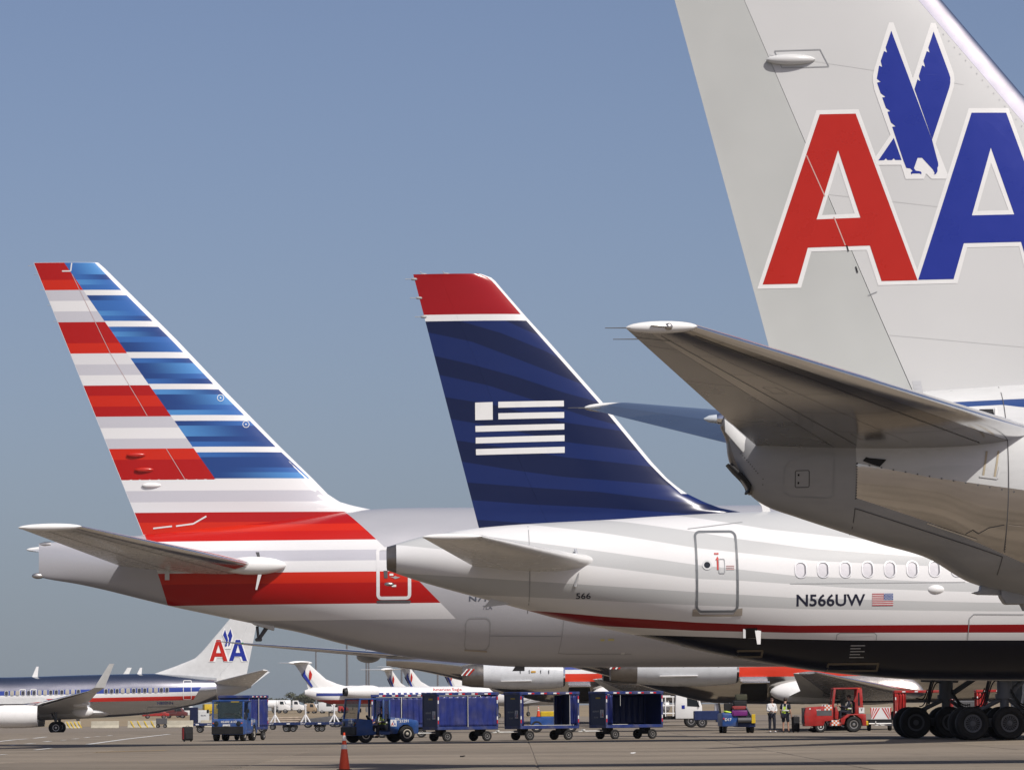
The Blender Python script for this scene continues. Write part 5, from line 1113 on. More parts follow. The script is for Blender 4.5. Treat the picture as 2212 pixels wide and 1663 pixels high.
# ------------------------------------------------------------------ regional jets
def erj(F, label):
    T = F.root('regional_jet', label, 'regional jet', 'white regional jets in the background')
    fz = Fuselage([(0, 3.35, 2.85, .12), (.8, 3.6, 2.5, .45), (2.2, 3.68, 2.0, .8), (4, 3.7, 1.6, 1.05), (6, 3.7, 1.42, 1.14), (22, 3.7, 1.42, 1.14), (25, 3.55, 1.5, .98), (27, 3.0, 1.7, .6), (28, 2.5, 2.1, .1)], ds=.4, nseg=48)
    a = {'b1': lambda s, z: 3.02 - z, 'b0': lambda s, z: z - 2.68, 'r1': lambda s, z: 2.25 - z, 'r0': lambda s, z: z - 1.78, 'g': lambda s, z: 1.78 - z, 'aft': lambda s, z: 9 - s, 'fw': lambda s, z: s - 1.2}
    m = MATS.get('erj_skin') or paint('erj_white', (.76, .76, .76, 1), [((.03, .05, .22, 1), ['b1', 'b0', 'fw']), ((.40, .04, .03, 1), ['r1', 'r0', 'aft', 'fw']), ((.45, .44, .42, 1), ['g'])], dirt=.08); MATS['erj_skin'] = m
    fz.build('fuselage', m, T, a)
    S = [(Vector((6.0, 0, 3.55)), Vector((.55, 0, 3.2)), .3), (Vector((4.0, 0, 4.05)), Vector((.4, 0, 3.6)), .3), (Vector((2.6, 0, 4.6)), Vector((.2, 0, 4.4)), .28), (Vector((.6, 0, 6.3)), Vector((-1.2, 0, 6.3)), .2)]
    lift(S, [('vertical_stabilizer', 0, .68, M_white), ('rudder', .682, 1, M_grey)], (0, 1, 0), T, 4)
    b = MB(); b.ell((-.5, 0, 6.45), (1.45, .22, .24), 20, 10); b.build('tail_bullet', M_white, T)
    for sd in (-1, 1):
        lift([(Vector((.5, 0, 6.45)), Vector((-1.3, 0, 6.45)), .16), (Vector((-.9, sd * 3.75, 6.5)), Vector((-1.9, sd * 3.75, 6.5)), .07)], [('horizontal_stabilizer', 0, .7, M_white), ('elevator', .702, 1, M_white)], (0, 0, 1), T, 3)
        c = Vector((8.1, sd * 1.95, 3.12)); b = MB(); b.lathe([(.0, .56), (.05, .62), (.6, .74), (1.7, .76), (2.9, .66), (3.75, .5)], c, (-1, 0, 0), 26); b.build('engine', M_white, T)
        b = MB(); b.lathe([(3.7, .49), (4.1, .42), (4.1, .3), (3.8, .28)], c, (-1, 0, 0), 20); b.build('exhaust_nozzle', M_black, T)
        b = MB(); b.prism([(7.4, 3.2), (4.6, 3.2), (4.8, 3.0), (7.2, 3.0)], sd * .8, sd * 1.5); b.build('pylon', M_white, T)
        lift([(Vector((15.5, sd * .8, 1.5)), Vector((11.0, sd * .8, 1.45)), .4), (Vector((11.6, sd * 10, 2.2)), Vector((10.5, sd * 10, 2.2)), .1)], [('wing', 0, 1, M_grey)], (0, 0, 1), T, 3)
        for dy in (-.2, .2): wheel((11.5, sd * 2.05 + dy, .38), .38, .25, T)
        b = MB(); b.cyl((11.5, sd * 2.05, .38), (11.5, sd * 2.0, 1.6), .08, n=8); b.build('shock_strut', M_gear, T)
    wheel((24, 0, .3), .3, .25, T); b = MB(); b.cyl((24, 0, .3), (24, 0, 1.7), .07, n=8); b.build('nose_strut', M_gear, T)
    for sd in (-1, 1):
        fs = lambda s, z: .16
        decal('fin_emblem_blue', [[[(.05, 5.75), (-.35, 5.15), (-.2, 4.9), (.75, 3.75), (1.0, 3.75), (.35, 4.75), (.05, 5.2)]]], fs, .0, M_wblue, T, sd, 0)
        decal('fin_emblem_red', [[[(.62, 5.7), (.88, 5.15), (.8, 4.75), (.62, 4.45), (.48, 4.9), (.5, 5.3)]]], fs, .0, M_wred, T, sd, 0)
    for k in range(22):
        s = 9.2 + k * .72; decal('cabin_window', [[rrect(s, 2.7, s + .34, 3.0, .06, 2)]], fz.surf, .02, M_white, T, F.side, 0)
    return T, fz
F7 = Frame(658, 463, 24); ER1, fz7 = erj(F7, 'white regional jet with T tail and red lettering above the curtained carts')
text_on_skin('airline_name', 'American Eagle', (15.4, 3.08), (19.0, 3.5), fz7.surf, M_wred, ER1, off=.03, bold=.01)
for (px, dep, yaw, lab) in ((842, 560, 55, 'regional jet tail fin, left one of the pair rising behind the nearest regional jet'), (880, 520, 50, 'regional jet tail fin, right one of the pair rising behind the nearest regional jet'), (966, 500, 52, 'regional jet tail peeking out under the grey wing right of the fin pair'), (2244, 330, 180, 'regional jet with white engine seen past the wide-body wheels at right')):
    c = copy_tree(ER1); c.location = ground_at(px, dep); c.rotation_euler.z = R(yaw); c['label'] = lab

# ------------------------------------------------------------------ people
def skin(verts, edges, rad, sub=1):
    me = bpy.data.meshes.new('sk'); me.from_pydata([tuple(v) for v in verts], edges, []); o = bpy.data.objects.new('sk', me); C.objects.link(o)
    m = o.modifiers.new('skin', 'SKIN'); m.use_smooth_shade = True; sv = me.skin_vertices[0].data
    for i, r in enumerate(rad): sv[i].radius = (r, r) if not isinstance(r, tuple) else r; sv[i].use_root = (i == 0)
    s = o.modifiers.new('sub', 'SUBSURF'); s.levels = sub; s.render_levels = sub
    dg = bpy.context.evaluated_depsgraph_get(); out = bpy.data.meshes.new_from_object(o.evaluated_get(dg)); bpy.data.objects.remove(o); bpy.data.meshes.remove(me)
    return out
M_skin = mat('skin', (.42, .24, .17), .55); M_hairm = mat('dark_hair', (.03, .02, .015), .6); M_vest = mat('hi_vis_vest', (.50, .68, .06), .6); M_dnavy = mat('navy_cloth', (.014, .016, .028), .8)
M_shirtw = mat('white_shirt', (.66, .66, .66), .7); M_silver = mat('reflective_tape', (.6, .6, .58), .4); M_shoew = mat('shoe_white', (.6, .6, .6), .6)
def person(label, loc, rz, J, trousers=M_dnavy, shirt=M_dnavy, vest=None, shorts=False, shoes=M_black, hair=M_hairm, long_hair=False, sleeve=1.0):
    """J = joints in metres, x forward, y left; keys pel, chest, neck, head, shl/shr, ell/elr, wrl/wrr, hil/hir, knl/knr, anl/anr, tol/tor"""
    T = empty('person', loc, rz, label, 'person'); V = {k: Vector(v) for k, v in J.items()}
    fw = Vector((1, 0, 0)); hd = V['head']
    seq = ['pel', 'mid', 'chest', 'neck', 'hb', 'head', 'ht', 'nose', 'shl', 'ell', 'wrl', 'shr', 'elr', 'wrr', 'hil', 'knl', 'anl', 'tol', 'hir', 'knr', 'anr', 'tor']
    V['mid'] = V['pel'].lerp(V['chest'], .5); V['hb'] = V['neck'].lerp(hd, .55); V['ht'] = hd + (hd - V['neck']).normalized() * .07; V['nose'] = hd + fw * .105 + Vector((0, 0, -.01))
    E = [('pel', 'mid'), ('mid', 'chest'), ('chest', 'neck'), ('neck', 'hb'), ('hb', 'head'), ('head', 'ht'), ('head', 'nose'), ('chest', 'shl'), ('shl', 'ell'), ('ell', 'wrl'), ('chest', 'shr'), ('shr', 'elr'), ('elr', 'wrr'), ('pel', 'hil'), ('hil', 'knl'), ('knl', 'anl'), ('anl', 'tol'), ('pel', 'hir'), ('hir', 'knr'), ('knr', 'anr'), ('anr', 'tor')]
    rr = dict(pel=(.15, .12), mid=(.14, .11), chest=(.16, .12), neck=.055, hb=.075, head=(.082, .098), ht=.055, nose=.022, shl=.062, shr=.062, ell=.045, elr=.045, wrl=.03, wrr=.03, hil=.09, hir=.09, knl=.06, knr=.06, anl=.042, anr=.042, tol=.035, tor=.035)
    ix = {k: i for i, k in enumerate(seq)}; verts = [V[k] for k in seq]; edges = [(ix[a], ix[b2]) for a, b2 in E]; rad = [rr[k] for k in seq]
    for sd, w, e in (('l', 'wrl', 'ell'), ('r', 'wrr', 'elr')):       # palm and five fingers
        d = (V[w] - V[e]).normalized(); up = Vector((0, 0, 1)); side_ = d.cross(up).normalized() if abs(d.z) < .95 else Vector((1, 0, 0)); cu = d.cross(side_).normalized()
        p0 = len(verts); verts.append(V[w] + d * .08); rad.append((.034, .018)); edges.append((ix[w], p0))
        for k, (off, ln) in enumerate(((-.03, .06), (-.01, .08), (.01, .085), (.03, .07))):
            a = len(verts); verts.append(V[w] + d * .12 + side_ * off); rad.append(.009); edges.append((p0, a))
            verts.append(V[w] + d * (.12 + ln * .6) + side_ * off + cu * .03); rad.append(.008); edges.append((a, a + 1))
        a = len(verts); verts.append(V[w] + d * .06 - side_ * .05); rad.append(.011); edges.append((p0, a)); verts.append(V[w] + d * .10 - side_ * .07); rad.append(.009); edges.append((a, a + 1))
    finish('body', skin(verts, edges, rad), M_skin, T)
    def cloth(name, keys, es, grow, m, sub=1):
        i2 = {k: i for i, k in enumerate(keys)}; ra = []
        for k in keys:
            r = rr[k]; ra.append((r[0] + grow, r[1] + grow) if isinstance(r, tuple) else r + grow)
        return finish(name, skin([V[k] for k in keys], [(i2[a], i2[b2]) for a, b2 in es], ra, sub), m, T)
    V['cfl'] = V['ell'].lerp(V['wrl'], .85 if sleeve == 1 else .0); V['cfr'] = V['elr'].lerp(V['wrr'], .85 if sleeve == 1 else .0); rr['cfl'] = rr['cfr'] = .036
    if sleeve < 1: V['cfl'] = V['shl'].lerp(V['ell'], .8); V['cfr'] = V['shr'].lerp(V['elr'], .8); rr['cfl'] = rr['cfr'] = .055
    if sleeve == 1: cloth('shirt', ['mid', 'pel', 'chest', 'neck', 'shl', 'ell', 'cfl', 'shr', 'elr', 'cfr'], [('pel', 'mid'), ('mid', 'chest'), ('chest', 'neck'), ('chest', 'shl'), ('shl', 'ell'), ('ell', 'cfl'), ('chest', 'shr'), ('shr', 'elr'), ('elr', 'cfr')], .022, shirt)
    else: cloth('shirt', ['mid', 'pel', 'chest', 'neck', 'shl', 'cfl', 'shr', 'cfr'], [('pel', 'mid'), ('mid', 'chest'), ('chest', 'neck'), ('chest', 'shl'), ('shl', 'cfl'), ('chest', 'shr'), ('shr', 'cfr')], .022, shirt)
    kl, kr = ('knl', 'knr')
    if shorts: cloth('shorts', ['pel', 'hil', 'knl', 'hir', 'knr'], [('pel', 'hil'), ('hil', 'knl'), ('pel', 'hir'), ('hir', 'knr')], .03, trousers)
    else: cloth('trousers', ['pel', 'hil', 'knl', 'anl', 'hir', 'knr', 'anr'], [('pel', 'hil'), ('hil', 'knl'), ('knl', 'anl'), ('pel', 'hir'), ('hir', 'knr'), ('knr', 'anr')], .024, trousers)
    if vest:
        v = cloth('safety_vest', ['mid', 'pel', 'chest'], [('pel', 'mid'), ('mid', 'chest')], .055, vest)
        ax = (V['chest'] - V['pel']).normalized()
        b = MB()
        b.lathe([(-.03, .222), (.03, .222)], V['mid'] + ax * -.02, ax, 24, False); me = b.mesh('reflective_band'); finish('reflective_band', me, M_silver, v)
        for sd in (-1, 1):
            b = MB(); b.cyl(V['chest'] + Vector((.10, sd * .09, .12)), V['mid'] + Vector((.17, sd * .09, 0)), .022, n=6); b.build('reflective_strap', M_silver, v)
            b = MB(); b.cyl(V['chest'] + Vector((-.10, sd * .09, .12)), V['mid'] + Vector((-.17, sd * .09, 0)), .022, n=6); b.build('reflective_strap', M_silver, v)
    for a, t in (('anl', 'tol'), ('anr', 'tor')):
        b = MB(); c = V[a].lerp(V[t], .55); d = (V[t] - V[a]); L_ = max(.2, d.length); b.ell((c.x, c.y, c.z - .02), (L_ * .72, .055, .05), 14, 8); b.build('shoe', shoes, T)
    b = MB(); b.ell(hd + Vector((-.022, 0, .028)), (.105, .098, .105), 16, 10)
    if long_hair: b.ell(hd + Vector((-.06, 0, -.1)), (.06, .085, .16), 12, 8)
    b.build('hair', hair, T)
    for sd in (-1, 1):
        b = MB(); b.ell(hd + Vector((.088, sd * .034, .012)), (.012, .014, .008), 8, 6); b.build('eye', M_black, T)
        b = MB(); b.ell(hd + Vector((0, sd * .088, -.005)), (.022, .012, .034), 8, 6); b.build('ear', M_skin, T)
    b = MB(); b.ell(hd + Vector((.088, 0, -.055)), (.01, .026, .006), 8, 6); b.build('mouth', mat('lips', (.3, .12, .10)), T)
    return T
STAND = dict(pel=(0, 0, .95), chest=(0, 0, 1.32), neck=(0, 0, 1.5), head=(.02, 0, 1.66), shl=(0, .19, 1.40), ell=(-.03, .25, 1.12), wrl=(.06, .24, .88), shr=(0, -.19, 1.40), elr=(-.03, -.25, 1.12), wrr=(.06, -.24, .88),
  hil=(0, .1, .9), knl=(.02, .11, .5), anl=(0, .12, .09), tol=(.16, .13, .045), hir=(0, -.1, .9), knr=(.02, -.11, .5), anr=(0, -.12, .09), tor=(.16, -.13, .045))
def seated(z, hands=((.36, .16, .28), (.36, -.16, .28)), look=0):
    return {k: (v[0], v[1], v[2] + z) for k, v in dict(pel=(0, 0, .12), chest=(-.04, 0, .50), neck=(-.03, 0, .68), head=(.0, 0, .85), shl=(-.03, .19, .58), ell=(.1, .24, .32), wrl=hands[0], shr=(-.03, -.19, .58), elr=(.1, -.24, .32), wrr=hands[1],
      hil=(.02, .1, .10), knl=(.44, .12, .14), anl=(.46, .12, -.26), tol=(.6, .13, -.32), hir=(.02, -.1, .1), knr=(.44, -.12, .14), anr=(.46, -.12, -.26), tor=(.6, -.13, -.32)).items()}

# ------------------------------------------------------------------ ground vehicles
M_tb = mat('tug_blue', (.022, .075, .26), .45, coat=.1, var=.22, scale=4, grime=.5); M_tbd = mat('tug_dark_blue', (.012, .025, .09), .45, var=.15, scale=6); M_curt = mat('curtain_blue', (.018, .029, .165), .45, coat=.2, var=.25, scale=3, grime=.3, bump=.1, bscale=6)
M_cb = mat('cart_blue', (.018, .036, .16), .5, coat=.1, var=.2, scale=4, grime=.6); M_tr = mat('tug_red', (.36, .022, .02), .42, coat=.2, var=.2, scale=4, grime=.35); M_yel = mat('yellow_paint', (.55, .38, .02), .5, var=.15); M_ora = mat('orange', (.62, .12, .02), .5)
M_chrome = mat('dull_white_metal', (.65, .65, .63), .4, .2); M_refw = mat('reflector_white', (.7, .7, .7), .4); M_refr = mat('reflector_red', (.5, .02, .02), .4); M_rimw = mat('rim_cream', (.55, .50, .42), .5, var=.15)
def mat_glass():
    m, nt, b = nt_new('cab_glass'); b.inputs['Base Color'].default_value = (.03, .05, .05, 1); b.inputs['Roughness'].default_value = .02; b.inputs['Transmission Weight'].default_value = .0
    b.inputs['Alpha'].default_value = .45; b.inputs['Specular IOR Level'].default_value = .8; return m
M_cab = mat_glass()
def P(name, m, T, *boxes, bev=.015):
    """one part made of boxes ((cx,cy,cz),(sx,sy,sz))"""
    b = MB()
    for c, s in boxes: b.box(c, s, bev=bev)
    return b.build(name, m, T)
def aa_placard(T, o, right, nrm, h, w=None):
    """white plate with a small red and blue letter pair and eagle mark"""
    right = Vector(right).normalized(); up = Vector((0, 0, 1)); nrm = Vector(nrm).normalized(); o = Vector(o); w = w or h
    b = MB(); vs = [o, o + right * w, o + right * w + up * h, o + up * h]; 
    bm = bmesh.new(); bm.faces.new([bm.verts.new(v) for v in vs]); me = bpy.data.meshes.new('placard'); bm.to_mesh(me); bm.free(); pl = finish('placard', me, M_refw, T, False)
    text_flat('placard_letter_red', 'A', o + nrm * .004 + right * w * .08 + up * h * .1, right, up, w * .42, h * .5, M_wred, pl, .03); text_flat('placard_letter_blue', 'A', o + nrm * .004 + right * w * .5 + up * h * .1, right, up, w * .42, h * .5, M_wblue, pl, .03)
    bm = bmesh.new(); bm.faces.new([bm.verts.new(o + nrm * .004 + right * w * a + up * h * c) for a, c in ((.42, .95), (.5, .7), (.58, .95), (.6, .75), (.5, .42), (.4, .75))]); me = bpy.data.meshes.new('placard_eagle'); bm.to_mesh(me); bm.free(); finish('placard_eagle', me, M_wblue, pl, False)
    return pl
def blue_tug(loc, rz, label, num, dsr, group='blue baggage tugs'):
    T = empty('baggage_tug', loc, rz, label, 'tug', group)
    W = .74
    b = MB(); b.prism([(1.38, .30), (1.38, .95), (1.30, 1.02), (.62, .95), (.62, .52), (.42, .40), (.42, .33)], -W, W, bev=.02); b.build('front_body', M_tb, T)
    b = MB(); b.prism([(.50, .33), (-.18, .33), (-.18, .46), (.50, .46)], -W, W, bev=.015); b.build('floor', M_tb, T)
    b = MB(); b.prism([(-.18, .36), (-.52, .36), (-.62, .62), (-.80, .74), (-1.0, .74), (-1.22, .62), (-1.3, .36), (-1.50, .36), (-1.52, .80), (-1.46, .92), (-.95, 1.0), (-.22, 1.06), (-.18, 1.0)], -W, W, bev=.02); b.build('rear_body', M_tb, T)
    P('bumper', M_black, T, ((1.40, 0, .50), (.10, 1.46, .34)))
    for sd in (-1, 1):
        for x0, z0, x1, z1, n in ((1.30, 1.0, 1.20, 1.80, 'pillar'), (.12, 1.0, .12, 1.80, 'pillar'), (-.16, 1.0, -.16, 1.8, 'pillar')):
            b = MB(); b.prism([(x0 - .04, z0), (x0 + .04, z0), (x1 + .04, z1), (x1 - .04, z1)], sd * (W - .07), sd * W, bev=.008); b.build(n, M_tb, T)
        b = MB(); b.lathe([(0, .10), (.02, .11), (.03, .09)], (1.385, sd * .52, .80), (1, 0, 0), 16); b.build('headlight', M_glass, T)
        P('marker_light', M_ora, T, ((1.39, sd * .66, .82), (.03, .07, .05)), bev=.008)
        b = MB(); b.cyl((1.25, sd * .74, 1.35), (1.28, sd * .92, 1.38), .012, n=6); b.box((1.28, sd * .94, 1.36), (.03, .10, .17), bev=.01); b.build('mirror', M_black, T)
    P('roof', M_tb, T, ((.52, 0, 1.83), (1.46, 1.5, .06)))
    P('windshield', M_cab, T, ((1.245, 0, 1.40), (.012, 1.34, .74)), bev=.002); P('wiper', M_black, T, ((1.27, .1, 1.25), (.015, .5, .015)), bev=.003)
    P('rear_window', M_cab, T, ((-.16, 0, 1.42), (.012, 1.3, .66)), bev=.002)
    P('seat', M_black, T, ((.0, .32, .62), (.44, .46, .12)), ((-.14, .32, .92), (.10, .46, .55)), bev=.04)
    b = MB(); b.lathe([(-.012, .17), (.012, .17), (.012, .15), (-.012, .15)], (.62, .32, 1.02), (-.8, 0, .6), 18); b.cyl((.62, .32, 1.02), (.80, .32, .85), .02, n=6); b.build('steering_wheel', M_black, T)
    for x, r in ((.92, .33), (-1.0, .36)):
        for sd in (-1, 1): wheel((x, sd * (W - .12), r), r, .22, T, rim=M_rimw, side=sd)
    b = MB(); b.box((-1.58, 0, .42), (.14, .2, .14), bev=.02); b.cyl((-1.62, 0, .36), (-1.62, 0, .56), .02, n=8); b.build('hitch', M_chrome, T)
    text_flat('number', num, (-.62, W + .006, .84), (-1, 0, 0), (0, 0, 1), .42, .12, M_refw, T); text_flat('unit_code', dsr, (-.42, W + .006, .92), (-1, 0, 0), (0, 0, 1), .2, .1, M_refw, T)
    aa_placard(T, (-.2, W + .005, .68), (-1, 0, 0), (0, 1, 0), .28)
    text_flat('front_number', num, (1.392, -.42 + .6, .70), (0, -1, 0), (0, 0, 1), .3, .08, M_refw, T) if dsr else None
    P('front_placard', M_refw, T, ((1.39, .12 if dsr else -.05, .90 if dsr else .68), (.012, .34, .17)), bev=.003)
    text_flat('front_placard_lettering', 'Eagle', (1.40, (.12 if dsr else -.05) + .14, (.86 if dsr else .64)), (0, -1, 0), (0, 0, 1), .28, .08, M_dgrey, T)
    return T
def curtain(T, x0, x1, y, z0, z1, folds, amp, m=M_curt, name='curtain', seed=0):
    rg = random.Random(seed); n = max(10, int(folds * 10)); nz = 10; V_ = []; F_ = []
    ph = [rg.uniform(0, 6.28) for _ in range(3)]
    for j in range(nz + 1):
        t = j / nz
        for i in range(n + 1):
            u = i / n; d = amp * (.6 + .6 * (1 - t)) * (math.sin(u * folds * 6.28 + ph[0] + .5 * math.sin(4 * t)) + .4 * math.sin(u * folds * 14.1 + ph[1] + 2 * t)) * .5
            V_.append((x0 + (x1 - x0) * u, y + d, z0 + (z1 - z0) * t + (.015 * math.sin(u * folds * 6.28) if j == 0 else 0)))
    for j in range(nz):
        for i in range(n): a = j * (n + 1) + i; F_.append((a, a + 1, a + n + 2, a + n + 1))
    me = bpy.data.meshes.new(name); me.from_pydata(V_, [], F_); me.update(); o = finish(name, me, m, T, True, 80)
    s = o.modifiers.new('thick', 'SOLIDIFY'); s.thickness = .008; return o
def cart(loc, rz, label, mode, group='blue baggage carts', body=M_cb, dark=M_tbd, seed=0, cur=True):
    T = empty('baggage_cart', loc, rz, label, 'baggage cart', group); L_, W = 1.45, .74
    P('deck', body, T, ((0, 0, .56), (2 * L_, 2 * W, .14)))
    b = MB(); b.box((0, 0, 2.02), (2 * L_ + .06, 2 * W + .06, .13), bev=.02); b.build('roof', body, T)
    for x in (-L_ + .04, L_ - .04):
        for sd in (-1, 1):
            P('post', body, T, ((x, sd * (W - .03), 1.30), (.09, .07, 1.36)), bev=.01)
            for k, (z, m) in enumerate(((1.83, M_refr), (1.68, M_refw), (.98, M_refw), (.82, M_refr))): P('reflector', m, T, ((x, sd * (W + .008), z), (.05, .012, .14)), bev=.002)
    if mode != 'frame':
        P('front_panel', dark, T, ((L_ - .03, 0, 1.30), (.03, 2 * W - .1, 1.34)), bev=.004)
        P('rear_panel', dark, T, ((-L_ + .03, 0, 1.30), (.03, 2 * W - .1, 1.34)), bev=.004)
        aa_placard(T, (L_ + .002, .55, .95), (0, -1, 0), (1, 0, 0), .34, .3)
        text_flat('panel_lettering', 'American', (L_ - .008, .12, 1.18), (0, -1, 0), (0, 0, 1), .55, .1, M_mgrey, T); text_flat('panel_number', '2810 27', (L_ - .008, .05, .92), (0, -1, 0), (0, 0, 1), .36, .07, M_mgrey, T)
        P('panel_plate', M_yel, T, ((L_ - .01, .05, 1.8), (.01, .4, .07)), bev=.002)
    for k in range(4):
        for sd in (-1, 1):
            x = L_ - .45 - k * .62; P('roof_reflector', M_refw, T, ((x, sd * (W + .035), 2.02), (.16, .012, .06)), bev=.002); P('roof_reflector', M_refr, T, ((x - .16, sd * (W + .035), 2.02), (.14, .012, .06)), bev=.002)
    y = W - .03
    if mode == 'closed':
        for sd in (1, -1):
            curtain(T, L_ - .08, .03, sd * y, .62, 1.94, 4.5, .035, seed=seed); curtain(T, -.03, -L_ + .08, sd * y, .62, 1.94, 4.5, .035, seed=seed + 1)
            P('curtain_pole', M_chrome, T, ((0, sd * (W + .005), 1.28), (.03, .03, 1.34)), bev=.006)
    elif mode == 'open':
        for sd in (1, -1): curtain(T, -L_ + .42, -L_ + .08, sd * y, .62, 1.94, 3.2, .10, seed=seed); curtain(T, L_ - .08, L_ - .2, sd * y, .62, 1.94, 2, .05, seed=seed + 1); P('curtain_pole', M_chrome, T, ((-L_ + .45, sd * (W - .02), 1.28), (.025, .03, 1.34)), bev=.006)
        P('deck_edge', M_chrome, T, ((-.1, W - .02, .645), (2.2, .05, .02)), bev=.003)
    elif mode == 'dark':
        curtain(T, L_ - .08, L_ - .34, y, .62, 1.94, 3, .10, seed=seed); curtain(T, L_ - .08, -L_ + .08, -y, .62, 1.94, 9, .03, M_tbd, seed=seed + 1); P('curtain_pole', M_chrome, T, ((L_ - .75, W - .02, 1.7), (.018, .018, .5)), bev=.004)  # far-side curtain in a darker blue: shade inside the cart put into its colour
        P('deck_edge', M_chrome, T, ((L_ - .7, W - .02, .645), (.8, .05, .02)), bev=.003)
    elif mode == 'frame':
        for sd in (1, -1): curtain(T, L_ - .08, L_ - .55, sd * y, .62, 1.94, 3.2, .10, m=body, seed=seed); curtain(T, -L_ + .4, -L_ + .08, sd * y, .62, 1.94, 2.2, .10, m=body, seed=seed)
    for x in (-.95, .95):
        P('axle', M_black, T, ((x, 0, .26), (.10, 2 * W - .2, .10)), ((x, 0, .40), (.3, .5, .2)))
        for sd in (-1, 1): wheel((x, sd * (W - .10), .215), .215, .14, T, side=sd)
    b = MB(); b.cyl((L_ - .1, 0, .36), (L_ + .85, 0, .36), .03, n=8); b.cyl((L_ - .1, .3, .36), (L_ + .45, 0, .36), .022, n=8); b.cyl((L_ - .1, -.3, .36), (L_ + .45, 0, .36), .022, n=8)
    b.lathe([(-.02, .09), (.02, .09), (.02, .06), (-.02, .06)], (L_ + .93, 0, .36), (0, 0, 1), 16); b.box((L_ + .72, 0, .40), (.10, .22, .10), bev=.02); b.build('drawbar', M_chrome, T)
    return T
HD = R(180 + 27)                                    # the tug and its train head left and towards the camera
hdv = Vector((math.cos(HD), math.sin(HD), 0))
tug_c = ground_at(818, 173)
tug = blue_tug(tug_c, HD, 'blue baggage tug with driver in yellow vest, towing curtained carts', '21291', 'DSR')
person('driver in yellow vest sitting sideways in the blue tug pulling carts', tug_c + Matrix.Rotation(HD, 3, 'Z') @ Vector((.06, .47, 0)), HD + .45, seated(.56), vest=M_vest)
c1 = ground_at(994, 175.6); cart(c1, HD, 'blue baggage cart with closed curtains directly behind the tug', 'closed', seed=1)
c2 = ground_at(1170, 177.6); cart(c2, HD + .015, 'blue baggage cart open through the middle, curtains bunched at the end', 'open', seed=5)
c3 = ground_at(1352, 179.8); cart(c3, HD + .03, 'blue baggage cart with dark interior, last of the train', 'dark', seed=9)
cart(ground_at(868, 198), R(180), 'blue curtained baggage cart half hidden behind the blue tug', 'closed', seed=13)
c = ground_at(506, 187); D16 = blue_tug(c, R(-90 - 9), 'blue baggage tug facing the camera with one curtained cart behind', '20620', '')
text_flat('front_number', 'D16 20620', (1.40, .42, .83), (0, -1, 0), (0, 0, 1), .72, .10, M_refw, D16)
person('driver in yellow vest behind the windshield of the tug facing the camera', c + Matrix.Rotation(R(-99), 3, 'Z') @ Vector((.02, .34, 0)), R(-99), seated(.58), vest=M_vest)
cart(ground_at(526, 190.7), R(-90 - 14), 'blue baggage cart coupled behind the tug facing the camera', 'closed', seed=21)

# red tug
T = RT = empty('baggage_tug', ground_at(1802, 208), R(181), 'red tow tug with orange checks and black lettered plate, driver inside', 'tug')
b = MB(); b.prism([(1.57, .32), (1.60, .9), (1.52, 1.27), (.55, 1.33), (.12, 1.30), (.12, .60), (.55, .56), (.62, .34)], -.7, .7, bev=.03); b.build('hood', M_tr, T)
b = MB(); b.prism([(.30, .34), (-.30, .34), (-.30, .50), (.30, .50)], -.7, .7, bev=.015); b.build('floor', M_tr, T)
b = MB(); b.prism([(-.25, .40), (-.42, .40), (-.50, .68), (-.75, .86), (-1.05, .86), (-1.3, .66), (-1.36, .32), (-1.55, .32), (-1.54, .92), (-.62, .92), (-.25, .66)], -.72, .72, bev=.02); b.build('rear_body', M_tr, T)
P('roof', M_tr, T, ((-.62, 0, 2.21), (1.46, 1.36, .09)), bev=.03)
for sd in (-1, 1):
    b = MB(); b.prism([(.20, 1.28), (.08, 1.28), (-.03, 2.18), (.08, 2.18)], sd * .60, sd * .68, bev=.01); b.build('pillar', M_tr, T)
    b = MB(); b.prism([(-1.0, .9), (-1.42, .9), (-1.36, 2.18), (-1.10, 2.18)], sd * .62, sd * .69, bev=.01); b.build('rear_pillar', M_tr, T)
    b = MB(); b.prism([(-1.14, 1.35), (-1.25, 1.35), (-1.22, 2.0), (-1.15, 2.0)], sd * .695, sd * .702); b.build('quarter_window', M_black, T)
    b = MB(); b.prism([(-.12, .62), (.06, .70), (.02, 1.30), (-.06, 1.34), (-.16, 1.0)], sd * .60, sd * .69, bev=.03); b.build('door_panel', M_tr, T)
    b = MB(); b.lathe([(0, .03), (.02, .04)], (1.3, sd * .70, 1.2), (0, sd, 0), 12); b.build('side_lamp', M_refw, T)
    for k in range(9):
        for j_ in range(5): pass
    P('grille', M_dgrey, T, ((.58, sd * .703, .98), (.76, .012, .26)), bev=.003)
    for (x0, z0) in ((.38, 1.12), (.02, .34)):
        ck = P('checker_board', M_refw, T, ((x0, sd * .708, z0 + .14), (.38, .014, .28)), bev=.002)
        for i in range(4):
            for j_ in range(3):
                if (i + j_) % 2 == 0: P('checker_square', M_ora, ck, ((x0 - .14 + i * .095, sd * .718, z0 + .05 + j_ * .09), (.09, .008, .085)), bev=.001)
    text_flat('number', '50737', (.98, sd * .706, 1.10), (-sd, 0, 0), (0, 0, 1), .24, .07, M_refw, T)
    P('plate', M_refw, T, ((-1.32, sd * .71, 1.10), (.28, .014, .29)), bev=.003)
    text_flat('plate_letter', 'V', (-1.32 + sd * .05, sd * .719, 1.05), (-sd, 0, 0), (0, 0, 1), .1, .17, M_black, T, .04)
b = MB(); b.prism([(.16, 1.3), (.175, 1.3), (.05, 2.16), (.035, 2.16)], -.58, .58); b.build('windshield', M_cab, T)
P('front_grille', M_dgrey, T, ((1.60, 0, .85), (.05, 1.1, .8)), bev=.01)
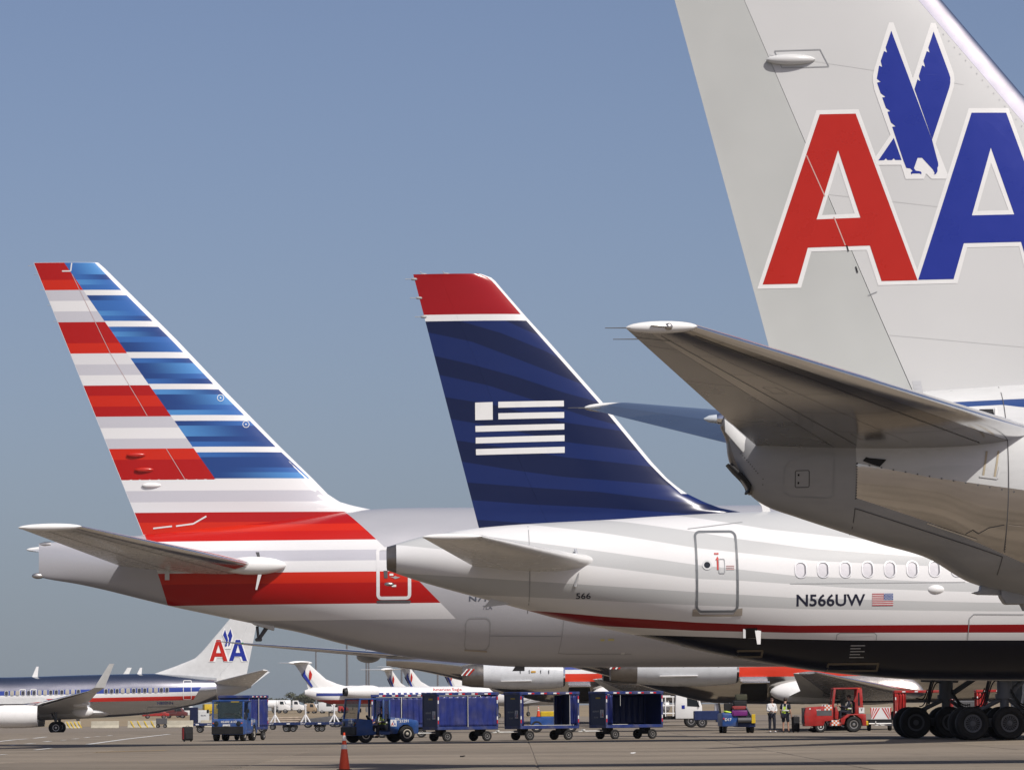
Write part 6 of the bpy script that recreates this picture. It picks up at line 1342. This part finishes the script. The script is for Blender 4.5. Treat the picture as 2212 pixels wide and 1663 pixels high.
P('seat', M_black, T, ((-.78, .1, .92), (.45, .5, .12)), ((-.98, .1, 1.25), (.1, .5, .6)), bev=.04)
b = MB(); b.lathe([(-.012, .18), (.012, .18), (.012, .15), (-.012, .15)], (-.2, .1, 1.38), (-.8, 0, .6), 18); b.cyl((-.2, .1, 1.38), (.05, .1, 1.15), .02, n=6); b.build('steering_wheel', M_black, T)
P('beacon', M_ora, T, ((-1.2, .68, 2.2), (.12, .03, .05)), bev=.006)
for sd in (-1, 1): wheel((.76, sd * .58, .29), .29, .22, T, side=sd, rim=M_chrome); wheel((-.92, sd * .6, .395), .395, .26, T, side=sd, rim=M_steel)
P('hitch', M_yel, T, ((-1.62, 0, .45), (.18, .26, .24)), bev=.03)
b = MB(); b.cyl((-1.75, 0, .42), (-2.9, 0, .42), .035, n=8); b.lathe([(-.015, .09), (.015, .09), (.015, .06), (-.015, .06)], (-2.1, 0, .46), (1, 0, 0), 14); b.build('tow_bar', M_chrome, T)
person('driver in dark jacket and yellow vest at the wheel of the red tug', ground_at(1802, 208) + Matrix.Rotation(R(181), 3, 'Z') @ Vector((-.72, .15, 0)), R(181), seated(.92, ((.48, .14, .42), (.48, -.14, .42))), vest=M_vest)
rc1 = cart(ground_at(1994, 205), R(178), 'red-framed open baggage cart left behind the big wheels', 'frame', 'red baggage carts', M_tr, M_tr, 31)
rc2 = cart(ground_at(2170, 205.4), R(178), 'red-framed open baggage cart behind the big wheels at the right frame edge', 'frame', 'red baggage carts', M_tr, M_tr, 37)
# chevron board on the back of a low trailer
T = empty('chevron_trailer', ground_at(1902, 216), R(-90), 'low trailer end with red and white chevron board left of the big wheels', 'trailer')
P('frame', M_black, T, ((-.6, 0, .5), (1.4, 1.2, .18)))
brd = P('chevron_board', M_refw, T, ((.12, 0, .92), (.04, 1.05, .62)), bev=.005)
for sd in (-1, 1):
    for k in range(4):
        y0 = sd * (.04 + k * .15); b = MB(); b.prism([(y0, .92 + .28), (y0 + sd * .07, .92 + .28), (min(.5, max(-.5, y0 + sd * .07 + sd * .34)), .92 - .28), (min(.5, max(-.5, y0 + sd * .34)), .92 - .28)], .142, .150, axis='x'); b.build('chevron', M_refr, brd)
for sd in (-1, 1): wheel((-.9, sd * .55, .3), .3, .2, T, axis=(0, 1, 0), side=sd)

T = empty('ground_power_unit', ground_at(2092, 213), R(180), 'dark ground power unit between the red carts behind the big wheels', 'equipment')
P('housing', M_dgrey, T, ((0, 0, 1.0), (2.0, 1.3, 1.1)), bev=.06); P('chassis', M_black, T, ((0, 0, .4), (2.3, 1.2, .16)))
for k in range(6): P('louvre', M_black, T, ((.6 - k * .12, .655, 1.1), (.05, .02, .6)), bev=.004)
for x in (-.75, .75):
    for sd in (-1, 1): wheel((x, sd * .55, .28), .28, .18, T, side=sd)

# belt loader with bags going into the hold
T = empty('belt_loader', ground_at(1590, 210), R(92), 'blue belt loader with lifted belt at the open hold', 'belt loader')
b = MB(); b.prism([(-1.55, .34), (-1.6, .95), (-1.45, 1.05), (1.2, 1.0), (1.3, .34)], .05, .85, bev=.03); b.build('body', M_tb, T)
b = MB(); b.prism([(-1.5, .3), (-1.5, .62), (1.3, .62), (1.3, .3)], -.85, .05, bev=.03); b.build('chassis', M_tbd, T)
Rm = Matrix.Rotation(-.16, 3, 'Y'); b = MB(); b.box((.6, -.28, 1.05), (4.4, .72, .12), Rm, bev=.02); b.build('belt', M_black, T)
b = MB(); b.box((.6, .10, 1.10), (4.4, .05, .20), Rm, bev=.01); b.build('belt_rail', M_steel, T); b = MB(); b.box((.6, -.66, 1.10), (4.4, .05, .20), Rm, bev=.01); b.build('belt_rail', M_steel, T)
b = MB(); b.lathe([(-.34, .13), (.34, .13)], (-1.62, -.28, .66), (0, 1, 0), 18); b.build('belt_roller', M_dgrey, T)
for x in (-1.05, .95):
    for sd in (-1, 1): wheel((x, sd * .7, .28), .28, .2, T, side=sd)
text_flat('unit_code', 'D17', (-1.61, .72, .62), (0, -1, 0), (0, 0, 1), .34, .14, M_refw, T)
P('yellow_guard', M_yel, T, ((-1.57, -.74, .72), (.06, .2, .46)), bev=.015); P('seat', M_black, T, ((-.7, .45, 1.08), (.4, .45, .12)), ((-.5, .45, 1.32), (.1, .45, .4)), bev=.03)
P('headlight', M_refr, T, ((-1.6, .78, .74), (.03, .08, .08)), bev=.01)
lc = ground_at(1590, 210); rot = Matrix.Rotation(R(92), 3, 'Z')
def bag(kind, label, px, dep, z, size, m, rz=0., rot_=None, handle=True):
    T = empty('suitcase' if kind != 'duffel' else 'duffel_bag', ground_at(px, dep) + Vector((0, 0, z)), rz, label, 'bag' if kind == 'duffel' else 'suitcase')
    w, d, h = size
    if kind == 'duffel':
        b = MB(); b.ell((0, 0, h / 2), (w / 2, d / 2, h / 2), 20, 12); b.build('shell', m, T); b = MB(); b.tube([Vector((-.2, 0, h - .02)), Vector((-.12, 0, h + .06)), Vector((.12, 0, h + .06)), Vector((.2, 0, h - .02))], .015, 6); b.build('handle', M_black, T)
    else:
        b = MB(); b.box((0, 0, h / 2 + .03), (w, d, h - .03), bev=.05, seg=3); b.build('shell', m, T)
        P('front_pocket', m, T, ((0, -d / 2 - .015, h * .42), (w * .8, .04, h * .5)), bev=.02)
        b = MB(); b.tube([Vector((-.08, 0, h - .01)), Vector((-.07, 0, h + .05)), Vector((.07, 0, h + .05)), Vector((.08, 0, h - .01))], .012, 6); b.build('handle', M_black, T)
        for sd in (-1, 1): b = MB(); b.cyl((sd * w * .36, -.03, .03), (sd * w * .36, .03, .03), .03, n=10); b.build('caster', M_black, T)
    return T
M_purple = mat('purple_cloth', (.14, .015, .14), .45, var=.1); M_bagk = mat('black_cloth', (.014, .014, .016), .8, var=.2); M_maroon = mat('maroon_cloth', (.22, .03, .03), .6)
bag('case', 'purple suitcase lying on the end of the loader belt', 1597, 208.6, .82, (.80, .5, .32), M_purple)
bag('case', 'maroon bag on the loader belt above the purple suitcase', 1596, 209.2, 1.16, (.72, .5, .2), M_maroon)
bag('case', 'black suitcase on the loader belt nearest the open hold', 1598, 210.4, 1.30, (.70, .5, .34), M_bagk)
bag('case', 'olive bag on the belt inside the hold opening', 1601, 211.8, 1.62, (.62, .4, .34), mat('olive_cloth', (.05, .05, .03), .8))
bag('case', 'tall black suitcase standing at the right hand of the vested worker', 1718, 209.5, .0, (.34, .42, .80), M_bagk, .2)
bag('duffel', 'black duffel bag lying on the ground between worker and red tug', 1758, 209.5, .0, (.62, .34, .24), M_bagk)
J = dict(STAND); J.update(ell=(.02, .24, 1.12), wrl=(.24, .12, 1.08), elr=(.02, -.24, 1.12), wrr=(.24, -.10, 1.10), knl=(.05, .12, .5), anl=(-.02, .14, .09), tol=(.14, .16, .045), head=(.05, 0, 1.65))
person('person in black and white top and dark trousers beside the belt loader', ground_at(1667, 209.8), R(-80), J, shirt=M_shirtw, shoes=M_shoew, hair=mat('brown_hair', (.06, .025, .015), .6), long_hair=True)
J = dict(STAND); J.update(wrr=(.10, -.30, .80), elr=(.0, -.27, 1.1), chest=(.03, 0, 1.32), head=(.06, 0, 1.66), knr=(.05, -.13, .5), anr=(.02, -.16, .09), tor=(.18, -.17, .045))
person('ground worker in yellow vest and dark shorts seen from behind', ground_at(1696, 209.6), R(70), J, vest=M_vest, shorts=True, sleeve=.5)
P('safety_jacket', M_vest, None, ((0, 0, 0), (.4, .3, .1)), bev=.04); o = bpy.data.objects['safety_jacket']; o.location = lc + rot @ Vector((-1.35, .55, 1.06)); o.rotation_euler = (0, .2, .4); tag(o, 'yellow safety jacket left on the corner of the belt loader', 'jacket')

# white service truck and dark open tug beyond the carts
T = empty('service_truck', ground_at(1424, 262), R(0), 'white cab-over service truck with tank gear behind the last cart', 'truck')
b = MB(); b.prism([(1.0, .55), (1.0, 1.35), (1.05, 2.25), (2.35, 2.3), (2.7, 1.35), (2.72, .55)], -.95, .95, bev=.05); b.build('cab', M_white, T)
for sd in (-1, 1):
    b = MB(); b.prism([(1.75, 1.35), (2.55, 1.3), (2.3, 2.0), (1.75, 2.05)], sd * .955, sd * .962); b.build('side_window', M_glass, T)
    P('logo_plate', M_wblue, T, ((1.5, sd * .962, 1.3), (.2, .012, .22)), bev=.002); b = MB(); b.cyl((2.5, sd * .95, 1.9), (2.62, sd * 1.2, 1.8), .02, n=6); b.box((2.62, sd * 1.22, 1.7), (.05, .12, .3), bev=.02); b.build('mirror', M_black, T)
    wheel((2.0, sd * .8, .4), .4, .26, T, side=sd); wheel((-1.2, sd * .8, .4), .4, .3, T, side=sd)
b = MB(); b.prism([(2.38, 1.4), (2.72, 1.4), (2.42, 2.2), (2.36, 2.2)], -.82, .82); b.build('windshield', M_glass, T)
P('bumper', M_dgrey, T, ((2.74, 0, .55), (.12, 1.9, .26))); P('chassis', M_black, T, ((-.4, 0, .62), (4.2, .9, .22)))
b = MB(); b.lathe([(0, .05), (.1, .34), (.9, .36), (1.0, .05)], (-.3, -.4, 1.35), (1, 0, 0), 20); b.build('tank', M_white, T)
for k in range(6): P('frame_bar', M_white, T, ((.85 - k * .48, -.85, 1.35), (.07, .07, 1.3)), bev=.01)
for z in (.9, 1.4, 1.95): P('frame_rail', M_white, T, ((-.4, -.85, z), (2.7, .06, .08)), bev=.01)
P('pump_box', M_dgrey, T, ((-.2, -.5, .9), (1.3, .6, .35)), bev=.03); P('work_platform', M_grey, T, ((-.6, 0, 2.0), (2.6, 1.7, .1)))
b = MB(); b.tube([Vector((-1.1, -.8, 1.8)), Vector((-.9, -.95, 1.3)), Vector((-.4, -.95, 1.05)), Vector((.1, -.9, 1.3))], .06, 8); b.build('hose', M_mgrey, T)
T = empty('open_tug', ground_at(1536, 258), R(0), 'dark open-cab tug parked right of the white service truck', 'tug')
P('body', M_tbd, T, ((-.3, 0, .75), (1.6, 1.4, .6)), bev=.04)
for x in (.55, 1.05): b = MB(); b.prism([(x, .4), (x + .12, .4), (x - .05, 1.75), (x - .17, 1.75)], -.7, -.62); b.build('pillar', M_black, T)
P('roof', M_black, T, ((.0, 0, 1.78), (1.9, 1.4, .07))); P('seat', M_refw, T, ((.35, -.3, 1.25), (.3, .4, .5)), bev=.06); P('floor', M_tbd, T, ((.75, 0, .4), (.9, 1.4, .12)))
for x in (-.6, .85):
    for sd in (-1, 1): wheel((x, sd * .6, .32), .32, .2, T, side=sd)
# blue tug with yellow gear seen through the open cart
T = empty('air_start_unit', ground_at(1196, 226), R(180), 'blue equipment tug with yellow box seen through the open cart', 'equipment')
P('body', M_tb, T, ((0, 0, .62), (2.6, 1.4, .5)), bev=.04); P('yellow_box', M_yel, T, ((.3, .3, 1.0), (.9, .6, .32)), bev=.05); P('crate', M_chrome, T, ((-.3, .3, 1.06), (.7, .5, .3)), bev=.02)
for x in (-.95, .95):
    for sd in (-1, 1): wheel((x, sd * .62, .33), .33, .2, T, rim=M_rimw, side=sd)
text_flat('number', '2142', (-.4, .71, .6), (-1, 0, 0), (0, 0, 1), .5, .16, M_refw, T)
def cone(loc, h, label, s=1.):
    T = empty('traffic_cone', loc, 0, label, 'traffic cone')
    P('base', M_black, T, ((0, 0, .02), (.36 * s, .36 * s, .04)), bev=.01)
    r = lambda t: (.135 * (1 - t) + .022 * t) * s
    zs = lambda t: .04 + (h - .04) * t
    M_co = mat('cone_orange', (.62, .06, .015), .5, var=.08); M_cw = mat('cone_sleeve', (.62, .62, .60), .4, var=.15)
    for n, a, b2, m in (('cone_body', 0, .55, M_co), ('reflective_sleeve', .55, .67, M_cw), ('cone_body', .67, .78, M_co), ('reflective_sleeve', .78, .92, M_cw), ('cone_body', .92, 1., M_co)):
        b = MB(); g = .004 if n == 'reflective_sleeve' else 0; b.lathe([(zs(a), r(a) + g), (zs(b2), r(b2) + g)], (0, 0, 0), (0, 0, 1), 28); b.build(n, m, T)
    return T
cone(ground_at(743, 98) + Vector((0, 0, .002)), .915, 'orange traffic cone with two white sleeves at the bottom edge')
cone(ground_at(1163, 224) + Vector((0, 0, .85)), .6, 'small orange cone on the equipment tug seen through the open cart', .8)
SC = bag('case', 'black and red suitcase standing alone on the apron at left', 405, 186, 0, (.46, .26, .66), M_bagk, .5)
P('side_panel', M_refr, SC, ((-.235, 0, .36), (.012, .2, .5)), bev=.004)

# ------------------------------------------------------------------ barriers, dollies and far things
def gz(px, dep):
    p = ground_at(px, dep); p.z = zg(p.x, p.y) if dep > 262 else 0; return p
M_conc = mat('barrier_concrete', (.42, .39, .31), .85, var=.15, scale=2, bump=.2)
for k, (x0, x1, lab) in enumerate(((550, 685, 'concrete barrier with yellow slashes right of the parked jet wheel'), (775, 1010, 'plain concrete barrier between the two yellow-slashed ones'), (1085, 1325, 'concrete barrier with four yellow slashes under the silver jet belly'), (1405, 1640, 'plain concrete barrier right of the small dark trolley'), (1705, 1870, 'concrete barrier partly hidden by the tug facing the camera'))):
    a, b2 = Z1(x0, 1140)[0], Z1(x1, 1140)[0]; c = gz((a + b2) / 2, 468); L_ = (b2 - a) / FPX * 468
    T = empty('jersey_barrier', c, 0, lab, 'barrier', 'concrete barriers under the silver jet')
    b = MB(); b.prism([(-.3, 0), (-.3, .08), (-.12, .33), (-.08, .82), (.08, .82), (.12, .33), (.3, .08), (.3, 0)], -L_ / 2, L_ / 2, axis='x', bev=.015); b.build('concrete_body', M_conc, T)
    if k in (0, 2):
        for j_ in range(4):
            x = -L_ / 2 + L_ * (j_ + .35) / 4.2
            b = MB(); bm = b.bm; vs = [bm.verts.new(p) for p in ((x, -.095, .80), (x + .14, -.095, .80), (x + .58, -.33, .05), (x + .44, -.33, .05))]; bm.faces.new(vs); b.build('yellow_slash', M_yel, T)
def dolly(loc, rz, label, bar=True):
    T = empty('container_dolly', loc, rz, label, 'dolly', 'blue container dollies left of the tug')
    P('frame', M_tbd, T, ((0, .78, .50), (2.3, .08, .16)), ((0, -.78, .50), (2.3, .08, .16)), ((1.11, 0, .50), (.08, 1.6, .16)), ((-1.11, 0, .50), (.08, 1.6, .16)), ((0, 0, .50), (.1, 1.6, .12)))
    for k in range(7): b = MB(); b.cyl((-.95 + k * .31, -.72, .56), (-.95 + k * .31, .72, .56), .035, n=8); b.build('roller', M_steel, T)
    for x in (-.75, .75):
        P('axle', M_black, T, ((x, 0, .28), (.09, 1.3, .09)), ((x, 0, .38), (.5, .6, .14)))
        for sd in (-1, 1): wheel((x, sd * .66, .2), .2, .13, T, side=sd)
    for sd in (-1, 1): P('reflector', M_refw, T, ((.9 * sd, -.83, .50), (.2, .012, .07)), bev=.002)
    text_flat('number', '2417', (-.3, -.825, .46), (1, 0, 0), (0, 0, 1), .3, .08, M_refw, T)
    if bar:
        b = MB(); b.cyl((0, 0, 1.0), (0, -.02, 1.62), .05, n=8); b.cyl((0, 0, 1.05), (-.28, 0, .56), .05, n=8); b.cyl((0, 0, 1.05), (.28, 0, .56), .05, n=8); b.cyl((0, -.12, .56), (0, 0, 1.1), .04, n=8); b.box((0, -.02, 1.62), (.16, .1, .1), bev=.02); b.build('raised_tow_bar', M_refw, T)
    return T
for px, lab, br in ((459, 'blue container dolly left of the tug facing the camera', False), (594, 'blue container dolly with raised white tow bar touching the cart corner', True), (660, 'blue container dolly with raised white tow bar midway between the tugs', True), (722, 'blue container dolly with raised white tow bar left of the driven tug', True)):
    dolly(gz(px, 250), R(2 if px != 594 else -3), lab, br)
# pipe trolley and other kit further out
T = empty('plank_trolley', gz(603, 392), 0, 'trolley stacked with pale planks far behind the dollies', 'trolley'); P('frame', M_tbd, T, ((0, 0, .5), (4.2, 1.6, .16)))
for k in range(11):
    b = MB(); b.cyl((-2.1 + random.uniform(-.2, .2), -.6 + .13 * k, .72 + (k % 3) * .18), (2.1 + random.uniform(-.2, .2), -.6 + .13 * k, .74 + (k % 3) * .2), .1, n=8); b.build('plank', mat('weathered_wood', (.34, .28, .22), .8, var=.25), T)
for x in (-1.5, -.6, .6, 1.5): wheel((x, -.7, .26), .26, .2, T); wheel((x, .7, .26), .26, .2, T)
for px, L_, lab in ((697, 4.4, 'low dark pushback tug far behind the dollies'), (731, 1.6, 'small dark wheeled unit beside the low pushback tug')):
    T = empty('pushback_tug', gz(px, 395), 0, lab, 'tug'); h = .9 if L_ > 2 else .7
    b = MB(); b.prism([(-L_ / 2, .3), (-L_ / 2, h * .75), (-L_ * .3, h), (L_ * .2, h * 1.25), (L_ * .45, h), (L_ / 2, .35)], -.9, .9, bev=.06); b.build('body', M_dgrey, T)
    for x in (-L_ * .32, L_ * .32):
        for sd in (-1, 1): wheel((x, sd * .8, .38), .38, .25, T, side=sd)
    if L_ < 2: b = MB(); b.cyl((.2, 0, .8), (.9, 0, 1.6), .06, n=8); b.build('tow_arm', M_dgrey, T)
    else: P('exhaust_stack', M_black, T, ((.6, .3, 1.3), (.1, .1, .5)))
T = empty('equipment_box', gz(349, 466), 0, 'small dark wheeled equipment box between two barriers', 'equipment'); P('box', M_dgrey, T, ((0, 0, .75), (1.2, .8, .7)), bev=.04); P('handle', M_steel, T, ((.65, 0, 1.0), (.08, .5, .06)))
for x in (-.4, .4): wheel((x, -.4, .2), .2, .12, T); wheel((x, .4, .2), .2, .12, T)
for px, w, h, m, lab in ((419, .95, 1.85, M_navy, 'dark blue cabinet standing beyond the barriers'), (440, 1.3, 1.5, M_grey, 'white lettered cabinet beside the dark blue one beyond the barriers')):
    T = empty('cabinet', gz(px, 484), 0, lab, 'cabinet'); P('cabinet_body', m, T, ((0, 0, h / 2 + .45), (w, .7, h)), bev=.03)
    for x in (-1, 1): P('leg', M_dgrey, T, ((x * w * .4, 0, .22), (.08, .5, .45)), bev=.01)
    P('door', m, T, ((0, -.36, h / 2 + .45), (w * .8, .03, h * .85)), bev=.01)
    if w > 1: text_flat('sign_lettering', 'Eagle', (-.3, -.385, 1.2), (1, 0, 0), (0, 0, 1), .6, .2, M_navy, T)
def tanker(px, dep, label):
    T = empty('fuel_truck', gz(px, dep), 0, label, 'truck', 'white fuel trucks on the far side')
    b = MB(); b.lathe([(0, .6), (.15, 1.0), (4.4, 1.0), (4.55, .6)], (-3.6, 0, 2.05), (1, 0, 0), 24); b.build('tank', M_white, T)
    b = MB(); b.prism([(1.3, .7), (1.3, 2.9), (2.6, 2.9), (3.0, 2.0), (4.0, 1.75), (4.1, .7)], -1.1, 1.1, bev=.08); b.build('cab', M_white, T)
    for sd in (-1, 1): b = MB(); b.prism([(1.7, 2.05), (2.6, 2.0), (2.5, 2.7), (1.7, 2.7)], sd * 1.11, sd * 1.12); b.build('side_window', M_glass, T)
    b = MB(); b.prism([(2.72, 2.75), (2.66, 2.75), (2.98, 2.08), (3.04, 2.08)], -.95, .95); b.build('windshield', M_glass, T)
    P('chassis', M_dgrey, T, ((0, 0, .8), (7.4, 1.0, .3))); P('hose_cabinet', M_mgrey, T, ((-1.4, -.95, .95), (2.4, .3, .7)), bev=.03); P('bumper', M_dgrey, T, ((4.15, 0, .75), (.15, 2.1, .35)))
    for x in (-2.9, -1.8, 2.9):
        for sd in (-1, 1): wheel((x, sd * .95, .52), .52, .32, T, side=sd)
    return T
tanker(589, 926, 'white fuel truck, left one of the pair far behind the dollies'); tanker(620, 945, 'white fuel truck, right one of the pair far behind the dollies')
def van(px, dep, L_, h, m, label):
    T = empty('parked_van', gz(px, dep), random.uniform(-.3, .3), label, 'van', 'service vans far beyond the apron')
    b = MB(); b.prism([(-L_ / 2, .4), (-L_ / 2, h), (L_ * .22, h), (L_ * .36, h * .62), (L_ / 2, h * .5), (L_ / 2, .4)], -.95, .95, bev=.08); b.build('body', m, T)
    for sd in (-1, 1): b = MB(); b.prism([(-L_ * .05, h * .62), (L_ * .28, h * .62), (L_ * .2, h * .92), (-L_ * .05, h * .92)], sd * .955, sd * .965); b.build('side_window', M_glass, T)
    for x in (-L_ * .3, L_ * .3):
        for sd in (-1, 1): wheel((x, sd * .85, .36), .36, .22, T, side=sd)
for px, dep, L_, h, m, lab in ((672, 900, 2.6, 2.2, mat('van_tan', (.35, .26, .17), .5), 'tan boxy van beside the fuel trucks'), (688, 905, 3.6, 2.0, M_white, 'white van next to the tan van far out'), (706, 900, 3.8, 2.4, M_grey, 'grey van in the far row left of the driven tug'), (727, 910, 4.2, 2.1, M_white, 'white van in the far row just above the driven tug roof'), (741, 900, 2.2, 2.0, M_tr, 'red van at the end of the far row above the tug'),
   (336, 700, 4.6, 1.7, M_tr, 'red van far beyond the barriers under the silver jet tail'), (380, 705, 4.0, 1.9, mat('van_maroon', (.12, .03, .03), .5), 'maroon van far beyond the barriers'), (402, 720, 4.2, 2.0, M_white, 'white van left of the dark blue cabinet far out'), (468, 760, 5.0, 2.2, M_yel, 'yellow van far out left of the tug facing the camera')): van(px, dep, L_, h, m, lab)
# light poles
M_pole = mat('pole_grey', (.16, .16, .17), .6)
for k, (px, h, dep) in enumerate(((683, 15.4, 1000), (750, 27, 980), (792, 27, 1010), (797, 27, 1080), (868, 27, 1000), (894, 27, 1060), (946, 27, 990))):
    T = empty('light_pole', gz(px, dep), 0, ('light pole with white lamp heads above the regional jet tail', 'thickest light pole rising behind the nearest regional jet', 'left one of two close light poles', 'right one of two close light poles', 'light pole behind the regional jet fin pair', 'light pole right of the regional jet fin pair', 'light pole under the grey wing root')[k], 'light pole', 'apron light poles in the distance')
    b = MB(); b.cyl((0, 0, 0), (0, 0, h), .34 if k == 1 else .26, .16, 10); b.build('mast', M_pole, T)
    P('cross_arm', M_pole, T, ((0, 0, h - .3), (3.6, .2, .2)))
    for x in (-1.5, -.5, .5, 1.5): P('lamp_head', M_refw, T, ((x * 1.1, -.2, h), (.75, .6, .5)), bev=.06)
# trees on the horizon
def tree_mesh(seed, h):
    rg = random.Random(seed); bm = bmesh.new()
    blobs = [(Vector((rg.uniform(-.32, .32) * h, rg.uniform(-.3, .3) * h, h * rg.uniform(.42, .85))), h * rg.uniform(.12, .22)) for _ in range(11)]
    for c, r_ in blobs:
        for _ in range(55):
            d = Vector((rg.gauss(0, 1), rg.gauss(0, 1), rg.gauss(0, .8))).normalized(); p = c + d * r_ * rg.uniform(.55, 1.1); s = h * rg.uniform(.03, .055)
            n = (d + Vector((rg.uniform(-.6, .6), rg.uniform(-.6, .6), rg.uniform(-.6, .6)))).normalized(); q = n.to_track_quat('Z', 'Y'); a = rg.uniform(0, 6.28)
            vs = [bm.verts.new(p + q @ Vector((math.cos(a + k * 2.09) * s, math.sin(a + k * 2.09) * s, 0))) for k in range(3)]; bm.faces.new(vs)
    me = bpy.data.meshes.new('crown'); bm.to_mesh(me); bm.free(); return me
M_leaf = mat('far_foliage', (.075, .080, .045), .8, var=.3, scale=.6); M_bark = mat('bark', (.06, .05, .04), .9)
crowns = [tree_mesh(k, 5.5) for k in range(4)]
for m in crowns: m.materials.append(M_leaf)
b = MB(); b.cyl((0, 0, 0), (.1, 0, 2.2), .18, .12, 8); b.cyl((.1, 0, 2.0), (.8, .2, 3.6), .10, .05, 6); b.cyl((.1, 0, 2.1), (-.7, -.3, 3.8), .10, .05, 6); b.cyl((.1, 0, 2.2), (.1, .1, 4.4), .1, .04, 6); trunk = b.mesh('trunk'); trunk.materials.append(M_bark)
rg = random.Random(11)
ordn = ('first', 'second', 'third', 'fourth', 'fifth', 'sixth', 'seventh', 'eighth', 'ninth', 'tenth', 'eleventh', 'twelfth', 'thirteenth', 'fourteenth', 'fifteenth', 'sixteenth', 'seventeenth', 'eighteenth', 'nineteenth', 'twentieth')
for k in range(20):
    px = 470 + k * 15.5 + rg.uniform(-3, 3); dep = rg.uniform(1350, 1750); big = 1.5 if 640 < px < 720 else 1.0
    T = empty('tree', gz(px, dep), rg.uniform(0, 6.28), 'low dark tree on the hazy horizon, %s from the left of the tree line' % ordn[k], 'tree', 'trees along the horizon'); s = rg.uniform(.65, 1.15) * big; T.scale = (s * 1.5, s * 1.5, s)
    for n, m in (('trunk', trunk), ('crown', crowns[k % 4])): o = bpy.data.objects.new(n, m); C.objects.link(o); o.parent = T
# small litter on the apron
for px, dep, lab in ((997, 122, 'small dark scrap lying on the apron in front of the carts'), (1365, 126, 'tiny pale scrap lying on the apron at centre right')):
    b = MB(); b.box((0, 0, .02), (.12, .08, .04), bev=.01); b.box((.06, .02, .03), (.08, .05, .03), Matrix.Rotation(.5, 3, 'Z'), bev=.01); o = b.build('litter', M_black if px < 1100 else M_refw); o.location = ground_at(px, dep) + Vector((0, 0, .006)); tag(o, lab, 'litter')

# ------------------------------------------------------------------ thin dusty air over the apron
b = MB(); b.box((0, 2640, 14.5), (7200, 6200, 33)); me = b.mesh('haze')
hm = bpy.data.materials.new('haze'); hm.use_nodes = True; hm.node_tree.nodes.clear()
vo = hm.node_tree.nodes.new('ShaderNodeVolumePrincipled'); ou = hm.node_tree.nodes.new('ShaderNodeOutputMaterial'); hm.node_tree.links.new(vo.outputs[0], ou.inputs['Volume'])
vo.inputs['Color'].default_value = (.86, .88, .92, 1); vo.inputs['Density'].default_value = .00006; vo.inputs['Anisotropy'].default_value = .5
hz = finish('haze', me, hm, None, False); tag(hz, 'thin dusty haze over the apron', 'haze', kind='stuff')
